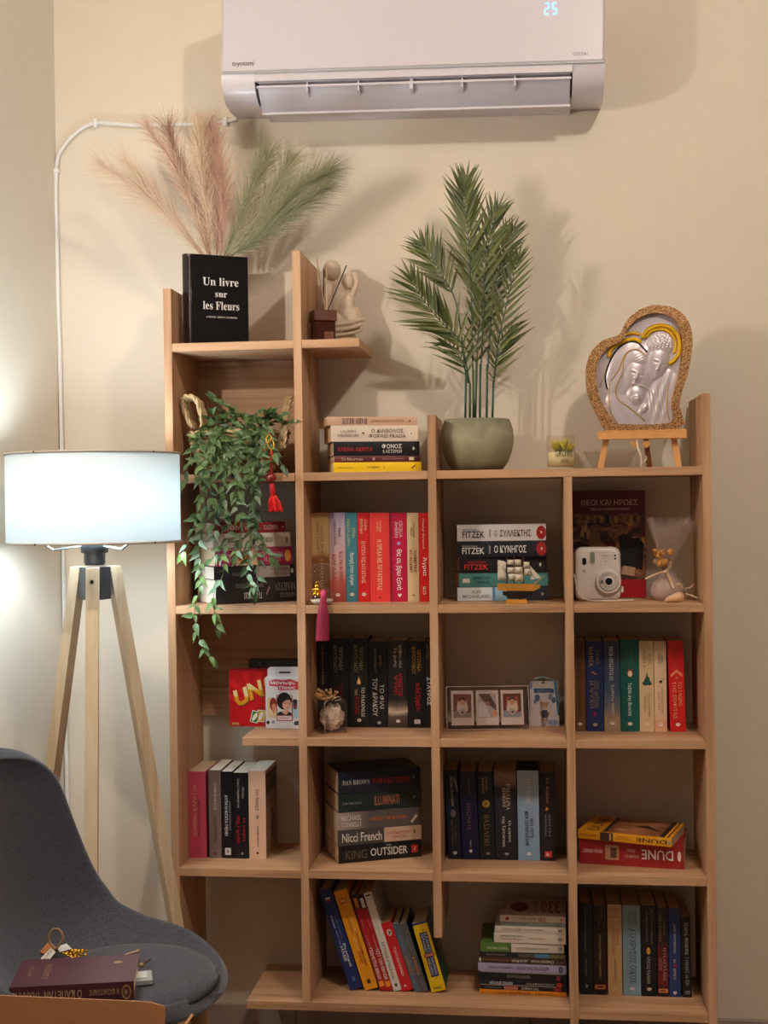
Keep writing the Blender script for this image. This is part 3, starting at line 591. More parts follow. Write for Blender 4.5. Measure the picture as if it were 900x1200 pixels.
# ---- pink, grey and black paperbacks on the left
row(4, .09, 1006, [
 ('pink paperback with black handwritten title at the left upright', 219.3, 242.2, 904, '#C84A66', dict(page=PAGE, texts=[('ΙΩΑΝΝΑ ΚΑΡΑΤΖΑ', '#D9A58E', .15, .74, .24, .46, 'u'), ('Μη μου λες αντίο', '#2A1420', .33, .75, .52, .7, 'u'), ('ΨΥΧΟΓΙΟΣ', '#7C2438', .93, .945, .25, .75, 'h')], prints=[('o', '#8C2C40', .885, .91, .44, .58)])),
 ('mauve grey paperback between the pink one and a black one', 245.5, 260, 902.5, '#74605C', dict(page=PAGEW, texts=[('ΕΥΓΕΝΙΑ ΦΑΚΙΝΟΥ', '#C2B4AC', .14, .45, .42, .66, 'u'), ('ΓΙΑ ΝΑ ΔΕΙ ΤΗ ΘΑΛΑΣΣΑ', '#4A3C3A', .53, .82, .42, .62, 'u')], prints=[('o', '#2C2022', .935, .96, .4, .62)])),
 ('slim black paperback with bold white title reading downwards', 260.3, 273.8, 904.2, '#141317', dict(page=PAGEW, texts=[('ΑΥΤΗ Η ΝΥΧΤΑ ΜΕΝΕΙ', '#DCD8D4', .27, .74, .3, .56), ('ΘΑΝΑΣΗΣ ΑΛΕΞΑΝΔΡΗΣ', '#9A9492', .34, .68, .68, .82)], prints=[('r', '#D8CEC8', .88, .96, .28, .8), ('o', '#8C7C74', .9, .94, .42, .64)])),
 ('black paperback with red title beside the thick pale one', 274.1, 292, 905.5, '#15141A', dict(page=PAGEW, texts=[('Μένιος', '#B8B2B0', .17, .30, .58, .74), ('Σακελλαρόπουλος', '#B8B2B0', .07, .41, .26, .44), ('Η νύφη', '#C01C2A', .53, .79, .6, .82), ('της λίμνης', '#C01C2A', .5, .82, .18, .46)], prints=[('o', '#3A3638', .92, .96, .44, .68), ('bird', '#D8D2CC', .925, .955, .48, .64)])),
 ('thick pale peach paperback with worn cover turned to the right', 292.3, 312.4, 903.5, '#DDB498', dict(page=PAGEW, texts=[('ΤΟ ΝΗΣΙ', '#6E5A4A', .2, .45, .4, .6, 'd', True), ('VICTORIA HISLOP', '#7E6A58', .62, .86, .46, .58, 'd', True)], prints=[('o', '#9A7E6A', .5, .55, .42, .6), ('o', '#3C2C28', .92, .945, .42, .56)])),
], 'five upright paperbacks in the left column')
# ---- dark novels
row(4, .118, 1008, [
 ('very dark blue paperback leaning left with silver disc on the spine', 526.2, 541.5, 903, '#161C2E', dict(lean=-2.4, d=.12, page=PAGE2, texts=[('ΜΕΛΙΝΑ ΤΣΑΜΠΑΝΗ', '#B4ACA2', .07, .40, .42, .6), ('Ως την άκρη', '#8A6464', .56, .84, .3, .46), ('του κόσμου', '#7A5A5A', .62, .80, .56, .7)], prints=[('o', '#6E6470', .44, .53, .3, .74), ('slash', '#8E8A86', .04, .3, .7, .98), OWL('#D9CFC6', .93)])),
 ('dark indigo paperback with dull rose title', 542.2, 561.8, 904.5, '#191B3F', dict(lean=-1.6, d=.12, page=PAGE2, texts=[('ΑΛΕΞΑΝΔΡΟΣ', '#7C6452', .04, .26, .5, .62), ('ΟΙΩΝΟΣ', '#8A5660', .36, .67, .38, .6, 'd', True), ('λιβάνη', '#C9C2BC', .78, .86, .46, .58)], prints=[('o', '#E8E2DA', .885, .925, .42, .62)])),
 ('black paperback with gold disc and olive title', 562.3, 580.6, 904, '#16171F', dict(lean=-1.0, d=.12, page=PAGE2, texts=[('ΣΤΕΦΑΝΟΣ', '#9A8060', .06, .22, .5, .66), ('ΔΑΝΔΟΛΟΣ', '#9A8060', .07, .26, .28, .44), ('ΒΑΣΙΛΕΙΟ', '#7E6C34', .49, .84, .34, .66, 'd', True)], prints=[('o', '#A8842C', .325, .41, .26, .76), ('o', '#5A4418', .35, .385, .42, .6), ('o', '#8A7E74', .915, .945, .42, .68)])),
 ('thick dark paperback with a face printed at the top of the spine', 581, 607, 903, [(0, '#6A4C42'), (.06, '#8A6A5C'), (.14, '#7A5A4E'), (.2, '#22232E'), (1, '#16171F')], dict(lean=-.6, d=.12, page=PAGE2, texts=[('PAULLINA', '#C6B69C', .15, .44, .55, .72, 'd', True), ('SIMONS', '#C6B69C', .19, .41, .36, .52, 'd', True), ('Οι κήποι', '#E6DCC8', .56, .80, .58, .74, 'd', True), ('της Τατιάνας', '#E6DCC8', .51, .85, .3, .48, 'd', True)], prints=[('heart', '#A89A94', .915, .95, .4, .62)])),
 ('light blue paperback with white author name', 607.6, 633, 903, [(0, '#A5B4C4'), (.2, '#92A8BE'), (1, '#7E9AB8')], dict(lean=-.3, d=.12, page=mat('#17181E', rough=.7), texts=[('LUCY SCORE', '#D9D2C4', .09, .37, .42, .62, 'd', True), ('ΘΕΑ ΠΟΤΕ', '#1E2838', .53, .75, .58, .72), ('ΔΕΝ ΞΕΠΕΡΑΣΑΜΕ', '#1E2838', .45, .84, .34, .5)], prints=[OWL('#EADBD2', .925)])),
 ('black paperback with orange bird and red square mark', 633.6, 651.3, 905, '#1F1C22', dict(d=.12, page=PAGE2, texts=[('Το Αηδόνι', '#A87458', .06, .35, .36, .62), ('KRISTIN', '#7C7C80', .48, .72, .56, .7), ('HANNAH', '#7C7C80', .48, .72, .3, .44), ('k', '#F2E4DC', .905, .945, .42, .62, 'h')], prints=[('bird', '#D88A4E', .38, .44, .3, .6), ('r', '#B8302C', .89, .96, .28, .78)])),
], 'six upright novels on the fourth shelf')
# ---- bottom right row
row(5, .102, 1167.4, [
 ('blackish green hardcover with thin tan lettering at the left upright', 679.5, 695.4, 1058.5, '#0F1A1C', dict(hard=True, d=.135, page=PAGE2, texts=[('Ο Στέφανος Δάφνης', '#8C8468', .6, .80, .42, .56), ('Στην αγκαλιά του χρόνου', '#8C8468', .08, .52, .38, .54)], prints=[('bird', '#A8A090', .88, .93, .4, .66)])),
 ('dark brown paperback with gold script title and orange label', 696, 711.6, 1061, '#241717', dict(d=.135, page=PAGE2, texts=[('ΑΝΝΑ', '#6E5A50', .05, .14, .58, .7), ('ΜΑΥΡΑΚΗ', '#6E5A50', .05, .23, .38, .5), ('Αυτοκράτορας έρωτας', '#C98A34', .32, .80, .4, .62)], prints=[('r', '#C06A3C', .885, .935, .1, .9), ('r', '#4A2018', .9, .92, .25, .75)])),
 ('tan paperback with red title, third from the left upright', 713, 729.8, 1060, '#C6A072', dict(d=.135, page=PAGE2, texts=[('ΚΛΕΙΩ', '#6A4E36', .04, .055, .15, .85, 'h'), ('ΑΘΗΝΑ', '#6A4E36', .07, .085, .15, .85, 'h'), ('ΠΑΡΙΣΙ', '#6A4E36', .13, .145, .2, .8, 'h'), ('Η ΜΑΓΙΣΣΑ ΤΗΣ', '#9A4A38', .21, .55, .32, .5, 'd', True), ('ΕΛΒΑΣ', '#9A4A38', .28, .45, .62, .78, 'd', True), ('ΘΑΝΟΣ ΚΟΝΔΥΛΗΣ', '#6A4E36', .6, .85, .46, .58)], prints=[OWL('#D9BC92', .925)])),
 ('pale blue grey paperback with large outlined title', 730.6, 751.6, 1061, '#7F9DAA', dict(d=.135, page=PAGE2, texts=[('ΡΕΝΑ', '#5E7480', .07, .22, .6, .8), ('ΡΩΣΣΗ', '#5E7480', .07, .22, .32, .54), ('Ο ΧΡΥΣΟΣ ΟΙΚΟΣ', '#4E5A66', .31, .86, .38, .74), ('ΤΟΥ ΠΟΤΑΜΟΥ', '#6E7E88', .31, .84, .22, .32)], prints=[('slash', '#26343C', .255, .285, .3, .7), OWL('#E6D4CC', .92)])),
 ('black paperback with small orange lantern and white title', 752, 770.4, 1061.3, '#15151A', dict(d=.135, page=PAGE2, texts=[('Στο κόκκινο φόρεμα', '#8C8070', .04, .42, .62, .76), ('Η Χρυσάνθη', '#8C8070', .06, .40, .3, .44), ('ΝΥΧΤΑΣ ΨΑΛΜΟΙ', '#C2B8AA', .56, .86, .36, .56, 'd', True)], prints=[('o', '#D89A4A', .46, .54, .34, .6), OWL('#D8C8B8', .92)])),
 ('narrow black and dark red paperback with orange label', 771.2, 784, 1063, [(0, '#1A1418'), (.38, '#241418'), (.5, '#5A1620'), (.85, '#6A1822'), (.9, '#2A1216'), (1, '#221014')], dict(d=.135, page=PAGE2, texts=[('ΜΑΡΙΝΑ', '#8C7468', .15, .32, .56, .72), ('ΠΕΤΡΑΚΗ', '#8C7468', .08, .38, .18, .36), ('Η ΤΕΛΕΥΤΑΙΑ', '#B89A8A', .45, .82, .52, .78, 'd', True), ('ΛΕΞΗ', '#B89A8A', .56, .70, .16, .38, 'd', True)], prints=[('r', '#D08448', .91, .955, .05, .95), ('r', '#5A2A1A', .925, .94, .25, .75)])),
 ('slim navy paperback with small red heart in the title', 784.6, 798.4, 1064.5, '#25396A', dict(d=.135, page=PAGE2, texts=[('JAMES PATTERSON', '#C6BCB4', .17, .50, .36, .58), ('Η', '#C6BCB4', .58, .61, .36, .56), ('ΚΡΙΣΗ', '#C6BCB4', .68, .80, .36, .58)], prints=[('heart', '#B01C34', .62, .67, .4, .7), ('heart', '#D8CCC0', .93, .975, .3, .66)])),
 ('shorter black paperback leaning at the right end of the bottom row', 800, 811.4, 1074, '#141418', dict(lean=-.8, d=.135, page=PAGE2, board='#0C0C0E', texts=[('ΤΣΑΡΛΣ', '#B8B0A6', .07, .24, .36, .72), ('ΜΠΟΥΚΟΦΣΚΙ', '#B8B0A6', .26, .47, .36, .72), ('ΓΥΝΑΙΚΕΣ', '#9C948C', .51, .70, .36, .72), ('και ΖΩΗ', '#9C948C', .72, .85, .36, .72)], prints=[('r', '#8A8078', .92, .935, .3, .8), ('r', '#8A8078', .945, .96, .3, .8)])),
], 'eight upright novels in the bottom right cube')
# ---- leaning school and language books on the bottom shelf
def leaner(label, x0, w_, ytop, ang, c, h, Y=.083, d=.17, px_y=1161, **kw):
    X = W(x0, px_y, Y).x; t = w_; o = book(label, t, h, d, c, group='language books leaning left on the bottom shelf', **kw)
    stand(o, X, Y, zs(5), -ang); return o
leaner('tall dark blue language book with small flag, first of the leaning books', 410.5, .031, 1041, 17.2, '#1E2F66', .252, d=.15, rough=.35, page=PAGEW,
  texts=[('Του Ρήγα Κόκκινου', '#98A4BE', .26, .50, .62, .7), ('Ρωσικά', '#C6CCDA', .26, .39, .3, .44), ('χωρίς κόπο', '#A8B2CA', .41, .56, .33, .45), ('ΜΑΘΕ', '#F0F2F6', .57, .72, .28, .5), ('Ρωσικά', '#F0F2F6', .55, .78, .56, .76)],
  prints=[('r', '#E8E4E0', .085, .1, .3, .7), ('r', '#B83A4A', .11, .125, .32, .72), ('o', '#5A6A98', .875, .925, .4, .68)])
leaner('tall yellow orange language book with small flag', 427.6, .0335, 1038, 17.2, '#E59A22', .250, d=.15, rough=.35, page=PAGEW,
  texts=[('ΙΣΠΑΝΙΚΑ', '#B84A22', .24, .44, .38, .52), ('γρήγορα', '#F8D9A0', .28, .44, .66, .76), ('Χωρίς κόπο', '#F8D9A0', .46, .62, .4, .52), ('Ισπανικά', '#B8461E', .42, .56, .66, .8), ('ΜΑΘΕ', '#B8461E', .62, .74, .34, .56), ('Ισπανικά', '#A83E1A', .58, .77, .62, .82)],
  prints=[('r', '#A84A2A', .08, .13, .22, .72), ('r', '#E8B85A', .09, .12, .27, .67), ('r', '#3A2A1E', .90, .94, .36, .62)])
for i, (lab, x0, tx, fl) in enumerate((('thin dark red workbook beside the yellow orange book', 446.2, 'ΓΕΩΜΕΤΡΙΑ ΒΙΒΛΙΟ', '#D07A3A'), ('thin red workbook beside the white grammar book', 453.8, 'ΤΕΣΤ ΤΩΝ ΒΙΒΛΙΩΝ', '#D8D0C8'))):
    leaner(lab, x0, .0148, 1044, 16.9, '#A81C26', .243, d=.15, texts=[('δημοτικού', '#D89A94', .26, .36, .4, .6), ('τετράδιο', '#E8B8B0', .42, .56, .4, .62), (tx, '#F4DCD4', .56, .88, .22, .76)],
      prints=[('r', '#1E1216', 0, .15, .0, 1), ('r', fl, .04, .14, .25, .8), ('r', '#E8922C', .90, .955, .1, .9)])
leaner('slim white grammar book with grey lettering', 461.6, .0195, 1041, 16.8, '#D9D2C8', .247, d=.15, texts=[('BETTER ENGLISH', '#8E8880', .50, .88, .3, .66, 'd', True), ('HARRAP', '#B4ACA2', .26, .44, .42, .56)], prints=[('r', '#3A2A2A', .02, .035, .2, .8), ('r', '#3C3A34', .925, .955, .36, .66)])
leaner('short bright red dictionary with bird emblem', 471.8, .0262, 1072, 17.4, '#C8202A', .172, px_y=1156, texts=[('DUDEN', '#B03A34', .23, .38, .3, .5), ('ΙΤΑΛΟ-ΕΛΛΗΝΙΚΟ', '#F2DAD4', .36, .78, .4, .66)], prints=[('o', '#D8C4BC', .1, .2, .3, .76), ('bird', '#20181C', .11, .19, .36, .7), ('o', '#F0D8D0', .91, .94, .3, .5)], d=.12)
leaner('thin slate blue paperback with orange lettering', 485.6, .0165, 1073, 17.4, '#53606E', .172, px_y=1156, d=.12, board='#15161A', texts=[('ΔΑΝΙΚΟΣ', '#C87E3C', .48, .76, .3, .64), ('νουβέλα', '#8A94A0', .8, .92, .36, .6), ('λεξικό', '#7C8894', .12, .40, .34, .62)])
leaner('thin dark grey paperback with orange lettering', 493.9, .0175, 1073, 17.4, '#55565A', .172, px_y=1156, d=.12, board='#121214', texts=[('ΔΑΝΙΚΟΣ', '#CC7E3A', .48, .76, .3, .64), ('ιστορίες', '#8E8E92', .8, .92, .36, .6), ('ποιήματα', '#7A7A80', .12, .40, .34, .62)])
leaner('yellow dictionary with navy label and green cover, last of the leaning books', 506, .0355, 1072, 15.4, '#E3BE14', .172, px_y=1153, d=.115, board='#12503A', rough=.3, texts=[('ΕΛΛΗΝΟ', '#C8CCE0', .17, .44, .58, .76), ('ΓΕΡΜΑΝΙΚΟ', '#C8CCE0', .17, .44, .34, .52), ('DEUTSCH', '#C8CCE0', .52, .76, .58, .74), ('GRIECHISCH', '#C8CCE0', .52, .76, .34, .5), ('POCKET', '#F4E8D8', .468, .492, .3, .8, 'h'), ('PONS', '#1E2038', .93, .965, .24, .78, 'h')],
  prints=[('r', '#1F2F78', 0, .03, 0, 1), ('r', '#1F2A5C', .15, .455, .28, .82), ('r', '#1F2A5C', .50, .79, .28, .82), ('r', '#C8402A', .458, .502, .18, .92), ('o', '#2A2030', .115, .13, .52, .6), ('o', '#2A2030', .81, .825, .52, .6)])
# ---- lying books: (label, x0, x1, ytop, ybot in the photograph, yaw, up, spec)
def stack(j, Y, specs, group, z=None, dflt_d=.14):
    z = zs(j) if z is None else z
    for lab, x0, x1, yt, yb, yaw, up, c, kw in specs:
        P0 = W(x0, yb, Y); th = math.radians(yaw)
        u = ray(x1, yb)   # length so that the far end of the turned spine meets the sight line x1
        A = Vector((u.x, u.y)); D = Vector((math.cos(th), math.sin(th))); cc = Vector((P0.x-CAM.x, Y-CAM.y))
        det = A.x*-D.y+D.x*A.y; h = (A.x*cc.y-A.y*cc.x)/(A.x*-D.y+A.y*D.x) if False else -(cc.x*A.y-cc.y*A.x)/(D.x*A.y-D.y*A.x)
        t = W(x0, yt, Y).z-W(x0, yb, Y).z-.0004; t = kw.pop('t', t); dd = min(kw.pop('d', dflt_d), (.256-Y-max(0, h*math.sin(th)))/math.cos(th)); zz = kw.pop('z', None)
        o = book(lab, t, h, dd, c, group=group, **kw); lie(o, P0.x, Y, z if zz is None else zz, yaw, t, h, up); z += t+.0006
    return z
stack(1, .02, [
 ('yellow paperback at the bottom of the stack of five', 391, 494, 541.8, 553.6, 15, True, '#F0C81E', dict(texts=[('ΣΤΑΜΑΤΗΣ ΜΑΛΕΛΗΣ', '#8A6A10', .05, .22, .38, .52), ('ΤΟ ΔΩΡΟ', '#7A5E0E', .38, .52, .38, .6), ('2', '#7A5E0E', .56, .58, .38, .6)], prints=[('slash', '#7A5E0E', .87, .95, .3, .7)])),
 ('slim maroon paperback under the black one', 391.7, 493, 534.5, 541.8, 15.5, True, [(0, '#7A3034'), (.3, '#4E1A20'), (.6, '#6A2A2E'), (1, '#3C161A')], dict(texts=[('Το Μυστικό', '#E0C4BC', .08, .33, .25, .72, 'd', True), ('Κατερίνα Μανανεδάκη', '#B8948C', .55, .80, .34, .62, 'd', True)], prints=[('o', '#B89088', .44, .47, .2, .8), ('r', '#D8C8A8', .865, .92, .25, .75)])),
 ('black paperback with red author name in the middle of the stack', 391, 491.8, 517.8, 534.5, 15, True, '#17161B', dict(page=PAGE2, texts=[('ΕΛΕΝΑ ΑΚΡΙΤΑ', '#B82430', .05, .45, .32, .6), ('ΦΟΝΟΣ', '#ECE6E0', .56, .79, .5, .82), ('5 ΑΣΤΕΡΩΝ', '#D8D0CA', .57, .79, .18, .42)], prints=[('heart', '#C8C0BA', .915, .945, .36, .62)])),
 ('cream paperback with two-line grey title, second from the top', 388, 490, 498.8, 517.8, 16, True, '#E3D2C0', dict(page=PAGE2, texts=[('LAUREN', '#8E7E76', .11, .28, .56, .72), ('WEISBERGER', '#8E7E76', .07, .32, .28, .46), ('Ο ΔΙΑΒΟΛΟΣ', '#6E625C', .46, .83, .54, .78), ('ΦΟΡΑΕΙ PRADA', '#6E625C', .43, .86, .22, .46)], prints=[('bird', '#7A2A2E', .34, .39, .4, .62), ('r', '#F4EAE0', .895, .945, .38, .6), ('o', '#4A3A38', .91, .93, .44, .54)])),
 ('dusty pink paperback on top of the stack, lettering upside down', 383.5, 489, 488.3, 498.6, 17, False, '#CFA68E', dict(page=PAGE2, texts=[('ΧΑΝΣΑΓΚ ΜΠΑΝΤΙΑΝΟΥΣ', '#8C6A5C', .15, .52, .34, .6), ('BABY BLUE', '#4A4050', .56, .84, .15, .85, 'd', True)], prints=[('o', '#3C2426', .075, .095, .4, .6)])),
], 'stack of five paperbacks beside the palm')
stack(2, .108, [
 ('pale blue and white paperback at the bottom of the stack behind the ship', 536, 641.6, 688, 704.4, 4.5, True, '#23262E', dict(page=PAGE2, texts=[('ALEX', '#6A7078', .16, .27, .56, .76), ('MICHAELIDES', '#6A7078', .06, .36, .22, .44)], prints=[('r', '#D9E2E4', 0, .39, .02, .98), ('r', '#9CC4DC', .39, .55, .02, .98), ('r', '#5E8CB4', .39, .42, .02, .98), ('heart', '#A8A49C', .93, .965, .34, .6)])),
 ('teal paperback with luggage tag picture', 538, 642.8, 672, 688, 9, True, '#4B8580', dict(page=PAGE2, d=.15, texts=[('REBECCA', '#1F3A40', .16, .35, .56, .76), ('YARROS', '#1F3A40', .19, .34, .22, .42)], prints=[('r', '#D6CFC4', .04, .12, .3, .62)])),
 ('black paperback with red author name under the hunter title', 538.4, 641, 653.3, 672, 8, True, '#1D191C', dict(page=PAGE2, texts=[('SEBASTIAN', '#B8302E', .09, .30, .62, .76), ('FITZEK', '#E03A34', .055, .33, .22, .56)], prints=[('heart', '#C8C0BA', .91, .94, .36, .62)])),
 ('black paperback with white title and red seal at its end', 536.5, 641, 634.7, 653.3, 4, True, '#23242A', dict(texts=[('SEBASTIAN', '#C8C4C0', .05, .22, .64, .74), ('FITZEK', '#F2EEEA', .05, .30, .2, .6), ('ΤΡΙΛΕΡ', '#D8D0CC', .35, .37, .2, .72, 'h'), ('Ο ΚΥΝΗΓΟΣ', '#F0ECE8', .41, .77, .26, .72)], prints=[('o', '#9C1E20', .88, 1.0, .06, .94), ('heart', '#E8D0CC', .93, .955, .4, .6)])),
 ('white paperback on top of the stack behind the ship, red seal', 535.8, 640, 614.8, 634.3, 5.5, True, '#DAD3D0', dict(texts=[('SEBASTIAN', '#5A5654', .06, .22, .64, .74), ('FITZEK', '#1E1C20', .06, .31, .2, .6), ('ΤΡΙΛΕΡ', '#3A3638', .36, .38, .2, .72, 'h'), ('Ο', '#6E4A44', .42, .45, .28, .64), ('ΣΥΛΛΕΚΤΗΣ', '#5A1E20', .48, .83, .26, .66)], prints=[('o', '#A01818', .89, 1.0, .06, .9), ('heart', '#E8C8C0', .935, .96, .4, .6)])),
], 'stack of five thrillers behind the model ship')
LY0 = .028
stack(2, LY0, [
 ('thick black fantasy paperback at the bottom of the stack behind the vine', 253, 348.2, 680, 709, 34, False, '#26221F', dict(page=PAGEW, texts=[('GEORGE R.R.', '#8A8078', .03, .22, .62, .82, 'd', True), ('MARTIN', '#8A8078', .02, .28, .2, .54, 'd', True), ('ΠΑΙΧΝΙΔΙ', '#D8D2CC', .44, .66, .56, .82, 'd', True), ('ΤΟΥ ΣΤΕΜΜΑΤΟΣ', '#9A928A', .42, .76, .2, .36, 'd', True)], prints=[('slash', '#8A7470', .33, .4, .3, .7)])),
 ('black and silver paperback above the thick black one', 251, 344.5, 664.5, 680, 34, False, '#211F22', dict(page=PAGEW, d=.15, texts=[('ΣΥΛΒΙΑ', '#5E5452', .1, .28, .55, .75), ('ΚΡΙΣΤΑΛ', '#4E4644', .08, .3, .22, .42), ('ΣΑΝΤΑΛ', '#8A8684', .6, .78, .5, .76)], prints=[('r', '#A4968C', .05, .48, .05, .95), ('o', '#E0D8D0', .01, .04, .3, .7)])),
 ('magenta paperback with orange gold emblem and sunset picture', 252, 343.5, 642.5, 664, 33, False, '#A52A58', dict(page=PAGE, texts=[('ΣΩΣΕ ΜΕ ΤΑ', '#E8C8C0', .16, .38, .58, .78), ('ΨΕΜΑΤΑ ΜΟΥ', '#E8C8C0', .14, .44, .28, .48), ('KIMBERLEY', '#D8A0B4', .80, .95, .56, .72), ('FREEMAN', '#D8A0B4', .82, .95, .3, .46)], prints=[('r', '#DDBB92', .46, .74, .02, .98), ('o', '#C07838', .5, .72, .1, .9), ('o', '#6A3A28', .62, .72, .2, .7), ('o', '#D9963C', .03, .11, .15, .85)])),
 ('white paperback with dark lettering in the stack behind the vine', 250, 340.5, 625.5, 642.5, 33, False, '#D5CBBE', dict(page=PAGEW, texts=[('ΝΤΟΡΟΘΥ', '#4A4440', .24, .4, .3, .66), ('ΚΟΥΜΣΟΝ', '#5A5450', .62, .82, .3, .64)], prints=[('r', '#8A7466', .04, .06, .3, .8)])),
 ('dark red book with grey cover on top of the stack behind the vine', 250, 334, 612.5, 625.5, 33, False, '#8E1E2A', dict(page=PAGEW, board='#55504F', texts=[('ΤΟΛΣΤΟΙ', '#E0C8C0', .1, .3, .3, .7), ('ΑΝΝΑ ΚΑΡΕΝΙΝΑ', '#E0C8C0', .4, .9, .3, .7)], prints=[('o', '#D8B8B0', .02, .04, .4, .6)])),
], 'stack of five books behind the trailing vine')
stack(4, .058, [
 ('black paperback with jagged white title at the bottom of its stack', 397, 494, 992.5, 1013, 22.5, True, '#141316', dict(page=PAGE, texts=[('KING', '#5A4E40', .08, .34, .2, .72), ('THE', '#C8C4BC', .57, .63, .8, .9), ('OUTSIDER', '#D8D4CC', .38, .83, .28, .74)], prints=[('r', '#C23430', .88, .955, .28, .74), ('slash', '#E8C8C0', .9, .94, .38, .64)])),
 ('paperback half grey half cream with large thin white author name', 396, 494, 974, 992, 22.5, True, '#4A4644', dict(page=PAGE, texts=[('Nicci French', '#E0D8D0', .05, .52, .2, .8), ('ΣΗΜΑΔΕΜΕΝΗ', '#B8442E', .58, .86, .5, .68), ('ΠΕΜΠΤΗ', '#B8442E', .64, .82, .22, .4)], prints=[('r', '#C9AC94', .55, 1, .02, .98), ('heart', '#6A5A50', .9, .93, .4, .7)])),
 ('grey paperback with orange title and silver author name', 394.5, 491.5, 952.5, 973.5, 22, True, [(0, '#B09C94'), (.15, '#9A8A84'), (.4, '#57504F'), (1, '#5C5454')], dict(page=PAGE, texts=[('MICHAEL', '#D8D2CC', .06, .30, .52, .82), ('CONNELLY', '#D8D2CC', .06, .30, .16, .44), ('Ο ΝΟΜΟΣ ΤΩΝ ΔΡΟΜΩΝ', '#D86A2A', .40, .83, .42, .62)], prints=[('slash', '#E8DCD4', .88, 1.0, .1, .6)])),
 ('dark green paperback with copper title', 396.5, 494, 930.5, 952, 22.5, True, '#1B2A29', dict(page=PAGE, texts=[('DAN BROWN', '#8C8A82', .05, .27, .4, .54), ('ILLUMINATI', '#B0705A', .43, .73, .26, .78)], prints=[('slash', '#B8B4AC', .9, .93, .5, .64)])),
 ('dark navy paperback with red title on top of its stack', 396.5, 493, 904.5, 930, 22, True, '#1B2034', dict(page=PAGE, rough=.25, texts=[('DAN BROWN', '#B4B0AE', .05, .38, .4, .62, 'd', True), ('ΨΗΦΙΑΚΟ ΟΧΥΡΟ', '#B01E2A', .41, .87, .36, .64)], prints=[('slash', '#C8C4BC', .9, .93, .5, .64)])),
], 'stack of five thrillers in the fourth row')
zt = stack(4, .101, [
 ('thick dark red science fiction paperback, lower of the two', 679.5, 801.5, 982.5, 1012.4, -9, False, '#9C2426', dict(page=PAGE2, d=.15, texts=[('DUNE', '#F0E6E0', .10, .40, .3, .68), ('Η ΜΗΧΑΝΗ ΤΟΥ', '#D8A8A0', .43, .56, .54, .66), ('ΧΡΟΝΟΥ', '#D8A8A0', .46, .54, .32, .44), ('FRANK HERBERT', '#E0BCB4', .78, .97, .4, .54)], prints=[('r', '#B88E6A', .62, .75, .2, .78), ('r', '#5A3A30', .64, .70, .3, .7), ('o', '#F0E6E0', .025, .06, .3, .7)])),
], 'two science fiction paperbacks')
def on_side(o, x, items, h, d, outward):
    """flat print on a board: items (kind, colour, y0, y1, z0, z1) in metres; outward -1 for the x=0 board, +1 for the x=t board"""
    ms = []; b = MB(); xx = x+outward*.0004
    for i, (kind, col, y0, y1, z0, z1) in enumerate(items):
        m = mat(col, rough=.35) if isinstance(col, str) else col
        if m not in ms: ms.append(m)
        b.mi = ms.index(m); q = xx+outward*.00003*i
        if kind == 'r': pts = [(y0, z0), (y1, z0), (y1, z1), (y0, z1)]
        elif kind == 'o': pts = [((y0+y1)/2+(y1-y0)/2*math.cos(2*PI*k/14), (z0+z1)/2+(z1-z0)/2*math.sin(2*PI*k/14)) for k in range(14)]
        else: pts = [((y0+y1)/2+a*(y1-y0)/2, (z0+z1)/2+c_*(z1-z0)/2) for a, c_ in SHAPES[kind]]
        if outward < 0: pts = pts[::-1]
        b.add([(q, y, z) for y, z in pts], [tuple(range(len(pts)))])
    return b.build('cover_print', ms, o, local=True)
desert = ramp_mat([(0, '#5A2E22'), (.4, '#9A5A3C'), (.6, '#B87850'), (1, '#7A4430')], 2, 0, .2, .35, 22, .9)
t_, h_, d_ = .0205, .223, .150
o = book('thinner yellow science fiction paperback lying askew on the red one', t_, h_, d_, '#E09A1C', page=mat('#B8A48C', rough=.9, grain=.15, scale=200), group='two science fiction paperbacks',
  texts=[('DUNE', '#3A2418', .05, .37, .26, .74), ('Ο ΜΕΣΣΙΑΣ', '#5A3818', .43, .60, .54, .68), ('ΤΟΥ DUNE', '#5A3818', .46, .58, .3, .44), ('FRANK HERBERT', '#5A3818', .80, .98, .42, .58)],
  prints=[('r', '#4A3228', .62, .76, .04, .96), ('r', '#C9A070', .64, .66, .1, .9), ('r', '#8C8278', .015, .035, .3, .8)])
on_side(o, 0, [('r', desert, .002, .146, .068, .196), ('r', '#2A1A14', .002, .146, .058, .068), ('r', '#6A3A22', .002, .146, .212, .216), ('r', '#2A1C16', .002, .146, .194, .206), ('bird', '#2E1A14', .06, .10, .12, .17), ('slash', '#2E1A14', .05, .08, .13, .19), ('o', '#C08A60', .02, .05, .08, .11)], h_, d_, -1)
text_on('cover_title', 'DUNE', (-.0006, .010, .046), (0, .120, 0), (0, 0, -.026), mat('#33221A'), o)
p = G(677.5, 979, zt); lie(o, W(677.5, 979, .098).x, .098, zt, -18, t_, h_, False)
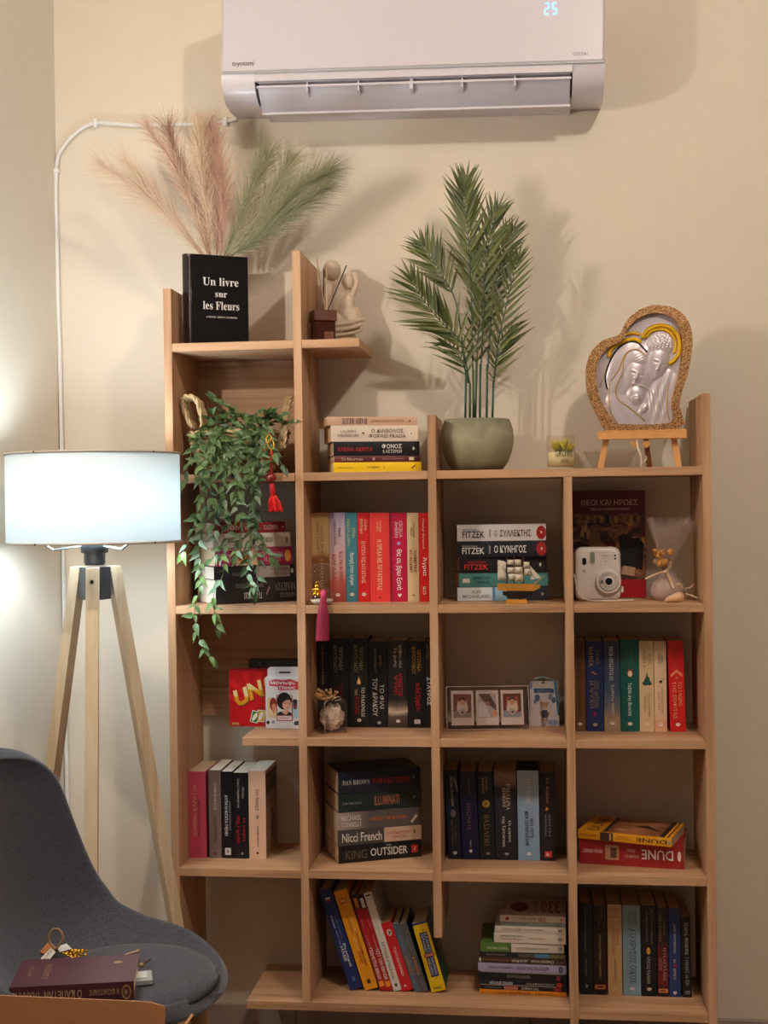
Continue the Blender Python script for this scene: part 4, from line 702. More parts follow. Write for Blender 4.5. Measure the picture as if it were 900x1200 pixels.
# wide dark cover of the fat peach paperback, seen from its side
# ---- flat stack in the bottom middle cube
zb_ = zs(5)
FL = 'flat stack of thin books in the bottom middle cube'
def flat(lab, x0, x1, yt, yb, c, Y=.088, yaw=-2., z=None, up=False, **kw):
    global zb_
    X0 = W(x0, yb, Y).x; X1 = min(W(x1, yb, Y).x, R_(3)-.0065)
    t = W(x0, yt, Y).z-W(x0, yb, Y).z-.0006; h = (X1-X0)/math.cos(math.radians(yaw)); kw.setdefault('d', .14)
    o = book(lab, t, h, kw.pop('d'), c, group=FL, **kw); zz = zb_ if z is None else z
    lie(o, X0, Y, zz, yaw, t, h, up)
    if z is None: zb_ = zz+t+.0006
    return o
flat('thin orange magazine at the very bottom of the flat stack', 561.7, 666, 1160.8, 1166.4, '#D8851C', texts=[('ΜΙΧΑΛΗΣ ΣΠΕΡΟΣ', '#5A3210', .13, .36, .3, .7), ('Καλημέρα Ζωή', '#6A3A14', .42, .78, .15, .85)])
flat('thin dark book with pink smudge above the orange magazine', 562.5, 666, 1155.6, 1160.8, '#17171C', texts=[('ΤΗΣ ΚΑΡΔΙΑΣ', '#D8D0C8', .32, .52, .25, .75), ('μυθιστόρημα', '#8C8684', .76, .94, .3, .7)], prints=[('r', '#B86A5E', .56, .72, .1, .9), ('r', '#9A2A24', .06, .14, .1, .9)])
flat('dark navy legal book with red label near its spine end', 562, 665, 1149.5, 1155.6, '#1C2132', texts=[('ΝΟΜΟΣ ΕΠΙΠΛΩΝ', '#DCD8D8', .62, .88, .25, .8), ('ΑΛΕΞΑΝΔΡΟΣ', '#A8A4A4', .14, .46, .35, .7)], prints=[('r', '#141216', 0, .5, .02, .98), ('r', '#A82C22', .05, .11, .1, .95), ('r', '#C9B8A8', .12, .99, .90, .99)])
flat('black book with dim grey title in the lower flat stack', 561.4, 666, 1139.8, 1149.5, '#17161A', texts=[('ΝΕΥΡΟΨΥΧΟΛΟΓΙΑ', '#8C8680', .41, .68, .3, .66)], prints=[('r', '#8E3040', .07, .11, .2, .8), ('r', '#D8D0C8', .02, .98, .0, .05)])
flat('lavender book with dark title and round badge', 560.2, 665.5, 1129.9, 1139.8, '#A39EBE', texts=[('ΚΟΜΙΣΤΕΣ ΤΗΣ ΑΥΓΗΣ', '#3A3850', .20, .56, .26, .66), ('ΑΝΔΡΕΑΣ ΜΑΓΚΛΗΣ', '#4A4860', .60, .88, .34, .6)], prints=[('o', '#2A2C40', .035, .085, .15, .85), ('o', '#8A86A8', .048, .072, .32, .68)])
flat('brown family book with white lettering upside down', 561.5, 665.5, 1122.3, 1129.9, '#463029', texts=[('Οικογένεια', '#D9CFC4', .14, .40, .2, .8), ('μου & Φύση', '#D9CFC4', .44, .62, .2, .8), ('συνταγές', '#9A6A50', .66, .96, .3, .7), ('ΚΩΣΤΑΣ', '#9A8A7C', .03, .11, .5, .75)], prints=[('heart', '#E8DED2', .975, 1, .1, .9)])
flat('dark book with blue and olive landscape strip', 562, 665, 1117.2, 1122.3, '#1B1E20', texts=[('ΠΕΡΙΠΑΤΟΙ', '#8E8E8A', .7, .92, .3, .7)], prints=[('r', '#4A7FA8', .2, .36, .05, .95), ('r', '#6E6A44', .01, .2, .05, .95), ('r', '#5A4C44', .36, .55, .1, .9)])
z_g = zb_
flat('green book poking out on the left under the white ones', 563.2, 598, 1106.2, 1117, '#5A7A38', z=z_g, d=.145, yaw=0, texts=[('ΠΑΝΟΣ ΠΑΝΤΑΣ', '#D8DCC8', .08, .78, .42, .68)])
flat('white test book numbered 36 beside the green one', 599, 661, 1106.5, 1117, '#D9CDBE', z=z_g, d=.13, yaw=0, texts=[('ΘΕΜΑΤΑ ΤΗΣ ΓΛΩΣΣΑΣ ΜΟΥ', '#4A4440', .30, .92, .4, .62), ('36', '#2A2826', .035, .10, .3, .68)])
zb_ = z_g+W(563, 1106.2, .088).z-W(563, 1117, .088).z+.0006
flat('thick white test book numbered 35', 579, 665, 1094.2, 1106.2, '#DDD1C3', yaw=-1.5, texts=[('ΜΑΘΗΜΑΤΙΚΑ', '#5E5854', .30, .50, .42, .58), ('ΛΥΣΕΙΣ ΚΑΙ ΑΣΚΗΣΕΙΣ', '#4A4644', .58, .92, .2, .38), ('ΤΕΤΡΑΔΙΟ ΕΡΓΑΣΙΩΝ', '#7A7470', .6, .90, .52, .68), ('35', '#3A3836', .05, .10, .35, .65)])
flat('thin white test book numbered 34', 580, 665, 1086.2, 1094.2, '#DACFC1', yaw=-1.5, texts=[('ΠΡΑΚΤΙΚΕΣ ΑΣΚΗΣΕΙΣ', '#8E8680', .30, .58, .35, .6), ('ΓΛΩΣΣΑ Β ΤΕΥΧΟΣ', '#7A7470', .62, .90, .3, .66), ('34', '#2E2C2A', .05, .10, .25, .72)])
flat('very thin grey green booklet below the top white one', 587, 665, 1081.6, 1086.2, '#8C9894', yaw=-1.5, d=.15, texts=[('ΤΕΤΡΑΔΙΟ ΓΡΑΜΜΑΤΙΚΗΣ', '#4A5654', .08, .32, .3, .7), ('ΔΗΜΟΤΙΚΟΥ', '#5E6A68', .6, .86, .3, .7)])
o = flat('white workbook with red number print on top of the flat stack', 586, 665, 1073.6, 1081.6, '#DBCDC0', yaw=-1.5, d=.15, texts=[('330', '#B82A34', .30, .41, .2, .85), ('ΑΣΚΗΣΕΙΣ ΓΛΩΣΣΑΣ', '#4A4440', .44, .70, .35, .6)], prints=[('o', '#9A2630', .86, .92, .25, .75), ('o', '#5A2A2C', .05, .075, .3, .6)])
hh = .155
on_side(o, 0, [('o', '#7A1C22', .03, .105, .022, .068), ('o', '#9C3A38', .05, .07, .006, .012)], .16, .15, -1)
text_on('cover_title', '330', (-.0006, .025, .142), (0, 0, -.045), (0, .095, 0), mat('#A83A3C'), o)
text_on('cover_title', 'ΑΣΚΗΣΕΙΣ', (-.0006, .02, .088), (0, .09, 0), (0, 0, -.008), mat('#8A7068'), o)
# art on the turned cover of the fat peach paperback
for o in bpy.data.objects:
    if o.get('label', '').startswith('thick pale peach'):
        c_ = [x for x in o.children if x.name.startswith('cover')][0]; T_ = max(v.co.x for v in c_.data.vertices)
        on_side(o, T_, [('r', '#8A6A50', .001, .137, .002, .205), ('r', '#2E2628', .001, .137, .155, .206), ('feather', '#241C1C', .035, .11, .055, .115), ('bird', '#241C1C', .05, .10, .03, .08), ('slash', '#9A3A30', .01, .05, .16, .2)], .2, .138, 1)
    if o.get('label', '').startswith('yellow dictionary'):
        c_ = [x for x in o.children if x.name.startswith('cover')][0]; T_ = max(v.co.x for v in c_.data.vertices)
        on_side(o, T_, [('r', '#241C20', .001, .06, .06, .17), ('r', '#C05A3A', .07, .09, .075, .09), ('slash', '#1E6A4A', .03, .10, .1, .14)], .17, .115, 1)
# ================================================================ upright display books
def book_front(o, texts, prints=()):
    pass
# black vase shaped like a book
YV = .03; X0 = W(220, 399, YV).x
hv = W(220, 297, YV).z-zs(0); wv, tv = .150, .036
vase = thing('book_vase', 'glossy black book-shaped vase with white French title on its front', 'vase', (X0+.004, YV, zs(0)+.0003), (0, 0, math.radians(30)), None)
gl = mat('#120C0C', rough=.12, coat=.6)
b = MB(); k = 8; sp = [(-.001, tv*.98)]+[(-.009*math.sin(PI*i/k)-.001, tv*.98-tv*.96*i/k) for i in range(1, k)]+[(-.001, tv*.02)]
n_ = len(sp); b.add([(x, y, z) for z in (0, hv) for x, y in sp], [(i, n_+i, n_+i+1, i+1) for i in range(n_-1)]+[tuple(range(n_)), tuple(range(2*n_-1, n_-1, -1))]); o = b.build('spine', gl, vase, local=True, smooth=False); autosmooth(o, .6)
MB().bbox(.006, wv, -.001, .003, 0, hv, .001).build('front_board', gl, vase, local=True)
MB().bbox(.006, wv, tv-.003, tv+.001, 0, hv, .001).build('back_board', gl, vase, local=True)
MB().tube([(.003, .001, .001), (.003, .001, hv-.001)], .0028, 10).build('hinge_groove', mat('#4A4040', rough=.08, coat=.8), vase, local=True, smooth=True)
MB().box(wv-.006, wv-.003, .0032, tv-.0032, .003, hv-.003).build('fore_edge', mat('#5E3424', rough=.4), vase, local=True)
MB().box(.004, wv-.0065, .0032, tv-.0032, .003, hv-.06).build('inner_body', mat('#3A2018', rough=.5), vase, local=True)
wt = mat('#D8D2CC', rough=.5)
for s_, z0, z1, x0, x1 in (('Un livre', .66, .75, .035, .125), ('sur', .535, .585, .066, .096), ('les Fleurs', .395, .485, .035, .126)):
    text_on('title_lettering', s_, (x0, -.0014, z0*hv), (x1-x0, 0, 0), (0, 0, (z1-z0)*hv), wt, vase, serif=True)
text_on('subtitle_lettering', 'A BOOK ABOUT FLOWER', (.042, -.0014, .305*hv), (.078, 0, 0), (0, 0, .018*hv), wt, vase, serif=True)
text_on('spine_lettering', 'Un livre sur les Fleurs', (-.0104, .022, .72*hv), (0, 0, -.45*hv), (.003, -.008, 0), wt, vase, serif=True)
# ---- dried plumes in the vase
def plume(label, pts, Yb, Yt, wid, col, col2, nh, group, seed, droop=.25, st=.18):
    rnd = random.Random(seed)
    k = len(pts); P_ = smoothp([W(x, y, Yb+(Yt-Yb)*i/(k-1)) for i, (x, y) in enumerate(pts)], 8)
    o = thing('dried_plume', label, 'dried grass', P_[0], group=group)
    MB().tube(P_, [.0012*(1-.7*i/len(P_)) for i in range(len(P_))], 5).build('stem', mat(col2, rough=.8), o)
    m = bpy.data.materials.get('pl'+col) or mat(col, rough=.9, grain=.3, scale=200)
    b = MB(); N_ = len(P_)-1
    for q in range(int(nh*.8)):
        s = .02+.98*rnd.random()**.8; i = min(N_-1, int(s*N_)); f = s*N_-i; base = P_[i].lerp(P_[i+1], f); t = (P_[i+1]-P_[i]).normalized()
        a = rnd.random()*2*PI; sd = Vector((math.cos(a), .75*math.sin(a), 0)); sd = (sd-t*sd.dot(t)).normalized()
        env = min(1, (s+.12)/.45)*(1-.40*max(0, (s-.6)/.4)); ln = wid*env*(.5+.9*rnd.random())*2.1; op = .18+.55*rnd.random()
        d = (t+sd*op).normalized(); p1 = base+d*ln*.5; d2 = (d+sd*.2+Vector((0, 0, -droop*rnd.random()))).normalized(); p2 = p1+d2*ln*.35; p3 = p2+(d2+Vector((0, 0, -droop))).normalized()*ln*.22
        wv_ = .00036; sv = d.cross(Vector((0, 1, 0))).normalized()*wv_
        b.add([base-sv, base+sv, p1-sv*.8, p1+sv*.8, p2-sv*.5, p2+sv*.5, p3], [(0, 1, 3, 2), (2, 3, 5, 4), (4, 5, 6)])
    b.build('plume_hairs', m, o, kind='stuff')
    return o
GP = 'dried pampas plumes in the black vase'
YP = .075
plume('pale beige plume arching far out to the left', [(238, 300), (205, 262), (168, 225), (122, 196)], YP, .02, .045, '#D8BDA4', '#B98E6E', 800, GP, 1, .1, .12)
plume('short pale beige plume arching left, above the far left one', [(240, 300), (215, 268), (185, 232), (148, 190)], YP, .06, .038, '#DCC3AA', '#B08C70', 600, GP, 2, .1, .12)
plume('tall beige plume leaning left of the reddish ones', [(244, 300), (228, 250), (205, 195), (172, 148)], YP, .05, .032, '#CFAE96', '#A07A5E', 900, GP, 3, .12)
plume('reddish brown plume with a dark stem, left one', [(246, 300), (236, 250), (215, 200), (197, 152)], YP, .08, .040, '#A98270', '#6E4634', 900, GP, 4, .15)
plume('tallest cream plume in the middle of the bunch', [(247, 300), (243, 250), (235, 200), (233, 150)], YP, .05, .036, '#D9BFA2', '#B08C6C', 1000, GP, 5, .1)
plume('rose brown plume standing right of the cream one', [(254, 300), (255, 250), (247, 200), (243, 152)], YP, .09, .042, '#B28A78', '#7A4E3C', 1100, GP, 6, .12)
plume('rose beige plume leaning slightly right beside the green ones', [(258, 300), (262, 255), (258, 205), (250, 160)], YP, .06, .04, '#BC9680', '#8C604A', 900, GP, 7, .1)
GG = 'dried green plumes in the black vase'
plume('slim green plume rising steeply beside the rose ones', [(263, 300), (280, 260), (298, 215), (312, 184)], YP, .06, .042, '#8C8866', '#4E5436', 1000, GG, 8, .1)
plume('olive green plume in the middle of the green ones', [(266, 300), (295, 265), (320, 225), (340, 190)], YP, .09, .045, '#A09A78', '#5C5E3E', 1000, GG, 9, .12)
plume('dense green plume with a bent dark tip reaching right', [(270, 300), (305, 272), (345, 225), (381, 203)], YP, .03, .045, '#858462', '#565C38', 1300, GG, 10, .12)
plume('low green plume spreading furthest right', [(272, 300), (305, 278), (340, 250), (380, 222)], YP, .07, .045, '#99967A', '#6A6C48', 1200, GG, 11, .2)

# ---- reed diffuser
YD = .06; xd = W(378, 397, YD).x; hb = W(378, 376, YD).z-zs(0)
dif = thing('reed_diffuser', 'square amber glass reed diffuser with wooden lid and sticks', 'diffuser', (xd+.002, YD, zs(0)+.0003), (0, 0, math.radians(24)))
am = mat('#3E1A0E', rough=.08, coat=.5); wd = mat('#5A2C1A', rough=.4, grain=.2, scale=60)
s_ = .0225
b = MB(); b.bbox(-s_+.002, s_*1.4, .0, 2*s_, 0, hb, .0025); b.build('amber_bottle', am, dif, local=True)
b = MB(); b.bbox(-s_-.0005, s_*1.4+.003, -.002, 2*s_+.002, hb+.0002, hb+.0265, .0015); b.build('wooden_lid', wd, dif, local=True)
MB().box(.002, .026, -.0012, -.0002, .008, .026).build('paper_label', mat('#6E3A20', rough=.5), dif, local=True)
text_on('label_lettering', 'diffuser', (.006, -.0015, .016), (.016, 0, 0), (0, 0, .003), mat('#2A140C'), dif)
T0 = Vector((0, 0, 0))
for nm, (x0, y0), (x1, y1), dy, c_ in (('reed', (381, 364), (371, 302), .0, '#C9A27E'), ('reed', (383, 364), (382.5, 306), .01, '#D6B896'), ('reed', (379, 364), (379.5, 316), .03, '#1C1818'), ('reed', (384, 364), (406, 311), .02, '#1A1616')):
    p0, p1 = W(x0, y0, YD+.02), W(x1, y1, YD+.02+dy); inv = (Matrix.Translation(dif.location) @ Matrix.Rotation(math.radians(24), 4, 'Z')).inverted()
    MB().tube([inv @ p0, inv @ p1], .0014, 6).build(nm, mat(c_, rough=.7), dif, local=True)
# ---- abstract couple figurine behind it
YF = .17
fig = thing('couple_figurine', 'pale stone figurine of an abstract embracing couple behind the diffuser', 'figurine', (W(400, 397, YF).x, YF, zs(0)+.0003))
mpp = 2.107e-3
def fp(x, y, dy=0): p = W(x, y, YF+dy); return p
b = MB()
def blob(x, y, rx, rz, ry=None, dy=0, rot=0):
    b.ball(fp(x, y, dy), (rx*mpp, (ry or rx)*mpp, rz*mpp), 16, Matrix.Rotation(math.radians(rot), 3, 'Y'))
blob(389, 317, 11, 12.5, 10)          # larger bowed head
blob(408, 330, 7.5, 10, 7, -.004, -8)  # smaller head
blob(384, 352, 9, 24, 9, 0, 3); blob(396, 352, 12, 24, 9); blob(405, 362, 12, 20, 9, -.004, 8); blob(398, 382, 21, 17, 14); blob(409, 374, 14, 18, 11, -.004, -10); blob(388, 385, 16, 13, 13)
b.tube(smoothp([fp(409, 319), fp(416, 322), fp(418, 333), fp(413, 345), fp(411, 356), fp(417, 366), fp(422, 378)], 5), [.004]*6+[.006]*6+[.008]*6+[.010]*6+[.012]*6+[.013]*7, 10)
for yy, ex in ((376, 23), (382, 24.5), (388, 24)):
    b.tube([fp(400+ex*math.cos(a), yy+4.5*math.sin(a)+3*math.cos(a)*-1, -.028*math.sin(a)) for a in [PI*(i/12) for i in range(13)]], .0042, 8)
b.lathe([(.001, 0), (.042, 0), (.043, .006), (.038, .03), (.03, .05), (.001, .05)], (fp(399, 397).x, YF, zs(0)+.0003), 24, sy=.62)
fo = b.build('sculpted_body', mat('#CDB7A0', rough=.5, grain=.05), fig, smooth=True)
mod(fo, 'REMESH', mode='VOXEL', voxel_size=.0016, use_smooth_shade=True); mod(fo, 'SMOOTH', factor=.6, iterations=6)

# ---- potted palm
YQ = .11; pc = W(559.5, 549, YQ).x
palm = thing('potted_palm', 'potted artificial palm in round mossy grey stone bowl on the shelf', 'potted plant', (pc, YQ, zs(1)))
R = .0885; Hp = .124
prof = [(.001, .0004), (.052, .0004), (.062, .004), (.074, .022), (.084, .048), (.0885, .075), (.087, .098), (.081, .118), (.0775, Hp), (.073, Hp), (.074, .108), (.001, .104)]
po = MB().lathe(prof, (pc, YQ, zs(1)), 40, close=False).build('stone_pot', ramp_mat([(0, '#6B6650'), (.4, '#8E8A6C'), (.65, '#A09A80'), (1, '#7A7660')], 2, 0, Hp, .85, 18, .9), palm, smooth=True)
MB().lathe([(.001, .109), (.0745, .109)], (pc, YQ, zs(1)), 24, close=False).build('soil', mat('#3A3024', rough=1, grain=.4, scale=80), palm)
pz = lambda x, y, Y=YQ: W(440+x/3.159, 180+y/3.159, Y)
stemm = mat('#2E4A32', rough=.5)
leafmats = [ramp_mat([(0, '#323C20'), (.5, '#5E6430'), (1, '#2A3822')], 1, -.5, .5, .45), ramp_mat([(0, '#243018'), (.5, '#4A5226'), (1, '#1E2A16')], 1, -.5, .5, .45)]
def leafmesh(nm, m, bend=.1, fold=.18, wide=.11, n=7, tip=1.):
    vs = []; fs = []
    for i in range(n+1):
        s = i/n; w_ = wide*(math.sin(PI*min(1, s*1.02)**.62))**.9*(1-s*.25)*.5 if 0 < s < 1 else .004
        z = -bend*s*s
        vs += [(s, -w_, z+fold*w_), (s, 0, z), (s, w_, z+fold*w_)]
    for i in range(n): a = i*3; fs += [(a, a+3, a+4, a+1), (a+1, a+4, a+5, a+2)]
    me = bpy.data.meshes.new(nm); me.from_pydata(vs, [], fs); me.materials.append(m)
    me.polygons.foreach_set('use_smooth', [True]*len(fs)); return me
PL = [leafmesh('leaflet', leafmats[i % 2], bend=.06+.1*(i//2), fold=.5, wide=.12) for i in range(4)]
def orient(d, up):
    d = d.normalized(); y = up.cross(d); y = y.normalized() if y.length > 1e-5 else d.orthogonal().normalized(); z = d.cross(y)
    return Matrix((d, y, z)).transposed()
def put_leaf(nm, me, parent, base, d, up, ln, wd):
    o = bpy.data.objects.new(nm, me); C.objects.link(o); o.parent = parent
    M = orient(d, up).to_4x4(); M.translation = base-root_of(parent).location
    o.matrix_local = M @ Matrix.Diagonal((ln, wd, ln, 1)); return o
rp = random.Random(3); cnt = 0
def frond(pts, Y0, Y1, n, ln, s0=.2, ang=34, spread=1., lmul=(1, 1)):
    global cnt
    k = len(pts); P_ = smoothp([pz(x, y, Y0+(Y1-Y0)*i/(k-1)) for i, (x, y) in enumerate(pts)], 8); N_ = len(P_)-1
    fr = MB().tube(P_, [.0022-.0016*i/N_ for i in range(N_+1)], 5).build('frond', stemm, palm, smooth=True)
    for q in range(n):
        for sgn in (-1, 1):
            s = s0+(1-s0)*(q+.25*(sgn > 0))/n; i = min(N_-1, int(s*N_)); f = s*N_-i; base = P_[i].lerp(P_[i+1], f); t = (P_[min(i+1, N_)]-P_[max(i-1, 0)]).normalized()
            sd = t.cross(Vector((0, -1, 0))).normalized()*sgn
            a = math.radians(ang*(1.15-.55*s)+rp.uniform(-5, 5)); dep = Vector((0, rp.uniform(-.45, .15)*spread, 0))
            d = t*math.cos(a)+sd*math.sin(a)+dep*.6; sl = (s-s0)/(1-s0)
            L_n = ln*1.22*(.62+.55*math.sin(PI*min(1, sl*.9+.15)))*(1-.25*sl)*rp.uniform(.9, 1.08)*(lmul[0] if sgn < 0 else lmul[1])
            up = Vector((rp.uniform(-.3, .3), -1, .35+rp.uniform(-.3, .3)))
            if cnt < 296: put_leaf('leaflet', PL[rp.randrange(4)], fr, base, d, up-d*up.dot(d.normalized()), L_n, L_n*rp.uniform(.8, 1.1)); cnt += 1
    put_leaf('leaflet', PL[0], fr, P_[-1], (P_[-1]-P_[-2]), Vector((0, -1, .2)), ln*.62, ln*.6); cnt += 1
for x0, x1, yt in ((331, 336, 800), (349, 350, 850), (362, 362, 800), (386, 388, 780), (411, 414, 780), (431, 437, 850), (368, 375, 760)):
    p0, p1 = pz(x0, 1000), pz(x1, yt); p0.z = zs(1)+.10
    MB().tube([p0, p1], .0027, 8).build('stem', stemm, palm, smooth=True)
frond([(362, 880), (356, 560), (345, 330), (331, 170), (338, 95)], YQ, .09, 24, .079, .30, 36)
frond([(349, 850), (315, 700), (240, 620), (170, 530), (130, 455)], YQ, .05, 19, .083, .12, 40, lmul=(1.1, .95))
frond([(336, 830), (300, 560), (245, 450), (200, 375), (170, 330)], YQ, .14, 15, .074, .32, 38)
frond([(388, 850), (400, 600), (408, 420), (432, 270), (452, 210)], YQ, .11, 19, .080, .22, 36)
frond([(414, 830), (430, 600), (455, 440), (490, 330), (510, 280)], YQ, .16, 17, .072, .22, 34)
frond([(437, 850), (455, 700), (485, 560), (515, 440), (530, 380)], YQ, .08, 15, .068, .12, 36)
frond([(437, 860), (450, 760), (472, 690), (500, 640)], YQ, .13, 8, .070, .10, 42, lmul=(.5, 1.1))
frond([(375, 840), (380, 680), (395, 560), (410, 450)], YQ, .19, 13, .066, .15, 34)
frond([(345, 850), (325, 780), (290, 720), (262, 700)], YQ, .10, 7, .068, .15, 44, lmul=(1, .7))
print('palm leaflets', cnt)

# ---- candle glass with succulent
YC = .07; gx = W(657.5, 546, YC).x
cg = thing('succulent_glass', 'small glass jar with yellow succulents reading GROWS HERE', 'planter', (gx, YC, zs(1)+.0003))
rr = .0335; hg = W(657, 510.5, YC).z-zs(1)
o = MB().lathe([(.001, 0), (rr-.001, 0), (rr, .002), (rr, hg), (rr-.0018, hg), (rr-.0018, .006), (.001, .006)], (gx, YC, zs(1)+.0003), 32, close=False).build('glass_jar', glass('#FCFAF6', alpha=.95, edge=.5), cg, smooth=True)
MB().lathe([(.001, .0065), (rr-.003, .0065), (rr-.003, hg*.50), (.001, hg*.50)], (gx, YC, zs(1)+.0003), 28).build('pale_filling', mat('#E0D6AC', rough=.6), cg, smooth=True)
tm = mat('#3A3628', rough=.5)
def cyl_text(nm, s_, R_, cx, cy, z0, z1, a0, a1, m, parent):
    vs, fs, _ = text_geo(s_); b = MB(); b.add([(cx+R_*math.sin(a0+(a1-a0)*x), cy-R_*math.cos(a0+(a1-a0)*x), z0+(z1-z0)*y) for x, y in vs], fs); return b.build(nm, m, parent)
cyl_text('lettering', 'GROWS', rr+.0006, gx, YC, zs(1)+hg*.36, zs(1)+hg*.56, -.42, .86, tm, cg)
cyl_text('lettering', 'HERE', rr+.0006, gx, YC, zs(1)+hg*.18, zs(1)+hg*.29, -.02, .48, tm, cg)
sm = [ramp_mat([(0, '#6E8A50'), (.45, '#C8C04A'), (1, '#EADC6A')], 0, 0, 1, .5)]
SL_ = leafmesh('succulent_leaf', sm[0], bend=-.35, fold=.9, wide=.62, n=5)
rs = random.Random(5)
for cx, cy, cz, n in ((-.013, 0, .52, 9), (.010, -.006, .55, 9), (.000, .012, .50, 7), (.020, .004, .48, 6)):
    ctr = Vector((gx+cx, YC+cy, zs(1)+hg*cz))
    for q in range(n):
        a = 2*PI*q/n+rs.random(); el = rs.uniform(.4, 1.2); d = Vector((math.cos(a)*math.cos(el), math.sin(a)*math.cos(el), math.sin(el)))
        put_leaf('succulent_leaf', SL_, cg, ctr, d, Vector((0, 0, 1))-d*d.z, .029, .024)
# ---- glass bowl behind the easel
YB = .185; bx = W(715, 546, YB).x; rb = .064
gb = thing('glass_bowl', 'clear scalloped glass bowl standing behind the small easel', 'bowl', (bx, YB, zs(1)+.0003))
def bowl(i, j):
    a = 2*PI*i; s = j; r_ = rb*(.55+.45*s**.7)*(1+.022*s*math.cos(24*a)); return (bx+r_*math.cos(a), YB+r_*math.sin(a), zs(1)+.0006+.046*s*(1+.02*math.cos(24*a)*s))
b = MB(); b.grid(bowl, 96, 6); o = b.build('bowl_wall', glass('#F4F1EC', alpha=.88, edge=.7), gb, smooth=True)
MB().lathe([(.001, 0), (rb*.55, 0), (rb*.55, .002), (.001, .002)], (bx, YB, zs(1)+.0004), 32).build('bowl_foot', glass('#D8D0C4', alpha=.8), gb)
# ---- easel and heart icon
YE = .085
hx = lambda x, y, Y=YE: W(630+x/4.091, 340+y/4.091, Y)
ez = mat('#D39A5C', rough=.5, grain=.12, scale=50)
easel = thing('tabletop_easel', 'small golden wooden tabletop easel holding the heart-shaped plaque', 'easel', (hx(495, 850).x, YE, zs(1)))
def bar(p, q, w_, t_, nm, Y0, Y1=None, m=ez, par=easel):
    p = Vector(p); q = Vector(q); d = (q-p).normalized(); s_ = Vector((0, 1, 0)).cross(d).normalized()*w_/2; y = d.cross(s_).normalized()*t_/2
    vs = [c+a*s_+e_*y for c in (p, q) for a in (-1, 1) for e_ in (-1, 1)]
    return MB().add(vs, [(0, 1, 3, 2), (4, 6, 7, 5), (0, 4, 5, 1), (2, 3, 7, 6), (1, 5, 7, 3), (0, 2, 6, 4)]).build(nm, m, par)
zf = zs(1)+.0006
a_ = hx(278, 0, YE-.018).x; b_ = hx(706, 0, YE-.018).x; z0 = hx(490, 722, YE-.018).z+.004; z1 = hx(490, 680, YE-.018).z
MB().bbox(a_, b_, YE-.024, YE-.008, z0, z1, .001).build('ledge', ez, easel)
MB().bbox(a_, b_, YE-.024, YE-.0215, z1+.0002, z1+.004, .0008).build('ledge_lip', ez, easel)
p0 = hx(300, 845, YE); p0.z = zf+.001; bar(p0, hx(345, 640, YE+.004), .0135, .007, 'front_leg', 0)
p0 = hx(677, 842, YE); p0.z = zf+.001; bar(p0, hx(640, 640, YE+.004), .0135, .007, 'front_leg', 0)
p0 = hx(537, 845, YE+.075); p0.z = zf+.001; bar(p0, hx(500, 560, YE+.024), .012, .007, 'back_leg', 0, m=mat('#8A5A34', rough=.5))
for x in (466, 520): q = hx(x, 722, YE-.014); MB().prism([(q.x-.008, q.z), (q.x+.008, q.z), (q.x+.008, q.z-.012), (q.x, q.z-.017), (q.x-.008, q.z-.010)], YE-.015, YE-.009).build('peg', ez, easel)
tw = thing('white_twig', 'thin white painted twig standing under the easel', 'twig', hx(490, 850, .10))
qq = smoothp([hx(476, 722, .062), hx(480, 755, .058), hx(494, 790, .055), (hx(498, 820, .055)), Vector((hx(496, 850, .055).x, .055, zs(1)+.002))], 4)
MB().tube(qq, .0022, 6).build('twig_stem', mat('#D9C8B4', rough=.6), tw, smooth=True)
MB().tube(smoothp([hx(496, 840, .055), hx(512, 820, .052), hx(522, 812, .05), hx(520, 795, .05)], 3), .0015, 5).build('side_twig', mat('#D9C8B4', rough=.6), tw, smooth=True)
plq = thing('heart_plaque', 'heart-shaped silver relief of a praying family in a gold glitter frame', 'icon', (hx(495, 672, YE+.004).x, YE+.004, z1))
outer = [(350, 680), (318, 668), (298, 630), (262, 560), (236, 480), (230, 400), (240, 340), (265, 290), (310, 248), (380, 223), (402, 203), (420, 160), (470, 110), (530, 82), (590, 77), (650, 90), (700, 125), (730, 175), (742, 240), (735, 330), (715, 420), (690, 500), (679, 560), (680, 672)]
inner = [(380, 645), (362, 628), (340, 600), (300, 525), (285, 455), (283, 390), (290, 350), (308, 315), (345, 277), (405, 247), (428, 205), (440, 180), (475, 146), (522, 122), (572, 115), (622, 126), (660, 150), (684, 200), (692, 260), (688, 330), (670, 430), (650, 500), (640, 550), (633, 640)]
def cmr(pts, n=4):
    out = []; k = len(pts)
    for i in range(k):
        a, b2, c2, d = [Vector((*pts[(i+j) % k], 0)) for j in (-1, 0, 1, 2)]
        for q in range(n): t = q/n; out.append(tuple((.5*((2*b2)+(-a+c2)*t+(2*a-5*b2+4*c2-d)*t*t+(-a+3*b2-3*c2+d)*t**3))[:2]))
    return out
O_, I_ = cmr(outer, 3), cmr(inner, 3)
YH = YE+.004; tz = z1+.0045-hx(350, 680, YH).z
toxz = lambda x, y: (hx(x, y, YH).x, hx(x, y, YH).z+tz)
A_ = [toxz(*p) for p in O_]; B_ = [toxz(*p) for p in I_]
glit = bpy.data.materials.new('gold_glitter'); glit.use_nodes = True; n = glit.node_tree.nodes; L = glit.node_tree.links; b_ = n['Principled BSDF']
b_.inputs['Metallic'].default_value = .75; b_.inputs['Roughness'].default_value = .38
tc = n.new('ShaderNodeTexCoord'); vo = n.new('ShaderNodeTexVoronoi'); vo.inputs['Scale'].default_value = 620; L.new(tc.outputs['Object'], vo.inputs['Vector'])
cr = n.new('ShaderNodeValToRGB'); e = cr.color_ramp.elements; e[0].color = (*lin('#8A5228'), 1); e[1].color = (*lin('#F4C48C'), 1); e[0].position = .15; e[1].position = .85
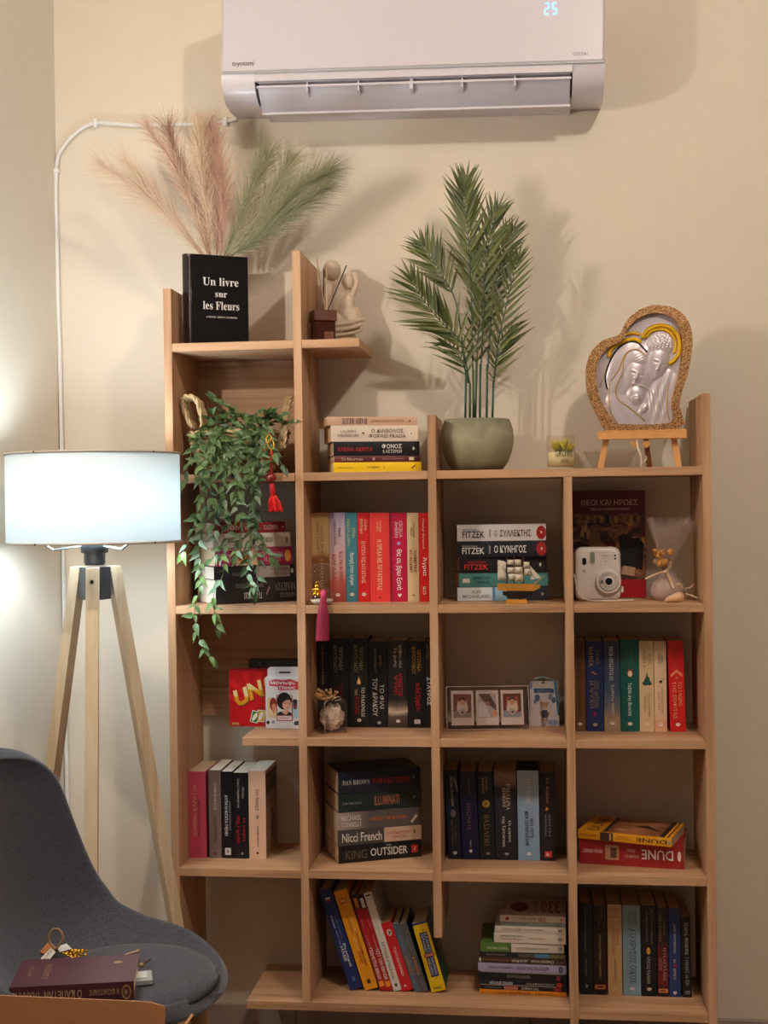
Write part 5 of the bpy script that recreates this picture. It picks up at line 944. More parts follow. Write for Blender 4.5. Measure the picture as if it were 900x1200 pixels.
sx_ = n.new('ShaderNodeSeparateColor'); L.new(vo.outputs['Color'], sx_.inputs[0]); L.new(sx_.outputs[0], cr.inputs[0]); L.new(cr.outputs[0], b_.inputs['Base Color'])
bp = n.new('ShaderNodeBump'); bp.inputs['Strength'].default_value = .9; bp.inputs['Distance'].default_value = .002; L.new(sx_.outputs[1], bp.inputs['Height']); L.new(bp.outputs[0], b_.inputs['Normal'])
MB().ring(A_[::-1], B_[::-1], YH-.006, YH+.010).build('gold_frame', glit, plq)
nA = len(A_); MB().prism(A_[::-1], YH+.0102, YH+.0135).build('back_board', mat('#3A2A20', rough=.7), plq)
# relief: height field over the inner outline, sculpted from soft bumps
def sm01(x): x = max(0., min(1., x)); return x*x*(3-2*x)
def ell(x, y, cx, cy, rx, ry, rot=0., pw=.5):
    a = math.radians(rot); dx, dy = x-cx, y-cy; u = (dx*math.cos(a)+dy*math.sin(a))/rx; v = (-dx*math.sin(a)+dy*math.cos(a))/ry; q = 1-u*u-v*v
    return q**pw if q > 0 else 0.
def inpoly(x, y, P_):
    c_ = False; j = len(P_)-1
    for i in range(len(P_)):
        if (P_[i][1] > y) != (P_[j][1] > y) and x < (P_[j][0]-P_[i][0])*(y-P_[i][1])/(P_[j][1]-P_[i][1])+P_[i][0]: c_ = not c_
        j = i
    return c_
# relief coordinates: the fig5 pixel frame (x 283..692, y 115..645)
def face(x, y, cx, cy, rx, ry, rot, base, amp, beard=0, closed=1):
    h = base+amp*ell(x, y, cx, cy, rx, ry, rot)
    a = math.radians(rot); dx, dy = x-cx, y-cy; u = (dx*math.cos(a)+dy*math.sin(a))/rx; v = (-dx*math.sin(a)+dy*math.cos(a))/ry
    if u*u+v*v < 1:
        g = lambda cu, cv, su, sv: math.exp(-((u-cu)/su)**2-((v-cv)/sv)**2)
        f = .25  # features turned towards one side
        h += amp*(.34*g(f, .12, .10, .20)+.16*g(f, .26, .14, .08)-.22*g(f-.32, -.02, .16, .08)-.22*g(f+.30, -.02, .13, .08)+.12*g(f-.32, .02, .15, .05)+.12*g(f+.3, .02, .12, .05)+.10*g(f-.3, -.16, .2, .04)+.1*g(f+.3, -.16, .15, .04)
               +.13*g(f-.02, .47, .17, .04)-.15*g(f-.02, .52, .17, .03)+.13*g(f-.02, .58, .14, .045)+.1*g(f-.05, .8, .16, .12))
        if beard and v > .3: h += amp*.10*(math.sin(u*38+3*math.sin(v*9))*math.sin(v*30+u*9))*sm01((v-.3)*5)
    return h
def relief(x, y):
    h = 0.
    # man: robe, neck, head
    h = max(h, .55*ell(x, y, 600, 560, 95, 190, 8, .6)+.05*math.sin(x*.16+y*.05)*ell(x, y, 600, 560, 95, 190, 8, .5))
    h = max(h, .62*ell(x, y, 590, 262, 72, 60, -10)+.07*math.sin(x*.32+2.4*math.sin(y*.13))*math.sin(y*.30+x*.05)*ell(x, y, 590, 262, 72, 60, -10, .4))
    h = max(h, face(x, y, 570, 355, 58, 92, 20, 0, .80, beard=1))
    for k in range(6):   # folds of the shawl over the shoulder
        h += .07*math.exp(-(((x-530-k*13)-(y-470)*.12*(1+k*.15))/4.5)**2)*sm01((y-440)/40)*sm01((640-y)/60)*(1 if 500 < x < 650 else 0)
    # woman: veil, hair, face
    veil_ = .78*ell(x, y, 450, 400, 118, 165, 18, .55)
    h = max(h, veil_+.03*math.sin((x+y*.6)*.10)*(veil_ > .1))
    h = max(h, .70*ell(x, y, 440, 600, 120, 160, -12, .5)+.03*math.sin((x*.8-y*.3)*.12)*ell(x, y, 440, 600, 120, 160, -12, .5))
    h = max(h, .86*ell(x, y, 478, 335, 58, 50, 20)+.03*math.sin((x*.5+y)*.45)*ell(x, y, 478, 335, 58, 50, 20, .4))
    h = max(h, face(x, y, 462, 405, 60, 78, 18, .12, .92))
    # child
    h = max(h, .15+.85*ell(x, y, 468, 505, 48, 52, -20)) if ell(x, y, 468, 505, 48, 52, -20) > 0 else h
    h = max(h, face(x, y, 470, 520, 36, 46, -15, .2, .88)) if ell(x, y, 470, 520, 36, 46, -15) > 0 else h
    h = max(h, .3+.6*ell(x, y, 505, 575, 36, 20, -50)) if ell(x, y, 505, 575, 36, 20, -50) > 0 else h
    return h
gx0, gx1, gy0, gy1, NX, NY = 278, 698, 110, 650, 176, 226
idx = {}; vs = []; fs = []; I2 = I_
ins_ = {}
for j in range(NY+1):
    for i in range(NX+1):
        x = gx0+(gx1-gx0)*i/NX; y = gy0+(gy1-gy0)*j/NY
        ins_[i, j] = inpoly(x, y, I2)
        idx[i, j] = len(vs); X_, Z_ = toxz(x, y); vs.append((X_, YH+.0095-.0125*relief(x, y), Z_))
for j in range(NY):
    for i in range(NX):
        if ins_[i, j] or ins_[i+1, j] or ins_[i, j+1] or ins_[i+1, j+1]: fs.append((idx[i, j], idx[i, j+1], idx[i+1, j+1], idx[i+1, j]))
sil = mat('#C9BDC2', rough=.34, metal=.35)
b = MB(); b.add(vs, fs); b.build('silver_relief', sil, plq, smooth=True)
yg = mat('#E0AE1E', rough=.35, metal=.5, grain=.35, scale=500, bump=1.)
ss = mat('#E8E2D4', rough=.3, metal=.5, grain=.3, scale=500, bump=1.)
def relief_line(nm, pts, r, m, lift=.0012, n=5):
    P_ = []
    for x, y in cmr2(pts, n): X_, Z_ = toxz(x, y); P_.append((X_, YH+.0095-.0125*relief(x, y)-lift, Z_))
    return MB().tube(P_, r, 6).build(nm, m, plq, smooth=True)
def cmr2(pts, n):
    out = smoothp([Vector((*p, 0)) for p in pts], n); return [(v.x, v.y) for v in out]
relief_line('halo', [(505, 232), (520, 205), (550, 183), (590, 172), (630, 180), (662, 205), (682, 245), (680, 300), (660, 335), (632, 358)], .0056, yg)
relief_line('halo', [(518, 232), (545, 202), (590, 190), (628, 200), (656, 232), (664, 270), (655, 305)], .0040, yg)
relief_line('halo', [(345, 325), (352, 290), (385, 262), (430, 242), (470, 240), (500, 252)], .0055, yg)
relief_line('halo', [(425, 215), (460, 208), (492, 216)], .0042, yg)
relief_line('halo_border', [(498, 225), (515, 190), (550, 168), (592, 160), (640, 170), (676, 200), (693, 245), (690, 305), (668, 348), (630, 370)], .0012, ss)
relief_line('halo_border', [(512, 240), (548, 196), (592, 183), (634, 192), (666, 228), (672, 285), (655, 325)], .0010, ss)
yl = mat('#C9A45A', rough=.4, metal=.6, grain=.3, scale=500)
relief_line('gilt_edging', [(520, 318), (480, 288), (440, 295), (415, 320), (385, 390), (350, 440)], .0012, yl)
relief_line('gilt_edging', [(430, 300), (412, 340), (405, 400), (375, 470), (385, 525), (430, 560), (480, 600), (515, 632)], .0013, yl)
relief_line('gilt_edging', [(345, 450), (342, 520), (352, 590), (380, 640)], .0011, yl)
relief_line('gilt_edging', [(335, 360), (315, 420), (298, 470)], .0010, yl)
relief_line('gilt_edging', [(632, 450), (620, 520), (622, 580), (632, 625)], .0012, yl)
relief_line('glitter_trim', [(478, 460), (510, 465), (540, 485), (570, 520), (580, 560)], .0014, ss)
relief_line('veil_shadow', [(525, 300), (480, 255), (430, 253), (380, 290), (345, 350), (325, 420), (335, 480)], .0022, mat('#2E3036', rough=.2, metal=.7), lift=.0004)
# ================================================================ woven basket with trailing vine
S = 6.0; bpx = lambda x, y, Y: W(200+x/S, 450+y/S, Y)
YB2 = .105; zb1 = zs(1)+.0005
straw = mat('#C9AE84', rough=.85, grain=.35, scale=150, bump=.6); straw2 = mat('#A98A5E', rough=.85, grain=.35, scale=150, bump=.6)
xl = W(222, 500, YB2).x; xr = W(339, 500, YB2).x-.004; cxb = (xl+xr)/2; wb_ = (xr-xl)/2; hb_ = .108
bas = thing('woven_basket', 'braided straw basket with two loop handles holding the trailing vine', 'basket', (cxb, YB2, zb1))
def braid(path, r, m, nm, parent, tw=26., closed=False):
    """three strands twisted round a path"""
    P_ = [Vector(p) for p in path]; k = len(P_); b = MB(); ln = sum((P_[i+1]-P_[i]).length for i in range(k-1))
    for q in range(2):
        pts = []; s = 0
        for i, p in enumerate(P_):
            t = (P_[(i+1) % k if closed else min(i+1, k-1)]-P_[(i-1) % k if closed else max(i-1, 0)]).normalized(); u = t.cross(Vector((0, 0, 1)))
            u = u.normalized() if u.length > .1 else t.cross(Vector((0, 1, 0))).normalized(); v = t.cross(u)
            a = 2*PI*i/(k if closed else k-1)*round(ln/(r*9))+q*PI
            pts.append(p+(u*math.cos(a)+v*math.sin(a))*r*.5)
        b.tube(pts, r*.62, 5, closed=closed)
    return b.build(nm, m, parent, smooth=True)
for i in range(10):
    f = i/9; wx = wb_*(.70+.30*f**.8); wy = .080*(.72+.28*f**.8); z = zb1+.0105+f*(hb_-.017)
    braid([(cxb+wx*math.cos(2*PI*q/110), YB2+wy*math.sin(2*PI*q/110), z) for q in range(110)], .0068, straw if i % 2 else straw2, 'braid_row', bas, closed=True)
MB().lathe([(.001, 0), (wb_*.70, 0), (wb_*.97, hb_-.012)], (cxb, YB2, zb1), 40, sy=.080/wb_, close=False).build('basket_lining', straw2, bas, smooth=True)
for q in range(3):
    o_ = q*.0125
    h1 = smoothp([bpx(150, 310, .06+o_), bpx(110, 230, .06+o_), bpx(84, 150, .055+o_), bpx(86, 100, .05+o_), bpx(120, 85, .05+o_), bpx(165, 97, .05+o_), bpx(192, 150, .05+o_), bpx(215, 240, .05+o_), bpx(222, 310, .05+o_)], 6)
    h1 = [v+Vector((o_*.5, 0, -o_*.3)) for v in h1]; braid(h1, .0058, straw, 'handle', bas)
    h2 = smoothp([bpx(806, 455, .03+o_), bpx(822, 340, .035+o_), bpx(830, 250, .05+o_), bpx(845, 160, .09+o_), bpx(862, 90, .13+o_)], 6)
    braid([v+Vector((-o_*.45-.004, 0, 0)) for v in h2], .0052, straw, 'handle', bas)
vine = thing('trailing_vine', 'artificial green vine spilling out of the straw basket', 'plant', (cxb, YB2, zb1+.06))
vs_ = mat('#55643C', rough=.6)
def two(c1, c2): return ramp_mat([(0, c2), (.47, c1), (.5, c2), (.53, c1), (1, c2)], 1, -.3, .3, .42)
VL = [leafmesh('leaf', two('#557040', '#6F8A58'), .25, .35, .46, 6), leafmesh('leaf', two('#3E5534', '#54703F'), .15, .45, .44, 6), leafmesh('leaf', two('#6E8A4E', '#86A35E'), .3, .3, .48, 6), leafmesh('leaf', two('#35482F', '#435C3A'), .1, .5, .42, 6), leafmesh('leaf', two('#7C9678', '#98AE90'), .2, .35, .45, 6)]
rv = random.Random(11); nl = [0]
mass = {}
def vleaf(me, base, d, up, ln):
    nl[0] += 1
    if nl[0] <= 298: put_leaf('leaf', me, vine, base, d, up, ln, ln); return
    M = orient(d, up).to_4x4(); M.translation = base; M = M @ Matrix.Diagonal((ln, ln, ln, 1))
    b = mass.setdefault(me.name, MB()); b.add([M @ v.co for v in me.vertices], [tuple(p.vertices) for p in me.polygons]); b.mt = me.materials[0]
def strand(pts, Ys, step=.0125, size=.031, pal=(0, 1, 2, 3, 4), s0=0.):
    k = len(pts); P_ = smoothp([W(x, y, Ys[min(i, len(Ys)-1)]) for i, (x, y) in enumerate(pts)], 6)
    MB().tube(P_, [.0015-.0007*i/len(P_) for i in range(len(P_))], 5).build('stem', vs_, vine, smooth=True)
    acc = 0; side = 1
    for i in range(len(P_)-1):
        acc += (P_[i+1]-P_[i]).length
        if acc > step and i/len(P_) >= s0:
            acc = 0; t = (P_[i+1]-P_[i]).normalized(); side *= -1
            for s_ in ((side, -side) if rv.random() < .35 else (side,)):
                sd = Vector((s_*rv.uniform(.15, 1), rv.uniform(-.9, -.05), rv.uniform(-.8, .5)))
                d = t*rv.uniform(.2, .8)+sd*.9; up = Vector((rv.uniform(-1, 1), -1, rv.uniform(-.4, 1)))
                up = up-d.normalized()*up.dot(d.normalized()); ln = size*rv.uniform(.75, 1.15)
                vleaf(VL[rv.choice(pal)], P_[i], d, up, ln)
    d = (P_[-1]-P_[-2]); vleaf(VL[pal[0]], P_[-1], d, Vector((.3, -1, .2)), size)
F = (.05, .01, -.025, -.04, -.04, -.045, -.045, -.045)
strand([(262, 500), (250, 505), (240, 530), (237, 565), (240, 600), (233, 640), (236, 680), (228, 715), (232, 745), (248, 772)], F+(-.045, -.045), pal=(0, 2, 0, 4, 0))
strand([(270, 498), (255, 512), (247, 550), (250, 600), (256, 640), (262, 670), (250, 700), (255, 735)], F, pal=(0, 2, 4, 0))
strand([(275, 500), (262, 520), (262, 560), (262, 590), (268, 620), (262, 640), (248, 655)], F, pal=(0, 4, 1, 0))
strand([(285, 500), (278, 520), (275, 560), (276, 590), (284, 615), (276, 650)], F, pal=(0, 1, 4, 2))
strand([(240, 500), (228, 515), (222, 540), (216, 562)], F, pal=(0, 1, 2))
strand([(232, 505), (228, 530), (238, 560), (232, 590), (225, 625), (214, 648)], F, pal=(2, 0, 4))
strand([(300, 498), (300, 520), (297, 555), (298, 600), (299, 640), (303, 665), (300, 695)], F, pal=(1, 3, 1, 3))
strand([(300, 515), (298, 560), (296, 610), (310, 640), (320, 655)], F, pal=(1, 3, 0))
strand([(300, 500), (298, 540), (299, 600), (292, 640), (290, 668), (296, 692)], F, pal=(1, 4, 4))
strand([(305, 500), (315, 520), (325, 535), (332, 548)], F, pal=(1, 3))
strand([(290, 505), (290, 530), (288, 560), (282, 580)], F, pal=(2, 0, 1))
strand([(255, 500), (250, 520), (258, 545), (262, 575), (255, 600)], F, pal=(0, 2, 1))
strand([(275, 498), (270, 520), (272, 545), (280, 570), (270, 605)], F, pal=(0, 1, 3))
strand([(240, 498), (235, 518), (228, 535), (240, 560)], F, pal=(0, 1))
T_ = (.08, .06, .03, .01, 0)
strand([(280, 500), (268, 486), (258, 476), (252, 468)], T_, pal=(0, 1))
strand([(300, 500), (285, 488), (275, 480), (262, 473)], T_, pal=(1, 0))
strand([(290, 500), (305, 490), (320, 488), (330, 486)], T_, pal=(3, 1))
strand([(250, 500), (265, 492), (285, 488), (302, 492), (312, 500)], T_, pal=(1, 3, 0))
strand([(240, 500), (250, 490), (262, 488), (275, 495)], T_, pal=(3, 1, 0))
strand([(300, 502), (318, 495), (332, 495), (342, 494)], T_, pal=(1, 3))
strand([(245, 505), (262, 510), (280, 512), (300, 508), (315, 515)], (.03, 0, -.02, -.02, -.01), pal=(1, 0, 3))
strand([(250, 520), (270, 530), (290, 528), (305, 540)], (.0, -.02, -.03, -.03), pal=(0, 1, 2))
for k_ in range(5):
    x_ = rv.uniform(228, 318); strand([(x_, 500), (x_+rv.uniform(-8, 8), 512), (x_+rv.uniform(-14, 14), 535), (x_+rv.uniform(-14, 14), 560)], (.03, -.01, -.03, -.035), pal=(0, 1, 3, 1))
for k_ in range(5):
    x_ = rv.uniform(235, 310); strand([(x_, 505), (x_+rv.uniform(-10, 10), 492), (x_+rv.uniform(-18, 18), 484)], (.07, .04, .01), pal=(1, 3, 0))
for b in mass.values():
    m_ = mat('#4E683C', rough=.45, grain=.3, scale=40); b.build('leaf_mass', m_, vine, smooth=True, kind='stuff')
# ---- red charm hanging from the basket
cm_ = thing('red_tassel_charm', 'red tassel charm with glossy bead and gold ring hanging from the basket', 'charm', bpx(700, 530, -.03))
gold = mat('#D9A53A', rough=.25, metal=.9); red = mat('#C4161C', rough=.7)
for (x, y, rx, rz, tl) in ((690, 385, .006, .010, .3), (705, 425, .007, .012, -.3)):
    c = bpx(x, y, -.028); MB().tube([c+Vector((rx*math.cos(a)+tl*rz*math.sin(a)*.4, .002*math.sin(a), rz*math.sin(a))) for a in [2*PI*q/20 for q in range(20)]], .0011, 6, closed=True).build('gold_ring', gold, cm_, smooth=True)
MB().tube([bpx(705, 455, -.03), bpx(712, 500, -.03), bpx(722, 545, -.03)], [.0016, .0022, .0012], 8).build('gold_clasp', gold, cm_, smooth=True)
MB().tube(smoothp([bpx(708, 470, -.031), bpx(712, 520, -.031), bpx(708, 570, -.031), bpx(706, 640, -.031)], 4), .0026, 6).build('red_cord', red, cm_, smooth=True)
MB().ball(bpx(706, 661, -.031), .0128, 18).build('wooden_bead', mat('#7A1A12', rough=.12, coat=.8), cm_, smooth=True)
MB().tube([bpx(712, 700, -.031), bpx(716, 740, -.031), bpx(720, 795, -.031)], [.0055, .0068, .0070], 12).build('tassel_head', mat('#B8121A', rough=.7), cm_, smooth=True)
def tassel(nm, top, bot, r0, r1, m, parent, n=90, seed=1):
    rn = random.Random(seed); b = MB()
    for q in range(n):
        a = rn.random()*2*PI; rr_ = rn.random()**.5; e = Vector((math.cos(a), math.sin(a), 0))
        p0 = top+e*r0*rr_; p2 = bot+e*r1*rr_+Vector((0, 0, rn.uniform(-.002, .003))); p1 = p0.lerp(p2, .45)+e*r1*rr_*.22
        b.tube([p0, p1, p2], .00075, 4)
    return b.build(nm, m, parent, kind='stuff')
tassel('tassel_fringe', bpx(720, 780, -.031), bpx(742, 895, -.031), .0055, .017, mat('#E01018', rough=.6), cm_, 150, 2)

# ================================================================ hourglass bauble with gold charm and pink tassel
Yh = .022; hc = W(377, 700, Yh); zz = zs(2)+.0005; q_ = 2.01e-3
hg_ = thing('glass_bauble', 'clear two-bulb glass bauble with sand in its foot', 'ornament', (hc.x, Yh, zz))
prof = [(.001, 0), (.018, .0003), (.027, .006), (.029, .014), (.026, .026), (.016, .036), (.0052, .043), (.0045, .047), (.012, .054), (.022, .063), (.0268, .074), (.0262, .084), (.020, .093), (.010, .0975), (.001, .098)]
pf = smoothp([Vector((r, 0, z)) for r, z in prof], 3)
MB().lathe([(v.x, v.z) for v in pf], (hc.x, Yh, zz), 32, close=False).build('glass_bulbs', glass('#FAF8F4', alpha=.90, edge=.95), hg_, smooth=True)
MB().lathe([(.001, .001), (.0165, .0012), (.0255, .0062), (.0272, .0125), (.001, .0135)], (hc.x, Yh, zz), 28, close=False).build('white_sand', mat('#D8CABA', rough=.9, grain=.1, scale=300), hg_, smooth=True)
pt = thing('pink_tassel_charm', 'dark pink tassel with small gold figure hung over the shelf edge', 'charm', W(377, 690, -.012))
gx_ = W(371, 693, -.012)
b = MB(); b.ball(gx_, (.0085, .005, .010), 12); b.ball(gx_+Vector((.001, -.002, .012)), (.006, .004, .005), 10); b.ball(gx_+Vector((-.006, -.002, .004)), .0045, 8); b.ball(gx_+Vector((.005, -.003, -.007)), .005, 8); b.ball(gx_+Vector((-.004, -.003, -.006)), .0045, 8)
b.build('gold_figure', mat('#E8B83A', rough=.18, metal=.9), pt, smooth=True)
MB().tube([gx_+Vector((.004+.005*math.cos(a), -.002, .018+.006*math.sin(a))) for a in [2*PI*q/16 for q in range(16)]], .0008, 5, closed=True).build('gold_loop', mat('#E8B83A', rough=.18, metal=.9), pt, smooth=True)
pk = mat('#A8304E', rough=.65, grain=.35, scale=260); tt_ = W(379, 694, -.014)
MB().tube([tt_+Vector((0, 0, .006)), tt_, W(379, 700, -.014), W(379, 704, -.014)], [.004, .0085, .0072, .0065], 14).build('tassel_head', mat('#C03A60', rough=.6), pt, smooth=True)
tassel('tassel_fringe', W(379, 702, -.014), W(378, 750, -.014), .0065, .0165, pk, pt, 190, 3)

# ================================================================ model sailing ship
Ys = .028; sp_ = lambda x, y, dy=0: W(570+x/10, 630+y/10, Ys+dy)
base = sp_(355, 780); ship = thing('model_ship', 'small wooden model sailing ship with three masts and paper sails', 'model ship', (base.x, Ys, zs(2)+.0004))
zk = zs(2)+.0005-sp_(355, 780).z
V = lambda x, y, dy=0: sp_(x, y, dy)+Vector((0, 0, zk))
hull = mat('#C98A34', rough=.45, grain=.15, scale=80); dk = mat('#1A1614', rough=.6); brn = mat('#5E3018', rough=.5)
def hullmesh(xs, ytop, ybot, wtop, wbot):
    b = MB(); n = len(xs); vs = []
    for i, x in enumerate(xs):
        f = i/(n-1); ww = math.sin(PI*min(1, .18+f*.82))**.5 if i < n-1 else .04
        vs += [V(x, ytop[i], -wtop*ww), V(x, ytop[i], wtop*ww), V(x, ybot[i], wbot*ww), V(x, ybot[i], -wbot*ww)]
    fs = [(0, 1, 2, 3), (4*n-4, 4*n-1, 4*n-2, 4*n-3)]
    for i in range(n-1):
        for q in range(4): fs.append((i*4+q, i*4+4+q, i*4+4+(q+1) % 4, i*4+(q+1) % 4))
    return b.add(vs, fs)
hullmesh([130, 200, 300, 400, 480, 550, 630], [545, 548, 552, 552, 552, 556, 560], [625, 630, 632, 632, 634, 636, 600], .013, .009).build('hull', hull, ship)
hullmesh([190, 260, 340, 430, 500, 545], [636]*6, [680, 712, 718, 716, 700, 660], .009, .003).build('keel', dk, ship)
b = MB(); a0, a1 = V(222, 776), V(490, 776); t0, t1 = V(240, 732), V(470, 732); b.prism([(a0.x, zs(2)+.0006), (a1.x, zs(2)+.0006), (t1.x, t1.z), (t0.x, t0.z)], Ys-.012, Ys+.012); b.build('stand', hull, ship)
for x in (300, 400): MB().tube([V(x, 735), V(x, 660)], .0022, 8).build('stand_post', dk, ship)
for x, yt in ((240, 232), (325, 205), (432, 228)): MB().tube([V(x, 560), V(x, yt)], [.0016, .0011], 6).build('mast', brn, ship)
MB().tube([V(555, 555), V(680, 455)], [.0013, .0008], 6).build('bowsprit', hull, ship)
paper = mat('#CFC4B0', rough=.9); pr_m = mat('#8A7C6A', rough=.9)
def sail(c, pts, bl=.004, dy=-.004):
    P_ = [V(x, y, dy) for x, y in pts]; b = MB()
    def f(i, j):
        p = P_[0].lerp(P_[1], i).lerp(P_[3].lerp(P_[2], i), j); return p+Vector((0, -bl*math.sin(PI*i)*math.sin(PI*j), 0))
    b.grid(f, 5, 5); o = b.build('sail', paper, ship, smooth=True); mod(o, 'SOLIDIFY', thickness=.0004); return o
sail(0, [(132, 272), (210, 285), (238, 505), (134, 512)]); sail(0, [(150, 280), (235, 300), (225, 400), (150, 370)], dy=-.006)
for cx, cy, w2, h2 in ((283, 300, 38, 30), (285, 390, 40, 34), (300, 470, 42, 38), (368, 300, 38, 34), (378, 390, 46, 40), (382, 478, 48, 44), (470, 330, 34, 36), (480, 410, 36, 38)):
    sail(0, [(cx-w2, cy-h2), (cx+w2, cy-h2), (cx+w2*1.05, cy+h2), (cx-w2*1.05, cy+h2)], bl=.010)
    MB().tube([V(cx-w2-4, cy-h2, -.004), V(cx+w2+4, cy-h2, -.004)], .0006, 5).build('yard', brn, ship)
for k, (xa, xb) in enumerate(((510, 600), (530, 640))):
    b = MB(); P_ = [V(505, 330, -.003*k), V(xb, 480, -.003*k), V(520+20*k, 500, -.003*k)]; b.add(P_, [(0, 1, 2)]); o = b.build('jib_sail', paper, ship); mod(o, 'SOLIDIFY', thickness=.0004)
for a_, b_2 in (((325, 210), (432, 235)), ((432, 235), (672, 460)), ((240, 235), (325, 210)), ((432, 300), (600, 520)), ((240, 235), (135, 545)), ((325, 210), (240, 540)), ((240, 480), (222, 590)), ((350, 540), (340, 595)), ((500, 560), (460, 575))):
    MB().tube([V(*a_, -.005), V(*b_2, -.012 if b_2[1] > 570 else -.005)], .00035, 4).build('rigging', dk, ship)
for x, y in ((243, 602), (300, 600), (397, 600)): p = V(x, y, -.0115); MB().ball(p, .0008, 6).build('porthole', dk, ship)

# ================================================================ large mythology book and instant camera
lb = lambda x, y, Y: W(665+x/8.571, 570+y/8.571, Y)
YM = .196; x0 = lb(60, 1090, YM).x; x1 = lb(790, 1090, YM).x; hM = lb(70, 50, YM).z-zs(2)
myth = thing('book', 'large maroon book of Greek gods and heroes propped upright behind the camera', 'book', (x0, YM, zs(2)+.0003), (0, 0, 0))
wM = x1-x0; art = bpy.data.materials.new('painting'); art.use_nodes = True; n = art.node_tree.nodes; L = art.node_tree.links; b_ = n['Principled BSDF']; b_.inputs['Roughness'].default_value = .35
tc = n.new('ShaderNodeTexCoord'); mp = n.new('ShaderNodeMapping'); mp.inputs['Scale'].default_value = (1, 1, 1.6); L.new(tc.outputs['Object'], mp.inputs[0]); ns = n.new('ShaderNodeTexNoise'); ns.inputs['Scale'].default_value = 26; ns.inputs['Detail'].default_value = 4; ns.inputs['Distortion'].default_value = 1.2; L.new(mp.outputs[0], ns.inputs['Vector'])
cr = n.new('ShaderNodeValToRGB'); e = cr.color_ramp.elements; e[0].position = .36; e[0].color = (*lin('#2A1A14'), 1); e[1].position = .72; e[1].color = (*lin('#D8A070'), 1)
for p_, c_ in ((.46, '#5E382A'), (.54, '#8E6244'), (.62, '#B07850')): x_ = e.new(p_); x_.color = (*lin(c_), 1)
L.new(ns.outputs['Fac'], cr.inputs[0]); L.new(cr.outputs[0], b_.inputs['Base Color'])
mr_ = mat('#5C1218', rough=.35)
MB().bbox(0, wM, 0, .003, 0, hM, .001).build('front_board', mr_, myth, local=True); MB().bbox(0, wM, .023, .026, 0, hM, .001).build('back_board', mr_, myth, local=True)
MB().bbox(0, .003, .0032, .0228, 0, hM, .0008).build('spine', mr_, myth, local=True); MB().box(.0032, wM-.004, .0032, .0228, .003, hM-.003).build('page_block', PAGE, myth, local=True)
def rq(nm, m, xa, xb, za, zb2, y=-.0004, par=myth): return MB().add([(xa, y, za), (xb, y, za), (xb, y, zb2), (xa, y, zb2)], [(0, 1, 2, 3)]).build(nm, m, par, local=True)
rq('cover_painting', art, 0.001, wM-.001, .17*hM, .785*hM)
rq('red_band', mat('#B01420', rough=.35), 0.001, wM-.001, 0.001, .17*hM)
sk = mat('#C9A27C', rough=.5); dkk = mat('#15100F', rough=.5); gm = mat('#8A7040', rough=.5); rg_ = random.Random(21)
def pb_(nm, m, pts, y=-.0008, par=myth, w_=None, h_2=None):
    w_ = w_ or wM; h_2 = h_2 or hM
    return MB().add([(u*w_, y, v*h_2) for u, v in pts], [tuple(range(len(pts)))]).build(nm, m, par, local=True)
pb_('painted_horse', dkk, [(.60, .30), (.95, .26), (.98, .50), (.92, .56), (.80, .55), (.70, .60), (.62, .56), (.66, .45)])
pb_('painted_warrior', gm, [(.24, .42), (.36, .42), (.38, .56), (.34, .66), (.28, .66), (.22, .55)])
pb_('painted_figure', sk, [(.66, .22), (.84, .20), (.86, .28), (.70, .30)], y=-.0010)
pb_('painted_figure', sk, [(.10, .58), (.15, .56), (.17, .66), (.13, .68)], y=-.0010)
for q in range(9): xq = .08+q*.10; pb_('painted_column', mat('#A88458' if q % 2 else '#8E6A44', rough=.5), [(xq, .70), (xq+.05, .70), (xq+.05, .765), (xq, .765)], y=-.0006)
for q in range(14):
    a_q = rg_.uniform(.05, .95); b_q = rg_.uniform(.36, .64); w_q = rg_.uniform(.02, .05); pb_('painted_figure', mat(('#C9A27C', '#6A2A20', '#2A1C18', '#8A7A4A', '#B88A60')[q % 5], rough=.5), [(a_q, b_q), (a_q+w_q, b_q-.01), (a_q+w_q*1.2, b_q+.06), (a_q+w_q*.5, b_q+.10), (a_q-w_q*.2, b_q+.05)], y=-.0005-.00002*q)
pb_('painted_crest', dkk, [(.44, .70), (.52, .70), (.50, .78), (.45, .78)], y=-.0009)
gld = mat('#E6CDBA', rough=.4)
text_on('title_lettering', 'ΘΕΟΙ ΚΑΙ ΗΡΩΕΣ', (.12*wM, -.0006, .865*hM), (.78*wM, 0, 0), (0, 0, .052*hM), gld, myth)
text_on('subtitle_lettering', 'ΤΩΝ ΑΡΧΑΙΩΝ ΕΛΛΗΝΩΝ', (.24*wM, -.0006, .818*hM), (.54*wM, 0, 0), (0, 0, .022*hM), gld, myth)
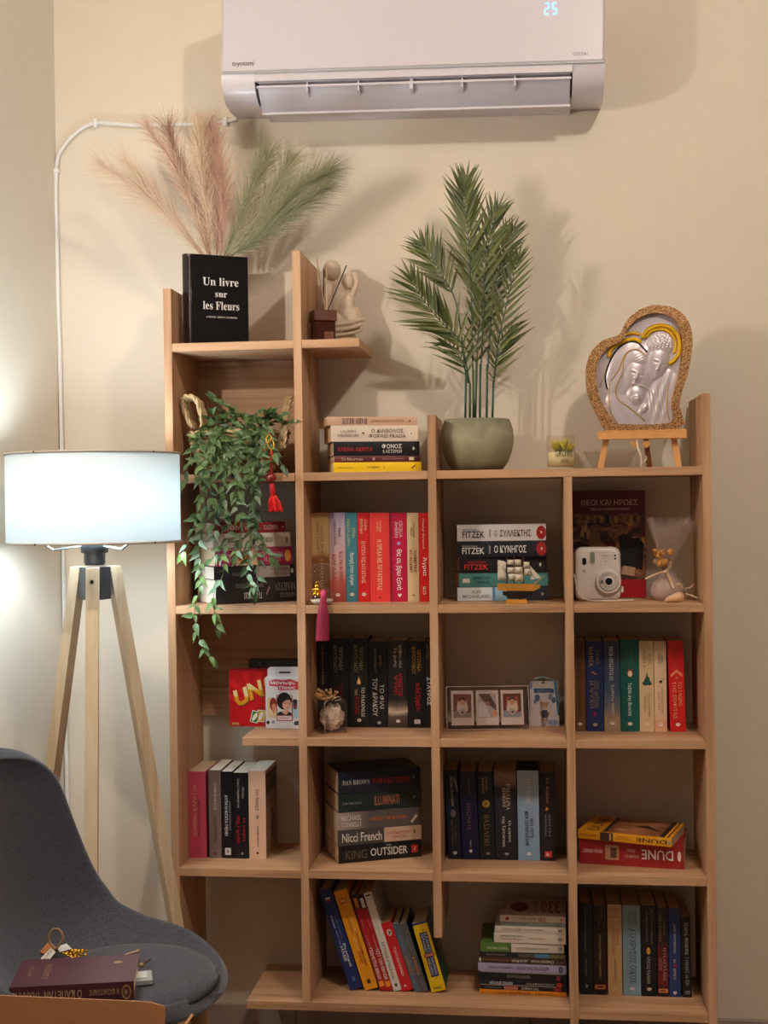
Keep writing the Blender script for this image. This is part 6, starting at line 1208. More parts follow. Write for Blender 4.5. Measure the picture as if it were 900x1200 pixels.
# camera
YK = .085; x0 = lb(85, 1120, YK).x; x1 = lb(545, 1120, YK).x; wc = x1-x0; hk = lb(300, 612, YK).z-zs(2)
cmr_ = thing('instant_camera', 'white instant camera with round lens and wrist strap', 'camera', (x0, YK, zs(2)+.0004), (0, 0, math.radians(3)))
cw = mat('#DCD2CA', rough=.35, coat=.3); cg2 = mat('#B9B0AA', rough=.3); cb2 = mat('#121216', rough=.12)
def rrect(w_, h_2, r, n=6, x=0, z=0):
    pts = []
    for cx, cz, a0 in ((w_-r, r, -90), (w_-r, h_2-r, 0), (r, h_2-r, 90), (r, r, 180)):
        for i in range(n+1): a = math.radians(a0+90*i/n); pts.append((x+cx+r*math.cos(a), z+cz+r*math.sin(a)))
    return pts
def body(w_, h_2, r, y0, y1, bv, nm, m, par):
    rings = [(rrect(w_-2*bv, h_2-2*bv, r, x=bv, z=bv), y0), (rrect(w_-.6*bv, h_2-.6*bv, r+bv*.4, x=.3*bv, z=.3*bv), y0+.3*bv), (rrect(w_, h_2, r+bv*.6), y0+bv), (rrect(w_, h_2, r+bv*.6), y1-bv), (rrect(w_-2*bv, h_2-2*bv, r, x=bv, z=bv), y1)]
    vs = [(x, y, z) for P_, y in rings for x, z in P_]; k = len(rings[0][0]); fs = [tuple(range(k)), tuple(range(5*k-1, 4*k-1, -1))]
    for i in range(4):
        for j in range(k): fs.append((i*k+j, (i+1)*k+j, (i+1)*k+(j+1) % k, i*k+(j+1) % k))
    return MB().add(vs, fs).build(nm, m, par, local=True, smooth=True)
u = lambda x: (x-85)/460*wc; v = lambda y: (1125-y)/513*hk
o = body(wc, hk, .014, 0, .05, .008, 'camera_body', cw, cmr_)
def disc(nm, cx, cz, prof, m, par=cmr_, n=32):
    b = MB(); vs = [(cx+r*math.cos(2*PI*j/n), y, cz+r*math.sin(2*PI*j/n)) for r, y in prof for j in range(n)]; k = len(prof)
    b.add(vs, [(i*n+(j+1) % n, i*n+j, (i+1)*n+j, (i+1)*n+(j+1) % n) for i in range(k-1) for j in range(n)]+[tuple(((k-1)*n+j) for j in range(n))]); o = b.build(nm, m, par, local=True); autosmooth(o, .6); return o
lx, lz = u(412), v(935)
disc('lens_ring', lx, lz, [(.0305, .004), (.0305, -.008), (.0285, -.011), (.0235, -.012), (.0235, -.010)], cw)
disc('lens_barrel', lx, lz, [(.0235, -.009), (.0235, -.013), (.0215, -.0145), (.012, -.0135)], cg2)
disc('lens_bezel', lx, lz, [(.0118, -.013), (.0118, -.016), (.0100, -.0165)], cw)
disc('lens_glass', lx, lz, [(.0098, -.0162), (.006, -.0172), (.001, -.0175)], cb2)
disc('lens_mirror', lx-.0165, lz-.001, [(.004, -.0128), (.004, -.0145), (.0035, -.0148)], mat('#9A9A98', rough=.1, metal=.6))
b = MB(); b.prism(rrect(.0115, .030, .0055, x=u(232), z=v(772)), -.0026, .002); b.build('flash_bezel', cg2, cmr_, local=True)
b = MB(); b.prism(rrect(.0085, .024, .004, x=u(241), z=v(758)), -.0032, .0); b.build('flash_window', mat('#7E8A78', rough=.12, coat=.5), cmr_, local=True)
b = MB(); b.prism(rrect(.0095, .0165, .004, x=u(153), z=v(778)), -.0016, .0); b.build('viewfinder', cb2, cmr_, local=True)
for y_ in (692, 724): disc('sensor', u(486), v(y_), [(.0021, 0), (.0021, -.001)], cb2)
disc('sensor', u(386), v(746), [(.0014, 0), (.0014, -.0008)], mat('#6A5A52'))
disc('shutter_button', u(176), v(830), [(.0048, 0), (.0048, -.0022), (.004, -.0028)], cw); disc('button_dot', u(176), v(830), [(.0011, -.0026), (.0011, -.0032)], mat('#5A4A44'))
text_on('brand_lettering', 'instax', (u(345), -.0004, v(700)), (.0165, 0, 0), (0, 0, .0042), mat('#8E8680'), cmr_); text_on('brand_lettering', 'mini 11', (u(360), -.0004, v(718)), (.010, 0, 0), (0, 0, .0022), mat('#8E8680'), cmr_)
MB().bbox(u(538), u(565), -.004, .003, v(1045), v(985), .001).build('lens_tab', cw, cmr_, local=True)
st_ = smoothp([Vector((u(60)+.004, .0, v(885))), Vector((u(70)+.003, -.006, v(960))), Vector((u(110), -.012, v(1060))), Vector((u(200), -.020, .004)), Vector((u(320), -.024, .0022)), Vector((u(480), -.022, .0022)), Vector((u(640), -.016, .0025)), Vector((u(655), -.008, .0025)), Vector((u(560), -.004, .0022)), Vector((u(400), -.012, .0022)), Vector((u(250), -.014, .0022))], 6)
MB().tube(st_, .0014, 8).build('wrist_strap', mat('#D8CABC', rough=.7), cmr_, local=True, smooth=True)
MB().ball((u(70)+.002, .02, v(885)), (.004, .006, .005), 10).build('strap_lug', cw, cmr_, local=True)

# ================================================================ tulle favour
tu = lambda x, y, Y: W(760+x/11.25, 610+y/11.25, Y)
YT = .10; kn = tu(230, 665, YT)
fav = thing('tulle_favour', 'white tulle wedding favour tied with satin ribbon and dried flowers', 'favour', (kn.x, YT, zs(2)+.0004))
tul = veil('#D8C4BA', .20)
def fan(i, j, ph=0):
    th = PI*(i*2-1); s = j; rx = .004+.0335*s**.8; ry = .004+.020*s**.8
    x = kn.x+.012*s+rx*math.cos(th)*(1+.22*math.cos((7+2*ph)*th+ph)*s); y = YT+ry*math.sin(th)*(1+.16*math.cos(11*th+ph)); top = .116+.012*math.cos(3*th+1+ph)
    return (x+.012*s*s*math.cos(th), y, kn.z+top*s)
for ph in (0, 1.4, 2.9): b = MB(); b.grid(lambda i, j: fan(i, j, ph), 110, 12); b.build('tulle_fan', tul, fav, smooth=True)
hp_ = kn.z-zs(2)-.001
b = MB(); b.lathe([(.001, .0006), (.024, .0012), (.034, .010), (.037, .024), (.032, .042), (.018, .055), (.005, hp_)], (kn.x+.001, YT, zs(2)+.0003), 30, sy=.8, close=False); b.build('pouch', mat('#B89E96', rough=.8), fav, smooth=True)
for ph in (0,): b = MB(); b.grid(lambda i, j: ((lambda a, r: (kn.x+.004+r*math.cos(a)*(1+.05*math.cos(12*a)), YT+.8*r*math.sin(a), zs(2)+.0006+(1-j)*(hp_)))(2*PI*i, .005+.037*math.sin(PI*min(1, j*.75)))), 60, 10); b.build('tulle_wrap', tul, fav, smooth=True)
rib = mat('#D9B894', rough=.25, sheen=.5)
def ribbon(pts, w_, nm='ribbon', m=rib, par=fav, upv=Vector((0, 0, 1))):
    P_ = smoothp(pts, 5); b = MB(); vs = []
    for i, p in enumerate(P_):
        t = (P_[min(i+1, len(P_)-1)]-P_[max(i-1, 0)]).normalized(); s_ = t.cross(Vector((0, -1, 0))); s_ = (s_.normalized() if s_.length > .1 else Vector((1, 0, 0)))*w_/2; vs += [p-s_, p+s_]
    b.add(vs, [(2*i, 2*i+1, 2*i+3, 2*i+2) for i in range(len(P_)-1)]); o = b.build(nm, m, par, smooth=True); mod(o, 'SOLIDIFY', thickness=.0004); return o
K = lambda x, y, d=-.03: tu(x, y, YT+d)
ribbon([K(225, 665), K(150, 600), K(80, 545), K(100, 525), K(150, 590), K(220, 655)], .0045); ribbon([K(235, 665), K(275, 600), K(290, 545), K(300, 560), K(280, 620), K(240, 665)], .0045)
ribbon([K(220, 670), K(120, 700), K(0, 755), K(-45, 770)], .005); ribbon([K(240, 670), K(275, 750), K(300, 820), K(330, 890, -.035)], .0055)
MB().ball(K(232, 668), (.005, .004, .004), 10).build('ribbon_knot', rib, fav, smooth=True)
fl = mat('#B9803E', rough=.8, grain=.3, scale=300); rf = random.Random(4)
for q in range(40):
    x = rf.uniform(75, 300); y = rf.uniform(385, 600); 
    if abs(x-190) > 120-(y-385)*.42: x = 190+(x-190)*.45
    MB().ball(K(x, y, -.040+rf.uniform(-.006, .006)), rf.uniform(.0040, .0066), 7, Matrix.Scale(rf.uniform(.7, 1), 3)).build('dried_blossom', fl, fav)
MB().tube([K(215, 560), K(232, 665), K(205, 770)], .0012, 5).build('flower_stem', mat('#8A6A34'), fav)
hr = thing('satin_heart', 'small champagne satin shoe-shaped ornament lying before the tulle favour', 'ornament', tu(345, 1050, .045))
b = MB(); pth_ = [tu(215, 1045, .04), tu(260, 1020, .042), tu(330, 985, .045), tu(400, 960, .048), tu(460, 960, .052)]; zo = zs(2)+.0005
b.tube([Vector((p.x, p.y, zo+r)) for p, r in zip(pth_, (.003, .0065, .0095, .0125, .0115))], [.003, .0065, .0095, .0125, .0115], 18); o = b.build('satin_body', mat('#D2A67E', rough=.22, sheen=.6), hr, smooth=True)
mod(o, 'SUBSURF', levels=1, render_levels=1)
ribbon([tu(370, 850, .042), tu(400, 835, .042), tu(430, 850, .045), tu(450, 900, .048)], .004, par=hr); ribbon([tu(480, 900, .06), tu(550, 880, .07), tu(590, 840, .08)], .003, par=hr); ribbon([tu(490, 965, .055), tu(560, 985, .055), tu(640, 1020, .05)], .003, par=hr)

# ================================================================ card games on the short shelf
ug = lambda x, y, Y: W(255+x/9, 760+y/9, Y)
YU = .150; x0 = ug(128, 812, YU).x; wU = .127; hU = ug(125, 225, YU).z-zs(3)
uno = thing('card_game_box', 'red card game box with big yellow tilted letters', 'game box', (x0, YU, zs(3)+.0003), (0, 0, math.radians(2)))
MB().bbox(0, wU, 0, .030, 0, hU, .0008).build('box_body', mat('#C4141C', rough=.3), uno, local=True)
def rays_mat():
    m = mat('#D8201F', rough=.3); return m
for k in range(7):
    a0 = math.radians(-25+k*32); c0 = Vector((.5*wU, 0, .45*hU)); rr2 = .075
    p1 = c0+Vector((math.cos(a0)*rr2, 0, math.sin(a0)*rr2)); p2 = c0+Vector((math.cos(a0+.22)*rr2, 0, math.sin(a0+.22)*rr2))
    cl_ = lambda p: (min(max(p.x, .001), wU-.001), -.0003, min(max(p.z, .001), hU-.001))
    MB().add([(c0.x, -.0003, c0.z), cl_(p1), cl_(p2)], [(0, 1, 2)]).build('printed_ray', rays_mat(), uno, local=True)
tl = math.radians(19); Ut = Vector((math.cos(tl), 0, math.sin(tl))); Vt = Vector((-math.sin(tl)*.62, 0, math.cos(tl)))
sx = wU/.127
for i, (ch, xx, zz2, wd_) in enumerate((('U', .018, .34, .036), ('N', .053, .46, .037), ('O', .092, .59, .036))):
    O = Vector((xx, 0, zz2*hU))
    for dx, dz, yy, col, gr in ((.0022, -.0034, -.0006, '#4A1A10', 1.0), (.0014, -.0018, -.0009, '#B8741A', 1.0), (0, 0, -.0013, '#F0CE5A', 1.0)):
        m_ = mat(col, rough=.35) if col != '#F0CE5A' else ramp_mat([(0, '#D8931E'), (.45, '#E8A82C'), (.5, '#F2DC92'), (1, '#F4E4A8')], 2, (zz2-.02)*hU, (zz2+.42)*hU, .3)
        text_on('logo_letter', ch, O+Vector((dx, yy, dz)), Ut*wd_, Vt*.043, m_, uno, off=.045)
for x_, ta, c_ in ((.052, 14, '#2E7A34'), (.070, 4, '#E2B41E')):
    a = math.radians(ta); Mx = Matrix.Translation((x_, 0, .012)) @ Matrix.Rotation(-a*-1, 4, 'Y')
    def cardq(w_, h_2, y, m, nm): b = MB(); b.add([Mx @ Vector((x-w_/2+.009, y, z)) for x, z in rrect(w_, h_2, .002)], [tuple(range(28))]); b.build(nm, m, uno, local=True)
    cardq(.020, .030, -.0016, mat('#EDE6DA', rough=.4), 'printed_card')
    b = MB(); b.add([Mx @ Vector((x-.008+.009, -.0019, z+.002)) for x, z in rrect(.016, .026, .0015)], [tuple(range(28))]); b.build('card_face', mat(c_, rough=.4), uno, local=True)
    b = MB(); b.add([Mx @ Vector((.009+.0065*math.cos(t)*.75+.003*math.sin(t), -.0022, .015+.011*math.sin(t))) for t in [2*PI*q/16 for q in range(16)]], [tuple(range(16))]); b.build('card_oval', mat('#F0EADC', rough=.4), uno, local=True)
rq('age_label', mat('#D8A85A', rough=.4), .006, .024, .004, .010, y=-.0008, par=uno); text_on('age_lettering', '112+', (.008, -.0011, .0045), (.013, 0, 0), (0, 0, .004), mat('#3A1A10'), uno)
YG_ = .120; x0 = ug(508, 850, YG_).x; wG = .092; hG = ug(510, 310, YG_).z-zs(3); hT = ug(540, 200, YG_).z-zs(3)
gwb = thing('guessing_game_box', 'white guessing card game box with cartoon faces and hanging tab', 'game box', (x0, YG_, zs(3)+.0003), (0, 0, 0))
wG = R_(1)-x0-.0008
wh = mat('#DDD9DC', rough=.35, grain=.06, scale=120)
MB().bbox(0, wG, 0, .024, 0, hG, .0012).build('box_body', wh, gwb, local=True)
b = MB(); tab = [(.004, hG), (wG, hG), (wG, hT), (.010, hT), (.004, hT-.006)]; b.prism(tab, .011, .0125); b.build('hanging_tab', wh, gwb, local=True)
b = MB(); b.prism([(x, z) for x, z in rrect(.030, .004, .0019, x=.033, z=hG+.010)]+[], .0102, .0108); b.build('hang_slot', mat('#2A2224'), gwb, local=True)
G_ = lambda x, y: ((x-508)/350*.0815, (850-y)/540*hG)
def gp(nm, pts, col, y): return MB().add([(G_(a, c2)[0], y, G_(a, c2)[1]) for a, c2 in pts], [tuple(range(len(pts)))]).build(nm, mat(col, rough=.4), gwb, local=True)
def ge(nm, cx, cy, rx, ry, col, y, n=18, a0=0, a1=2*PI): return gp(nm, [(cx+rx*math.cos(a0+(a1-a0)*q/n), cy-ry*math.sin(a0+(a1-a0)*q/n)) for q in range(n)], col, y)
lo = wG/.0815*350+508
cx_ = lambda pts: [(min(a, lo-2), c2) for a, c2 in pts]
gp('title_plate', cx_([(552, 395), (552, 345), (620, 325), (700, 335), (780, 322), (840, 345), (870, 350), (870, 435), (650, 440), (645, 400)]), '#C43A4A', -.0004)
text_on('title_lettering', 'Μάντεψε', (G_(566, 385)[0], -.0008, G_(566, 388)[1]), (.062, 0, 0), (0, 0, .0105), mat('#F4EEF0'), gwb, off=.03); text_on('title_lettering', 'Ποιος', (G_(662, 432)[0], -.0008, G_(662, 432)[1]), (.040, 0, 0), (0, 0, .0085), mat('#F4EEF0'), gwb, off=.03)
gp('side_card', [(530, 735), (530, 520), (630, 520), (630, 735)], '#D8C49A', -.0004); gp('side_card', cx_([(800, 735), (800, 540), (860, 540), (860, 735)]), '#A8C4D8', -.0004)
ge('cartoon_hair', 592, 590, 38, 70, '#8A2E1E', -.0006); ge('cartoon_face', 600, 620, 24, 38, '#D88A6A', -.0008); ge('cartoon_neck', 600, 665, 14, 20, '#D88A6A', -.0007)
ge('cartoon_face', 828, 600, 22, 46, '#6A3A2A', -.0007); ge('cartoon_hair', 828, 560, 24, 26, '#2A1814', -.0008)
gp('centre_card', [(628, 765), (628, 490), (800, 490), (800, 765)], '#B03A44', -.0009); gp('card_inset', [(636, 705), (636, 498), (792, 498), (792, 705)], '#DDE2E8', -.0011); gp('card_caption', [(636, 757), (636, 712), (792, 712), (792, 757)], '#E8DCD8', -.0011)
text_on('caption_lettering', 'ΜΑΡΙΑΝΑ', (G_(660, 742)[0], -.0014, G_(660, 742)[1]), (.024, 0, 0), (0, 0, .004), mat('#B03A44'), gwb)
gp('cartoon_shirt', [(636, 704), (640, 680), (680, 665), (750, 665), (790, 680), (792, 704)], '#1C1A1E', -.0013); gp('cartoon_neck', [(690, 680), (680, 660), (750, 650), (765, 668), (730, 700)], '#D8A488', -.0015)
ge('cartoon_hair', 712, 555, 80, 92, '#1A1618', -.0013, 22); ge('cartoon_face', 742, 590, 50, 62, '#E4B498', -.0017, 22); gp('cartoon_fringe', [(690, 575), (660, 520), (700, 480), (760, 485), (795, 530), (790, 575), (770, 540), (730, 545)], '#1A1618', -.0020)
for cx in (722, 768):
    MB().tube([(G_(cx+18*math.cos(t), 0)[0], -.0022, G_(0, 580-18*math.sin(t))[1]) for t in [2*PI*q/14 for q in range(14)]], .0003, 4, closed=True).build('cartoon_glasses', mat('#C0766A'), gwb, local=True); ge('cartoon_eye', cx, 580, 6, 6, '#2A1A1A', -.0021, 8)
gp('cartoon_mouth', [(735, 622), (765, 618), (750, 630)], '#B04A4A', -.0021)
ge('printed_badge', 534, 783, 17, 20, '#2A2830', -.0006); ge('printed_badge', 590, 778, 14, 18, '#7A8AA0', -.0006); gp('publisher_oval', cx_([(812, 800), (818, 775), (850, 762), (866, 770), (866, 808), (830, 812)]), '#3A4450', -.0006)
# grey box behind them
YX = .200; gx2 = ug(335, 800, YX).x; gb2 = thing('grey_game_box', 'flat grey board game box behind the red card game', 'game box', (gx2, YX, zs(3)+.0003))
hX = ug(400, 118, YX).z-zs(3); wX = R_(1)-gx2-.001
MB().bbox(0, wX, 0, .030, 0, hX, .001).build('box_body', mat('#3E3C40', rough=.5, grain=.2, scale=60), gb2, local=True); MB().box(.034, .044, -.0006, -.0001, hX-.014, hX-.001).build('black_band', mat('#151418'), gb2, local=True)
MB().add([(.026, -.0005, hX-.012), (.031, -.0005, hX-.012), (.0285, -.0005, hX-.005)], [(0, 1, 2)]).build('printed_triangle', mat('#9A9690'), gb2, local=True)

# ================================================================ clear favour box with crumpled lace
cbx = lambda x, y, Y: W(370+x/10, 740+y/10, Y)
YR = .055; x0 = cbx(30, 1160, YR).x; x1 = cbx(425, 1160, YR).x; hR = cbx(60, 850, YR).z-zs(3); wR = .066
fb = thing('clear_favour_box', 'clear plastic favour box of white lace topped with dried flowers', 'box', (x0+.004, YR, zs(3)+.0005), (0, 0, math.radians(14)))
gm_ = glass('#F4F0EC', alpha=.93)
for a in ((0, wR, 0, .0008, 0, hR), (0, wR, wR-.0008, wR, 0, hR), (0, .0008, .0009, wR-.0009, 0, hR), (wR-.0008, wR, .0009, wR-.0009, 0, hR), (0, wR, 0, wR, hR+.0001, hR+.001), (.001, wR-.001, .001, wR-.001, 0, .0008)):
    MB().box(*a).build('clear_panel', gm_, fb, local=True)
lace = mat('#F0E2D6', rough=.8, grain=.15, scale=200)
b = MB(); rc = random.Random(8)
def crump(i, j):
    a = 2*PI*i; ph = PI*j; d = Vector((math.cos(a)*math.sin(ph), math.sin(a)*math.sin(ph), math.cos(ph))); nz = noise.noise(d*2.2)+.6*noise.noise(d*5+Vector((3, 1, 2)))
    k_ = 1+.20*nz; return (wR/2+d.x*wR*.43*k_, wR/2+d.y*wR*.43*k_, hR*.47+d.z*hR*.44*k_)
b.grid(crump, 40, 26); b.build('crumpled_lace', lace, fb, local=True)
def lbow(pts, w_=.008): 
    P_ = smoothp([Vector(p) for p in pts], 5); vs = []
    for p in P_: vs += [p+Vector((0, -w_/2, 0)), p+Vector((0, w_/2, 0))]
    o = MB().add(vs, [(2*i, 2*i+1, 2*i+3, 2*i+2) for i in range(len(P_)-1)]).build('lace_ribbon', mat('#D6C8BC', rough=.6), fb, local=True, smooth=True); mod(o, 'SOLIDIFY', thickness=.0005)
lbow([(.012, -.001, .001), (.012, -.0015, hR*.6), (.013, 0, hR+.002), (.03, .02, hR+.004)]); 
for s_ in (-1, 1): lbow([(.030, .015, hR+.004), (.030+s_*.016, .012, hR+.014), (.030+s_*.022, .012, hR+.008), (.030+s_*.008, .015, hR+.004)], .010)
ff = mat('#C09A66', rough=.85, grain=.2, scale=300)
for q in range(26):
    a = rc.uniform(-.2, 1); p0 = Vector((.034, .02, hR+.006)); p1 = Vector((rc.uniform(-.012, .046), rc.uniform(-.004, .03), hR+rc.uniform(.010, .034)))
    MB().tube([p0, p0.lerp(p1, .5)+Vector((0, 0, .002)), p1], [.0008, .0018, .0024 if q % 3 else .0032], 5).build('dried_blossom', ff, fb, local=True)
b = MB(); b.tube([(.026, .016, hR+.008), (.002, .012, hR+.016), (-.010, .012, hR+.022)], [.003, .009, .006], 12); b.build('bunny_tail_grass', mat('#B98E5C', rough=1, grain=.25, scale=300), fb, local=True, smooth=True)

# ================================================================ photo frame and christening card
pfx = lambda x, y, Y: W(515+x/6, 750+y/6, Y)
YPf = .105; A0 = pfx(55, 640, YPf); B0 = pfx(635, 620, YPf+.03)
ang_ = math.atan2(.028, B0.x-A0.x); wP = math.hypot(B0.x-A0.x, .028); hP = .103
pf_ = thing('acrylic_photo_frame', 'clear acrylic frame with three instant photographs of a baby', 'photo frame', (A0.x, YPf, zs(3)+.0036), (math.radians(-14), math.radians(.3), ang_))
ac_ = glass('#F6F2F0', alpha=.95)
MB().bbox(0, wP, 0, .0025, 0, hP, .0008).build('acrylic_panel', ac_, pf_, local=True); MB().bbox(0, wP, .0050, .0075, 0, hP, .0008).build('acrylic_panel', ac_, pf_, local=True)
edge_m = mat('#B8A6A0', rough=.2, coat=.5)
for a in ((0, wP, -.0004, .008, -.0012, .0004), (0, wP, -.0004, .008, hP-.0004, hP+.0012), (-.0008, .0008, -.0004, .008, 0, hP), (wP-.0008, wP+.0008, -.0004, .008, 0, hP)): MB().box(*a).build('polished_edge', edge_m, pf_, local=True)
white_ = mat('#DCD2CE', rough=.4)
for k, (bg, bg2) in enumerate((('#7A4A40', '#8A7A70'), ('#B8AEB0', '#5A3E30'), ('#6A3424', '#8A8A96'))):
    xa = .011+k*(wP-.018)/3; wq = (wP-.018)/3-.006; za, zb3 = .010, hP-.009; hq = zb3-za
    q = lambda u_, v_, y=0: (xa+u_*wq, y, za+v_*hq)
    MB().box(xa, xa+wq, .0028, .0034, za, zb3).build('instant_photo', white_, pf_, local=True)
    def pp(nm, pts, col, y): return MB().add([q(a, c2, y) for a, c2 in pts], [tuple(range(len(pts)))]).build(nm, mat(col, rough=.35), pf_, local=True)
    def pe(nm, cx, cy, rx, ry, col, y): return pp(nm, [(cx+rx*math.cos(2*PI*t/16), cy+ry*math.sin(2*PI*t/16)) for t in range(16)], col, y)
    pp('picture_area', [(.1, .22), (.9, .22), (.9, .9), (.1, .9)], bg, .0026)
    if k != 1:
        pp('chair_shape', [(.22, .3), (.8, .3), (.78, .8), (.25, .8)], '#A0482E' if k == 2 else '#7E4238', .00245); pp('blanket', [(.1, .22), (.9, .22), (.9, .38), (.6, .34), (.3, .44), (.1, .4)], bg2, .0023)
        pe('baby_bib', .5, .5, .25, .17, '#C8BAAA', .0021); pe('baby_ears', .36, .62, .07, .09, '#C8BAAA', .0020); pe('baby_ears', .64, .62, .07, .09, '#C8BAAA', .0020)
        pe('baby_hair', .5, .69, .16, .11, '#3A2420', .0020); pe('baby_face', .5, .655, .13, .085, '#C08A72', .0018); pe('bear_print', .5, .38, .16, .10, '#A89C94', .0017); pe('bear_nose', .5, .37, .05, .03, '#2A2224', .0015)
    else:
        pp('sleeve', [(.12, .9), (.6, .9), (.9, .55), (.9, .4), (.55, .6), (.3, .72)], '#5A4030', .0023); pe('hand', .52, .62, .09, .06, '#A87058', .0021); pe('baby_cheek', .82, .32, .14, .10, '#C48A78', .0021); pp('white_cloth', [(.12, .24), (.6, .24), (.5, .55), (.2, .68), (.12, .6)], '#CCC6CA', .0024)
# card
YCd = .185; x0 = pfx(640, 583, YCd).x; x1 = pfx(842, 583, YCd).x; hC = pfx(640, 292, YCd).z-zs(3); wC = x1-x0
cdT = thing('christening_card', 'white keepsake card with teddy bear, blue balloons and blue banner', 'card', (x0, YCd, zs(3)+.0004), (math.radians(-3), 0, 0))
MB().box(0, wC, 0, .0016, 0, hC).build('card_sheet', mat('#CDC4C6', rough=.5), cdT, local=True)
cu = lambda x, y: ((x-632)/206, (583-y)/291)
def cp(nm, pts, col, y=-.0004): return MB().add([(cu(a, c2)[0]*wC, y, cu(a, c2)[1]*hC) for a, c2 in pts], [tuple(range(len(pts)))]).build(nm, mat(col, rough=.5), cdT, local=True)
def ce(nm, cx, cy, rx, ry, col, y=-.0004, n=14): return cp(nm, [(cx+rx*math.cos(2*PI*t/n), cy-ry*math.sin(2*PI*t/n)) for t in range(n)], col, y)
cp('printed_banner', [(655, 370), (662, 355), (655, 340), (680, 340), (780, 338), (808, 345), (800, 358), (808, 372), (780, 366), (680, 368)], '#2E4C80'); text_on('banner_lettering', 'ΒΑΠΤΙΣΗ', (cu(684, 362)[0]*wC, -.0008, cu(684, 362)[1]*hC), (.45*wC, 0, 0), (0, 0, .05*hC), mat('#9AAAC8'), cdT)
for cx, cy, rx, ry, c_ in ((682, 400, 18, 24, '#4E6488'), (668, 425, 12, 16, '#6A80A0'), (778, 395, 17, 22, '#7A90B0'), (800, 415, 15, 20, '#4E6488'), (795, 560, 40, 18, '#8A9CBC'), (640, 320, 10, 26, '#7E92B4')): ce('printed_balloon', cx, cy, rx, ry, c_)
for a, b_3 in (((682, 424), (690, 470)), ((790, 430), (770, 480))): MB().tube([(cu(*a)[0]*wC, -.0006, cu(*a)[1]*hC), (cu(*b_3)[0]*wC, -.0006, cu(*b_3)[1]*hC)], .0002, 4).build('balloon_string', mat('#6A707E'), cdT, local=True)
br = '#B48468'
ce('bear_ear', 712, 432, 9, 9, br, -.0006); ce('bear_ear', 756, 434, 9, 9, br, -.0006); ce('bear_head', 734, 448, 24, 20, br, -.0008); ce('bear_muzzle', 735, 455, 9, 7, '#D8B8A0', -.0010); ce('bear_nose', 735, 451, 3, 2.4, '#2A1A18', -.0012)
ce('bear_arm', 708, 500, 8, 14, br, -.0006); ce('bear_arm', 762, 502, 8, 14, br, -.0006); cp('bear_overalls', [(714, 530), (716, 480), (754, 480), (758, 530), (738, 532), (736, 520), (732, 532)], '#3A4458', -.0009); ce('bear_foot', 720, 543, 9, 8, br, -.0010); ce('bear_foot', 750, 544, 9, 8, br, -.0010)
for x_, y_ in ((655, 470), (660, 540), (740, 385), (790, 470), (815, 500), (700, 560)): ce('printed_confetti', x_, y_, 3, 3, '#8A9CBC')
ribbon([pfx(808, 275, .178), pfx(815, 330, .178), pfx(826, 420, .178), pfx(838, 530, .178)], .0048, m=mat('#1E7A9E', rough=.35), par=cdT)
ft = thing('wire_sprig_favour', 'clear domed favour with wiry beaded sprig behind the christening card', 'favour', W(637, 846, .215)+Vector((0, 0, 0)))
fcx = W(636, 846, .213); zz3 = zs(3)+.0006
MB().lathe([(.038, 0), (.040, .05), (.037, .088), (.030, .104), (.016, .114), (.001, .117)], (fcx.x, .213, zz3), 28, sy=.5, close=False).build('clear_dome', glass('#DDE6EA', alpha=.86), ft, smooth=True)
MB().ball((fcx.x+.002, .194, zz3+.106), .0055, 10).build('brown_bead', mat('#8A5A34', rough=.4), ft, smooth=True)
rw = random.Random(9)
for q in range(16):
    p0 = Vector((fcx.x+.002, .198, zz3+.117)); tp = Vector((fcx.x+rw.uniform(-.045, .022), .20+rw.uniform(-.02, .02), zz3+rw.uniform(.165, .225)))
    mid = p0.lerp(tp, .5)+Vector((rw.uniform(-.012, .012), rw.uniform(-.01, .01), 0)); MB().tube(smoothp([p0, mid, tp], 4), .00035, 4).build('wire', mat('#C9B4A4', rough=.4), ft)
    for e_ in (.7, 1.): MB().ball(p0.lerp(tp, e_), .0011, 6).build('wire_bead', mat('#E0CCBC', rough=.3), ft)
ribbon([Vector((fcx.x-.02, .188, zz3+.113)), Vector((fcx.x, .186, zz3+.120)), Vector((fcx.x+.022, .188, zz3+.112))], .005, m=mat('#7E9AA0', rough=.4), par=ft)

# ================================================================ things lying on the chair
ZS = .527
def on_seat(x, y, z=ZS): return G(x, y, z)
a = G(157, 1173, ZS+.002); b2 = G(11, 1181, ZS+.002)
yawb = math.atan2(a.y-b2.y, a.x-b2.x); hB = (a-b2).length
kb = book('maroon hardcover with gold lettering and round gold seal lying on the chair', .034, hB, .135, '#4E2630', hard=True, page=PAGE, rough=.35,
  texts=[('Ν. ΚΑΖΑΝΤΖΑΚΗΣ', '#B8946A', .12, .36, .3, .58), ('Ο ΚΑΠΕΤΑΝ', '#C9A67A', .42, .72, .26, .68), ('ΜΙΧΑΛΗΣ', '#C9A67A', .76, .98, .26, .68)], prints=[('o', '#A8845A', .02, .10, .12, .88), ('o', '#5A2E34', .03, .09, .22, .78), ('flame', '#A8845A', .045, .075, .3, .7)])
lie(kb, b2.x, b2.y, ZS+.0012, math.degrees(yawb), .034, hB, False)
gt = mat('#A8845A', rough=.4)
text_on('cover_title', 'Ο ΚΑΠΕΤΑΝ', (-.0004, .035, hB*.28), (0, .07, 0), (0, 0, -.010), gt, kb); text_on('cover_author', 'ΚΑΖΑΝΤΖΑΚΗΣ', (-.0004, .05, hB*.13), (0, .05, 0), (0, 0, -.006), gt, kb)
MB().add([(-.0004, .098+.006*math.cos(t), hB*.83+.008*math.sin(t)) for t in [2*PI*q/16 for q in range(16)]][::-1], [tuple(range(16))]).build('cover_emblem', gt, kb, local=True)
def S_(x, y, z): return G(x, y, z)
zc = ZS+.006
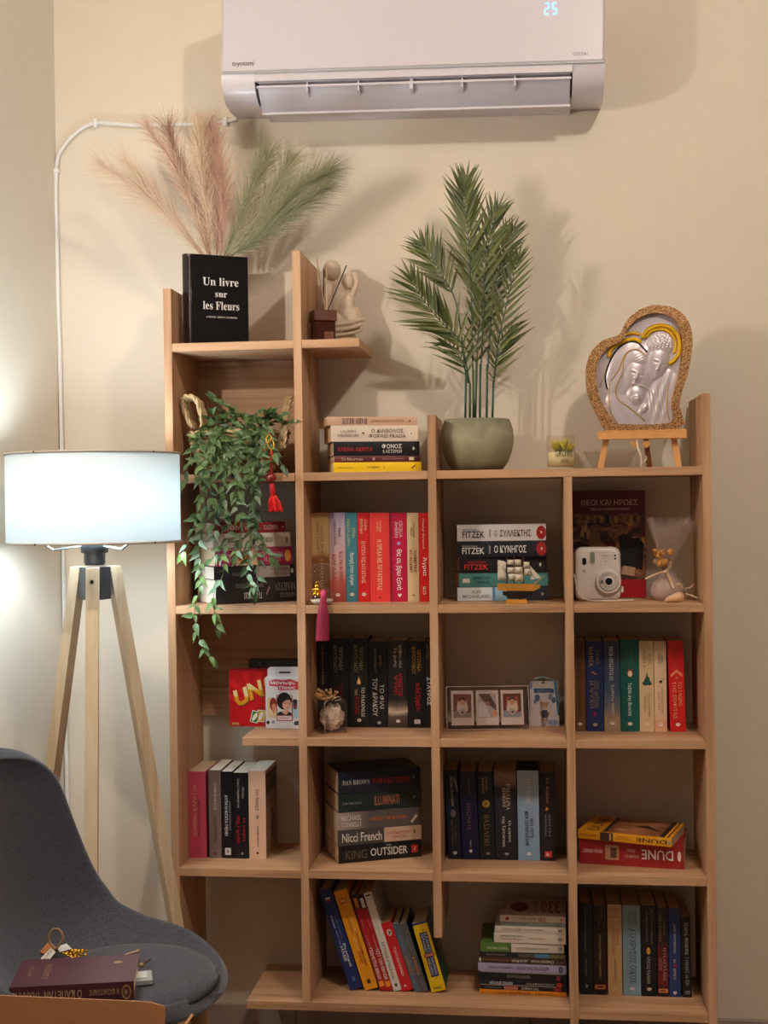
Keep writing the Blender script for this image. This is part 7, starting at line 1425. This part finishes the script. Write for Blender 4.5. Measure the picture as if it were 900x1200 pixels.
gw_ = thing('gilded_wheat_favour', 'bundle of gilded wheat with orange paper, tag and twine loop on the chair', 'favour', S_(65, 1118, ZS))
gd = mat('#C9992E', rough=.25, metal=.85); rg = random.Random(2)
for q in range(9):
    p0 = S_(62, 1112, zc+.006); p1 = S_(rg.uniform(86, 108), 1118+rg.uniform(-9, 9), zc+rg.uniform(.0, .010)); b = MB()
    for s in range(7):
        c = p0.lerp(p1, .35+.65*s/6); b.ball(c+Vector((0, (-1)**s*.002, .001*(s % 2))), (.0045, .0022, .0022), 6)
    b.tube([p0, p1], .0008, 4); b.build('wheat_ear', gd, gw_, smooth=True)
op_ = mat('#B06A2C', rough=.6); O0 = [S_(30, 1109, zc+.004), S_(58, 1102, zc+.012), S_(66, 1112, zc+.008), S_(52, 1118, zc+.003)]
o = MB().add(O0, [(0, 1, 2, 3)]).build('orange_paper', op_, gw_); mod(o, 'SOLIDIFY', thickness=.0006)
O0 = [S_(48, 1123, zc+.002), S_(60, 1111, zc+.011), S_(65, 1116, zc+.010), S_(53, 1131, zc+.002)]
o = MB().add(O0, [(0, 1, 2, 3)]).build('paper_tag', mat('#D8CFC4', rough=.6), gw_); mod(o, 'SOLIDIFY', thickness=.0006)
O0 = [S_(66, 1110, zc+.010), S_(78, 1106, zc+.012), S_(84, 1112, zc+.010), S_(70, 1116, zc+.009)]
o = MB().add(O0, [(0, 1, 2, 3)]).build('paper_wrap', mat('#CFC8C0', rough=.6), gw_); mod(o, 'SOLIDIFY', thickness=.0006)
cen = S_(66, 1112, zc+.012); MB().tube(smoothp([cen, cen+Vector((-.014, 0, .014)), cen+Vector((-.008, 0, .034)), cen+Vector((.006, 0, .036)), cen+Vector((.013, 0, .020)), cen], 6), .0024, 7).build('twine_loop', mat('#A07E5A', rough=.8), gw_, smooth=True)
text_on('tag_lettering', 'Sofia', S_(52, 1126, zc+.0055), S_(61, 1114.5, zc+.0125)-S_(52, 1126, zc+.0055), S_(50, 1123.5, zc+.0060)-S_(52, 1126, zc+.0055), mat('#3A3430'), gw_, local=False)
twg = thing('twine_sprig', 'short twine sprig with knotted ends beside the maroon book', 'sprig', S_(152, 1124, ZS))
MB().tube(smoothp([S_(141, 1123, zc+.01), S_(150, 1118, zc+.012), S_(161, 1115, zc+.012)], 4), .0022, 6).build('sprig_stem', mat('#A88A6C', rough=.8), twg, smooth=True)
MB().ball(S_(162, 1114.5, zc+.012), .0038, 8).build('knot', mat('#B09070', rough=.8), twg); MB().tube([S_(150, 1130, zc+.006), S_(166, 1131, zc+.006), S_(176, 1124, zc+.004)], .0018, 5).build('brown_cord', mat('#5A3A26', rough=.8), twg); MB().ball(S_(166, 1131, zc+.006), .0045, 8).build('wooden_bead', mat('#B08A5A', rough=.5), twg, smooth=True)
gc_ = thing('glass_block', 'small square clear glass block beside the maroon book on the chair', 'ornament', S_(160, 1153, ZS))
cc_ = S_(164, 1150, ZS+.001); Mg = Matrix.Translation((cc_.x, cc_.y, ZS+.0015)) @ Matrix.Rotation(yawb+.1, 4, 'Z')
MB().bbox(-.022, .022, -.024, .024, 0, .010, .0015, Mg).build('block', mat('#A8B0AC', rough=.08, coat=.8), gc_); MB().bbox(-.013, .013, -.015, .015, .0102, .0112, .0004, Mg).build('raised_centre', mat('#D0D6D2', rough=.1, coat=.8), gc_)
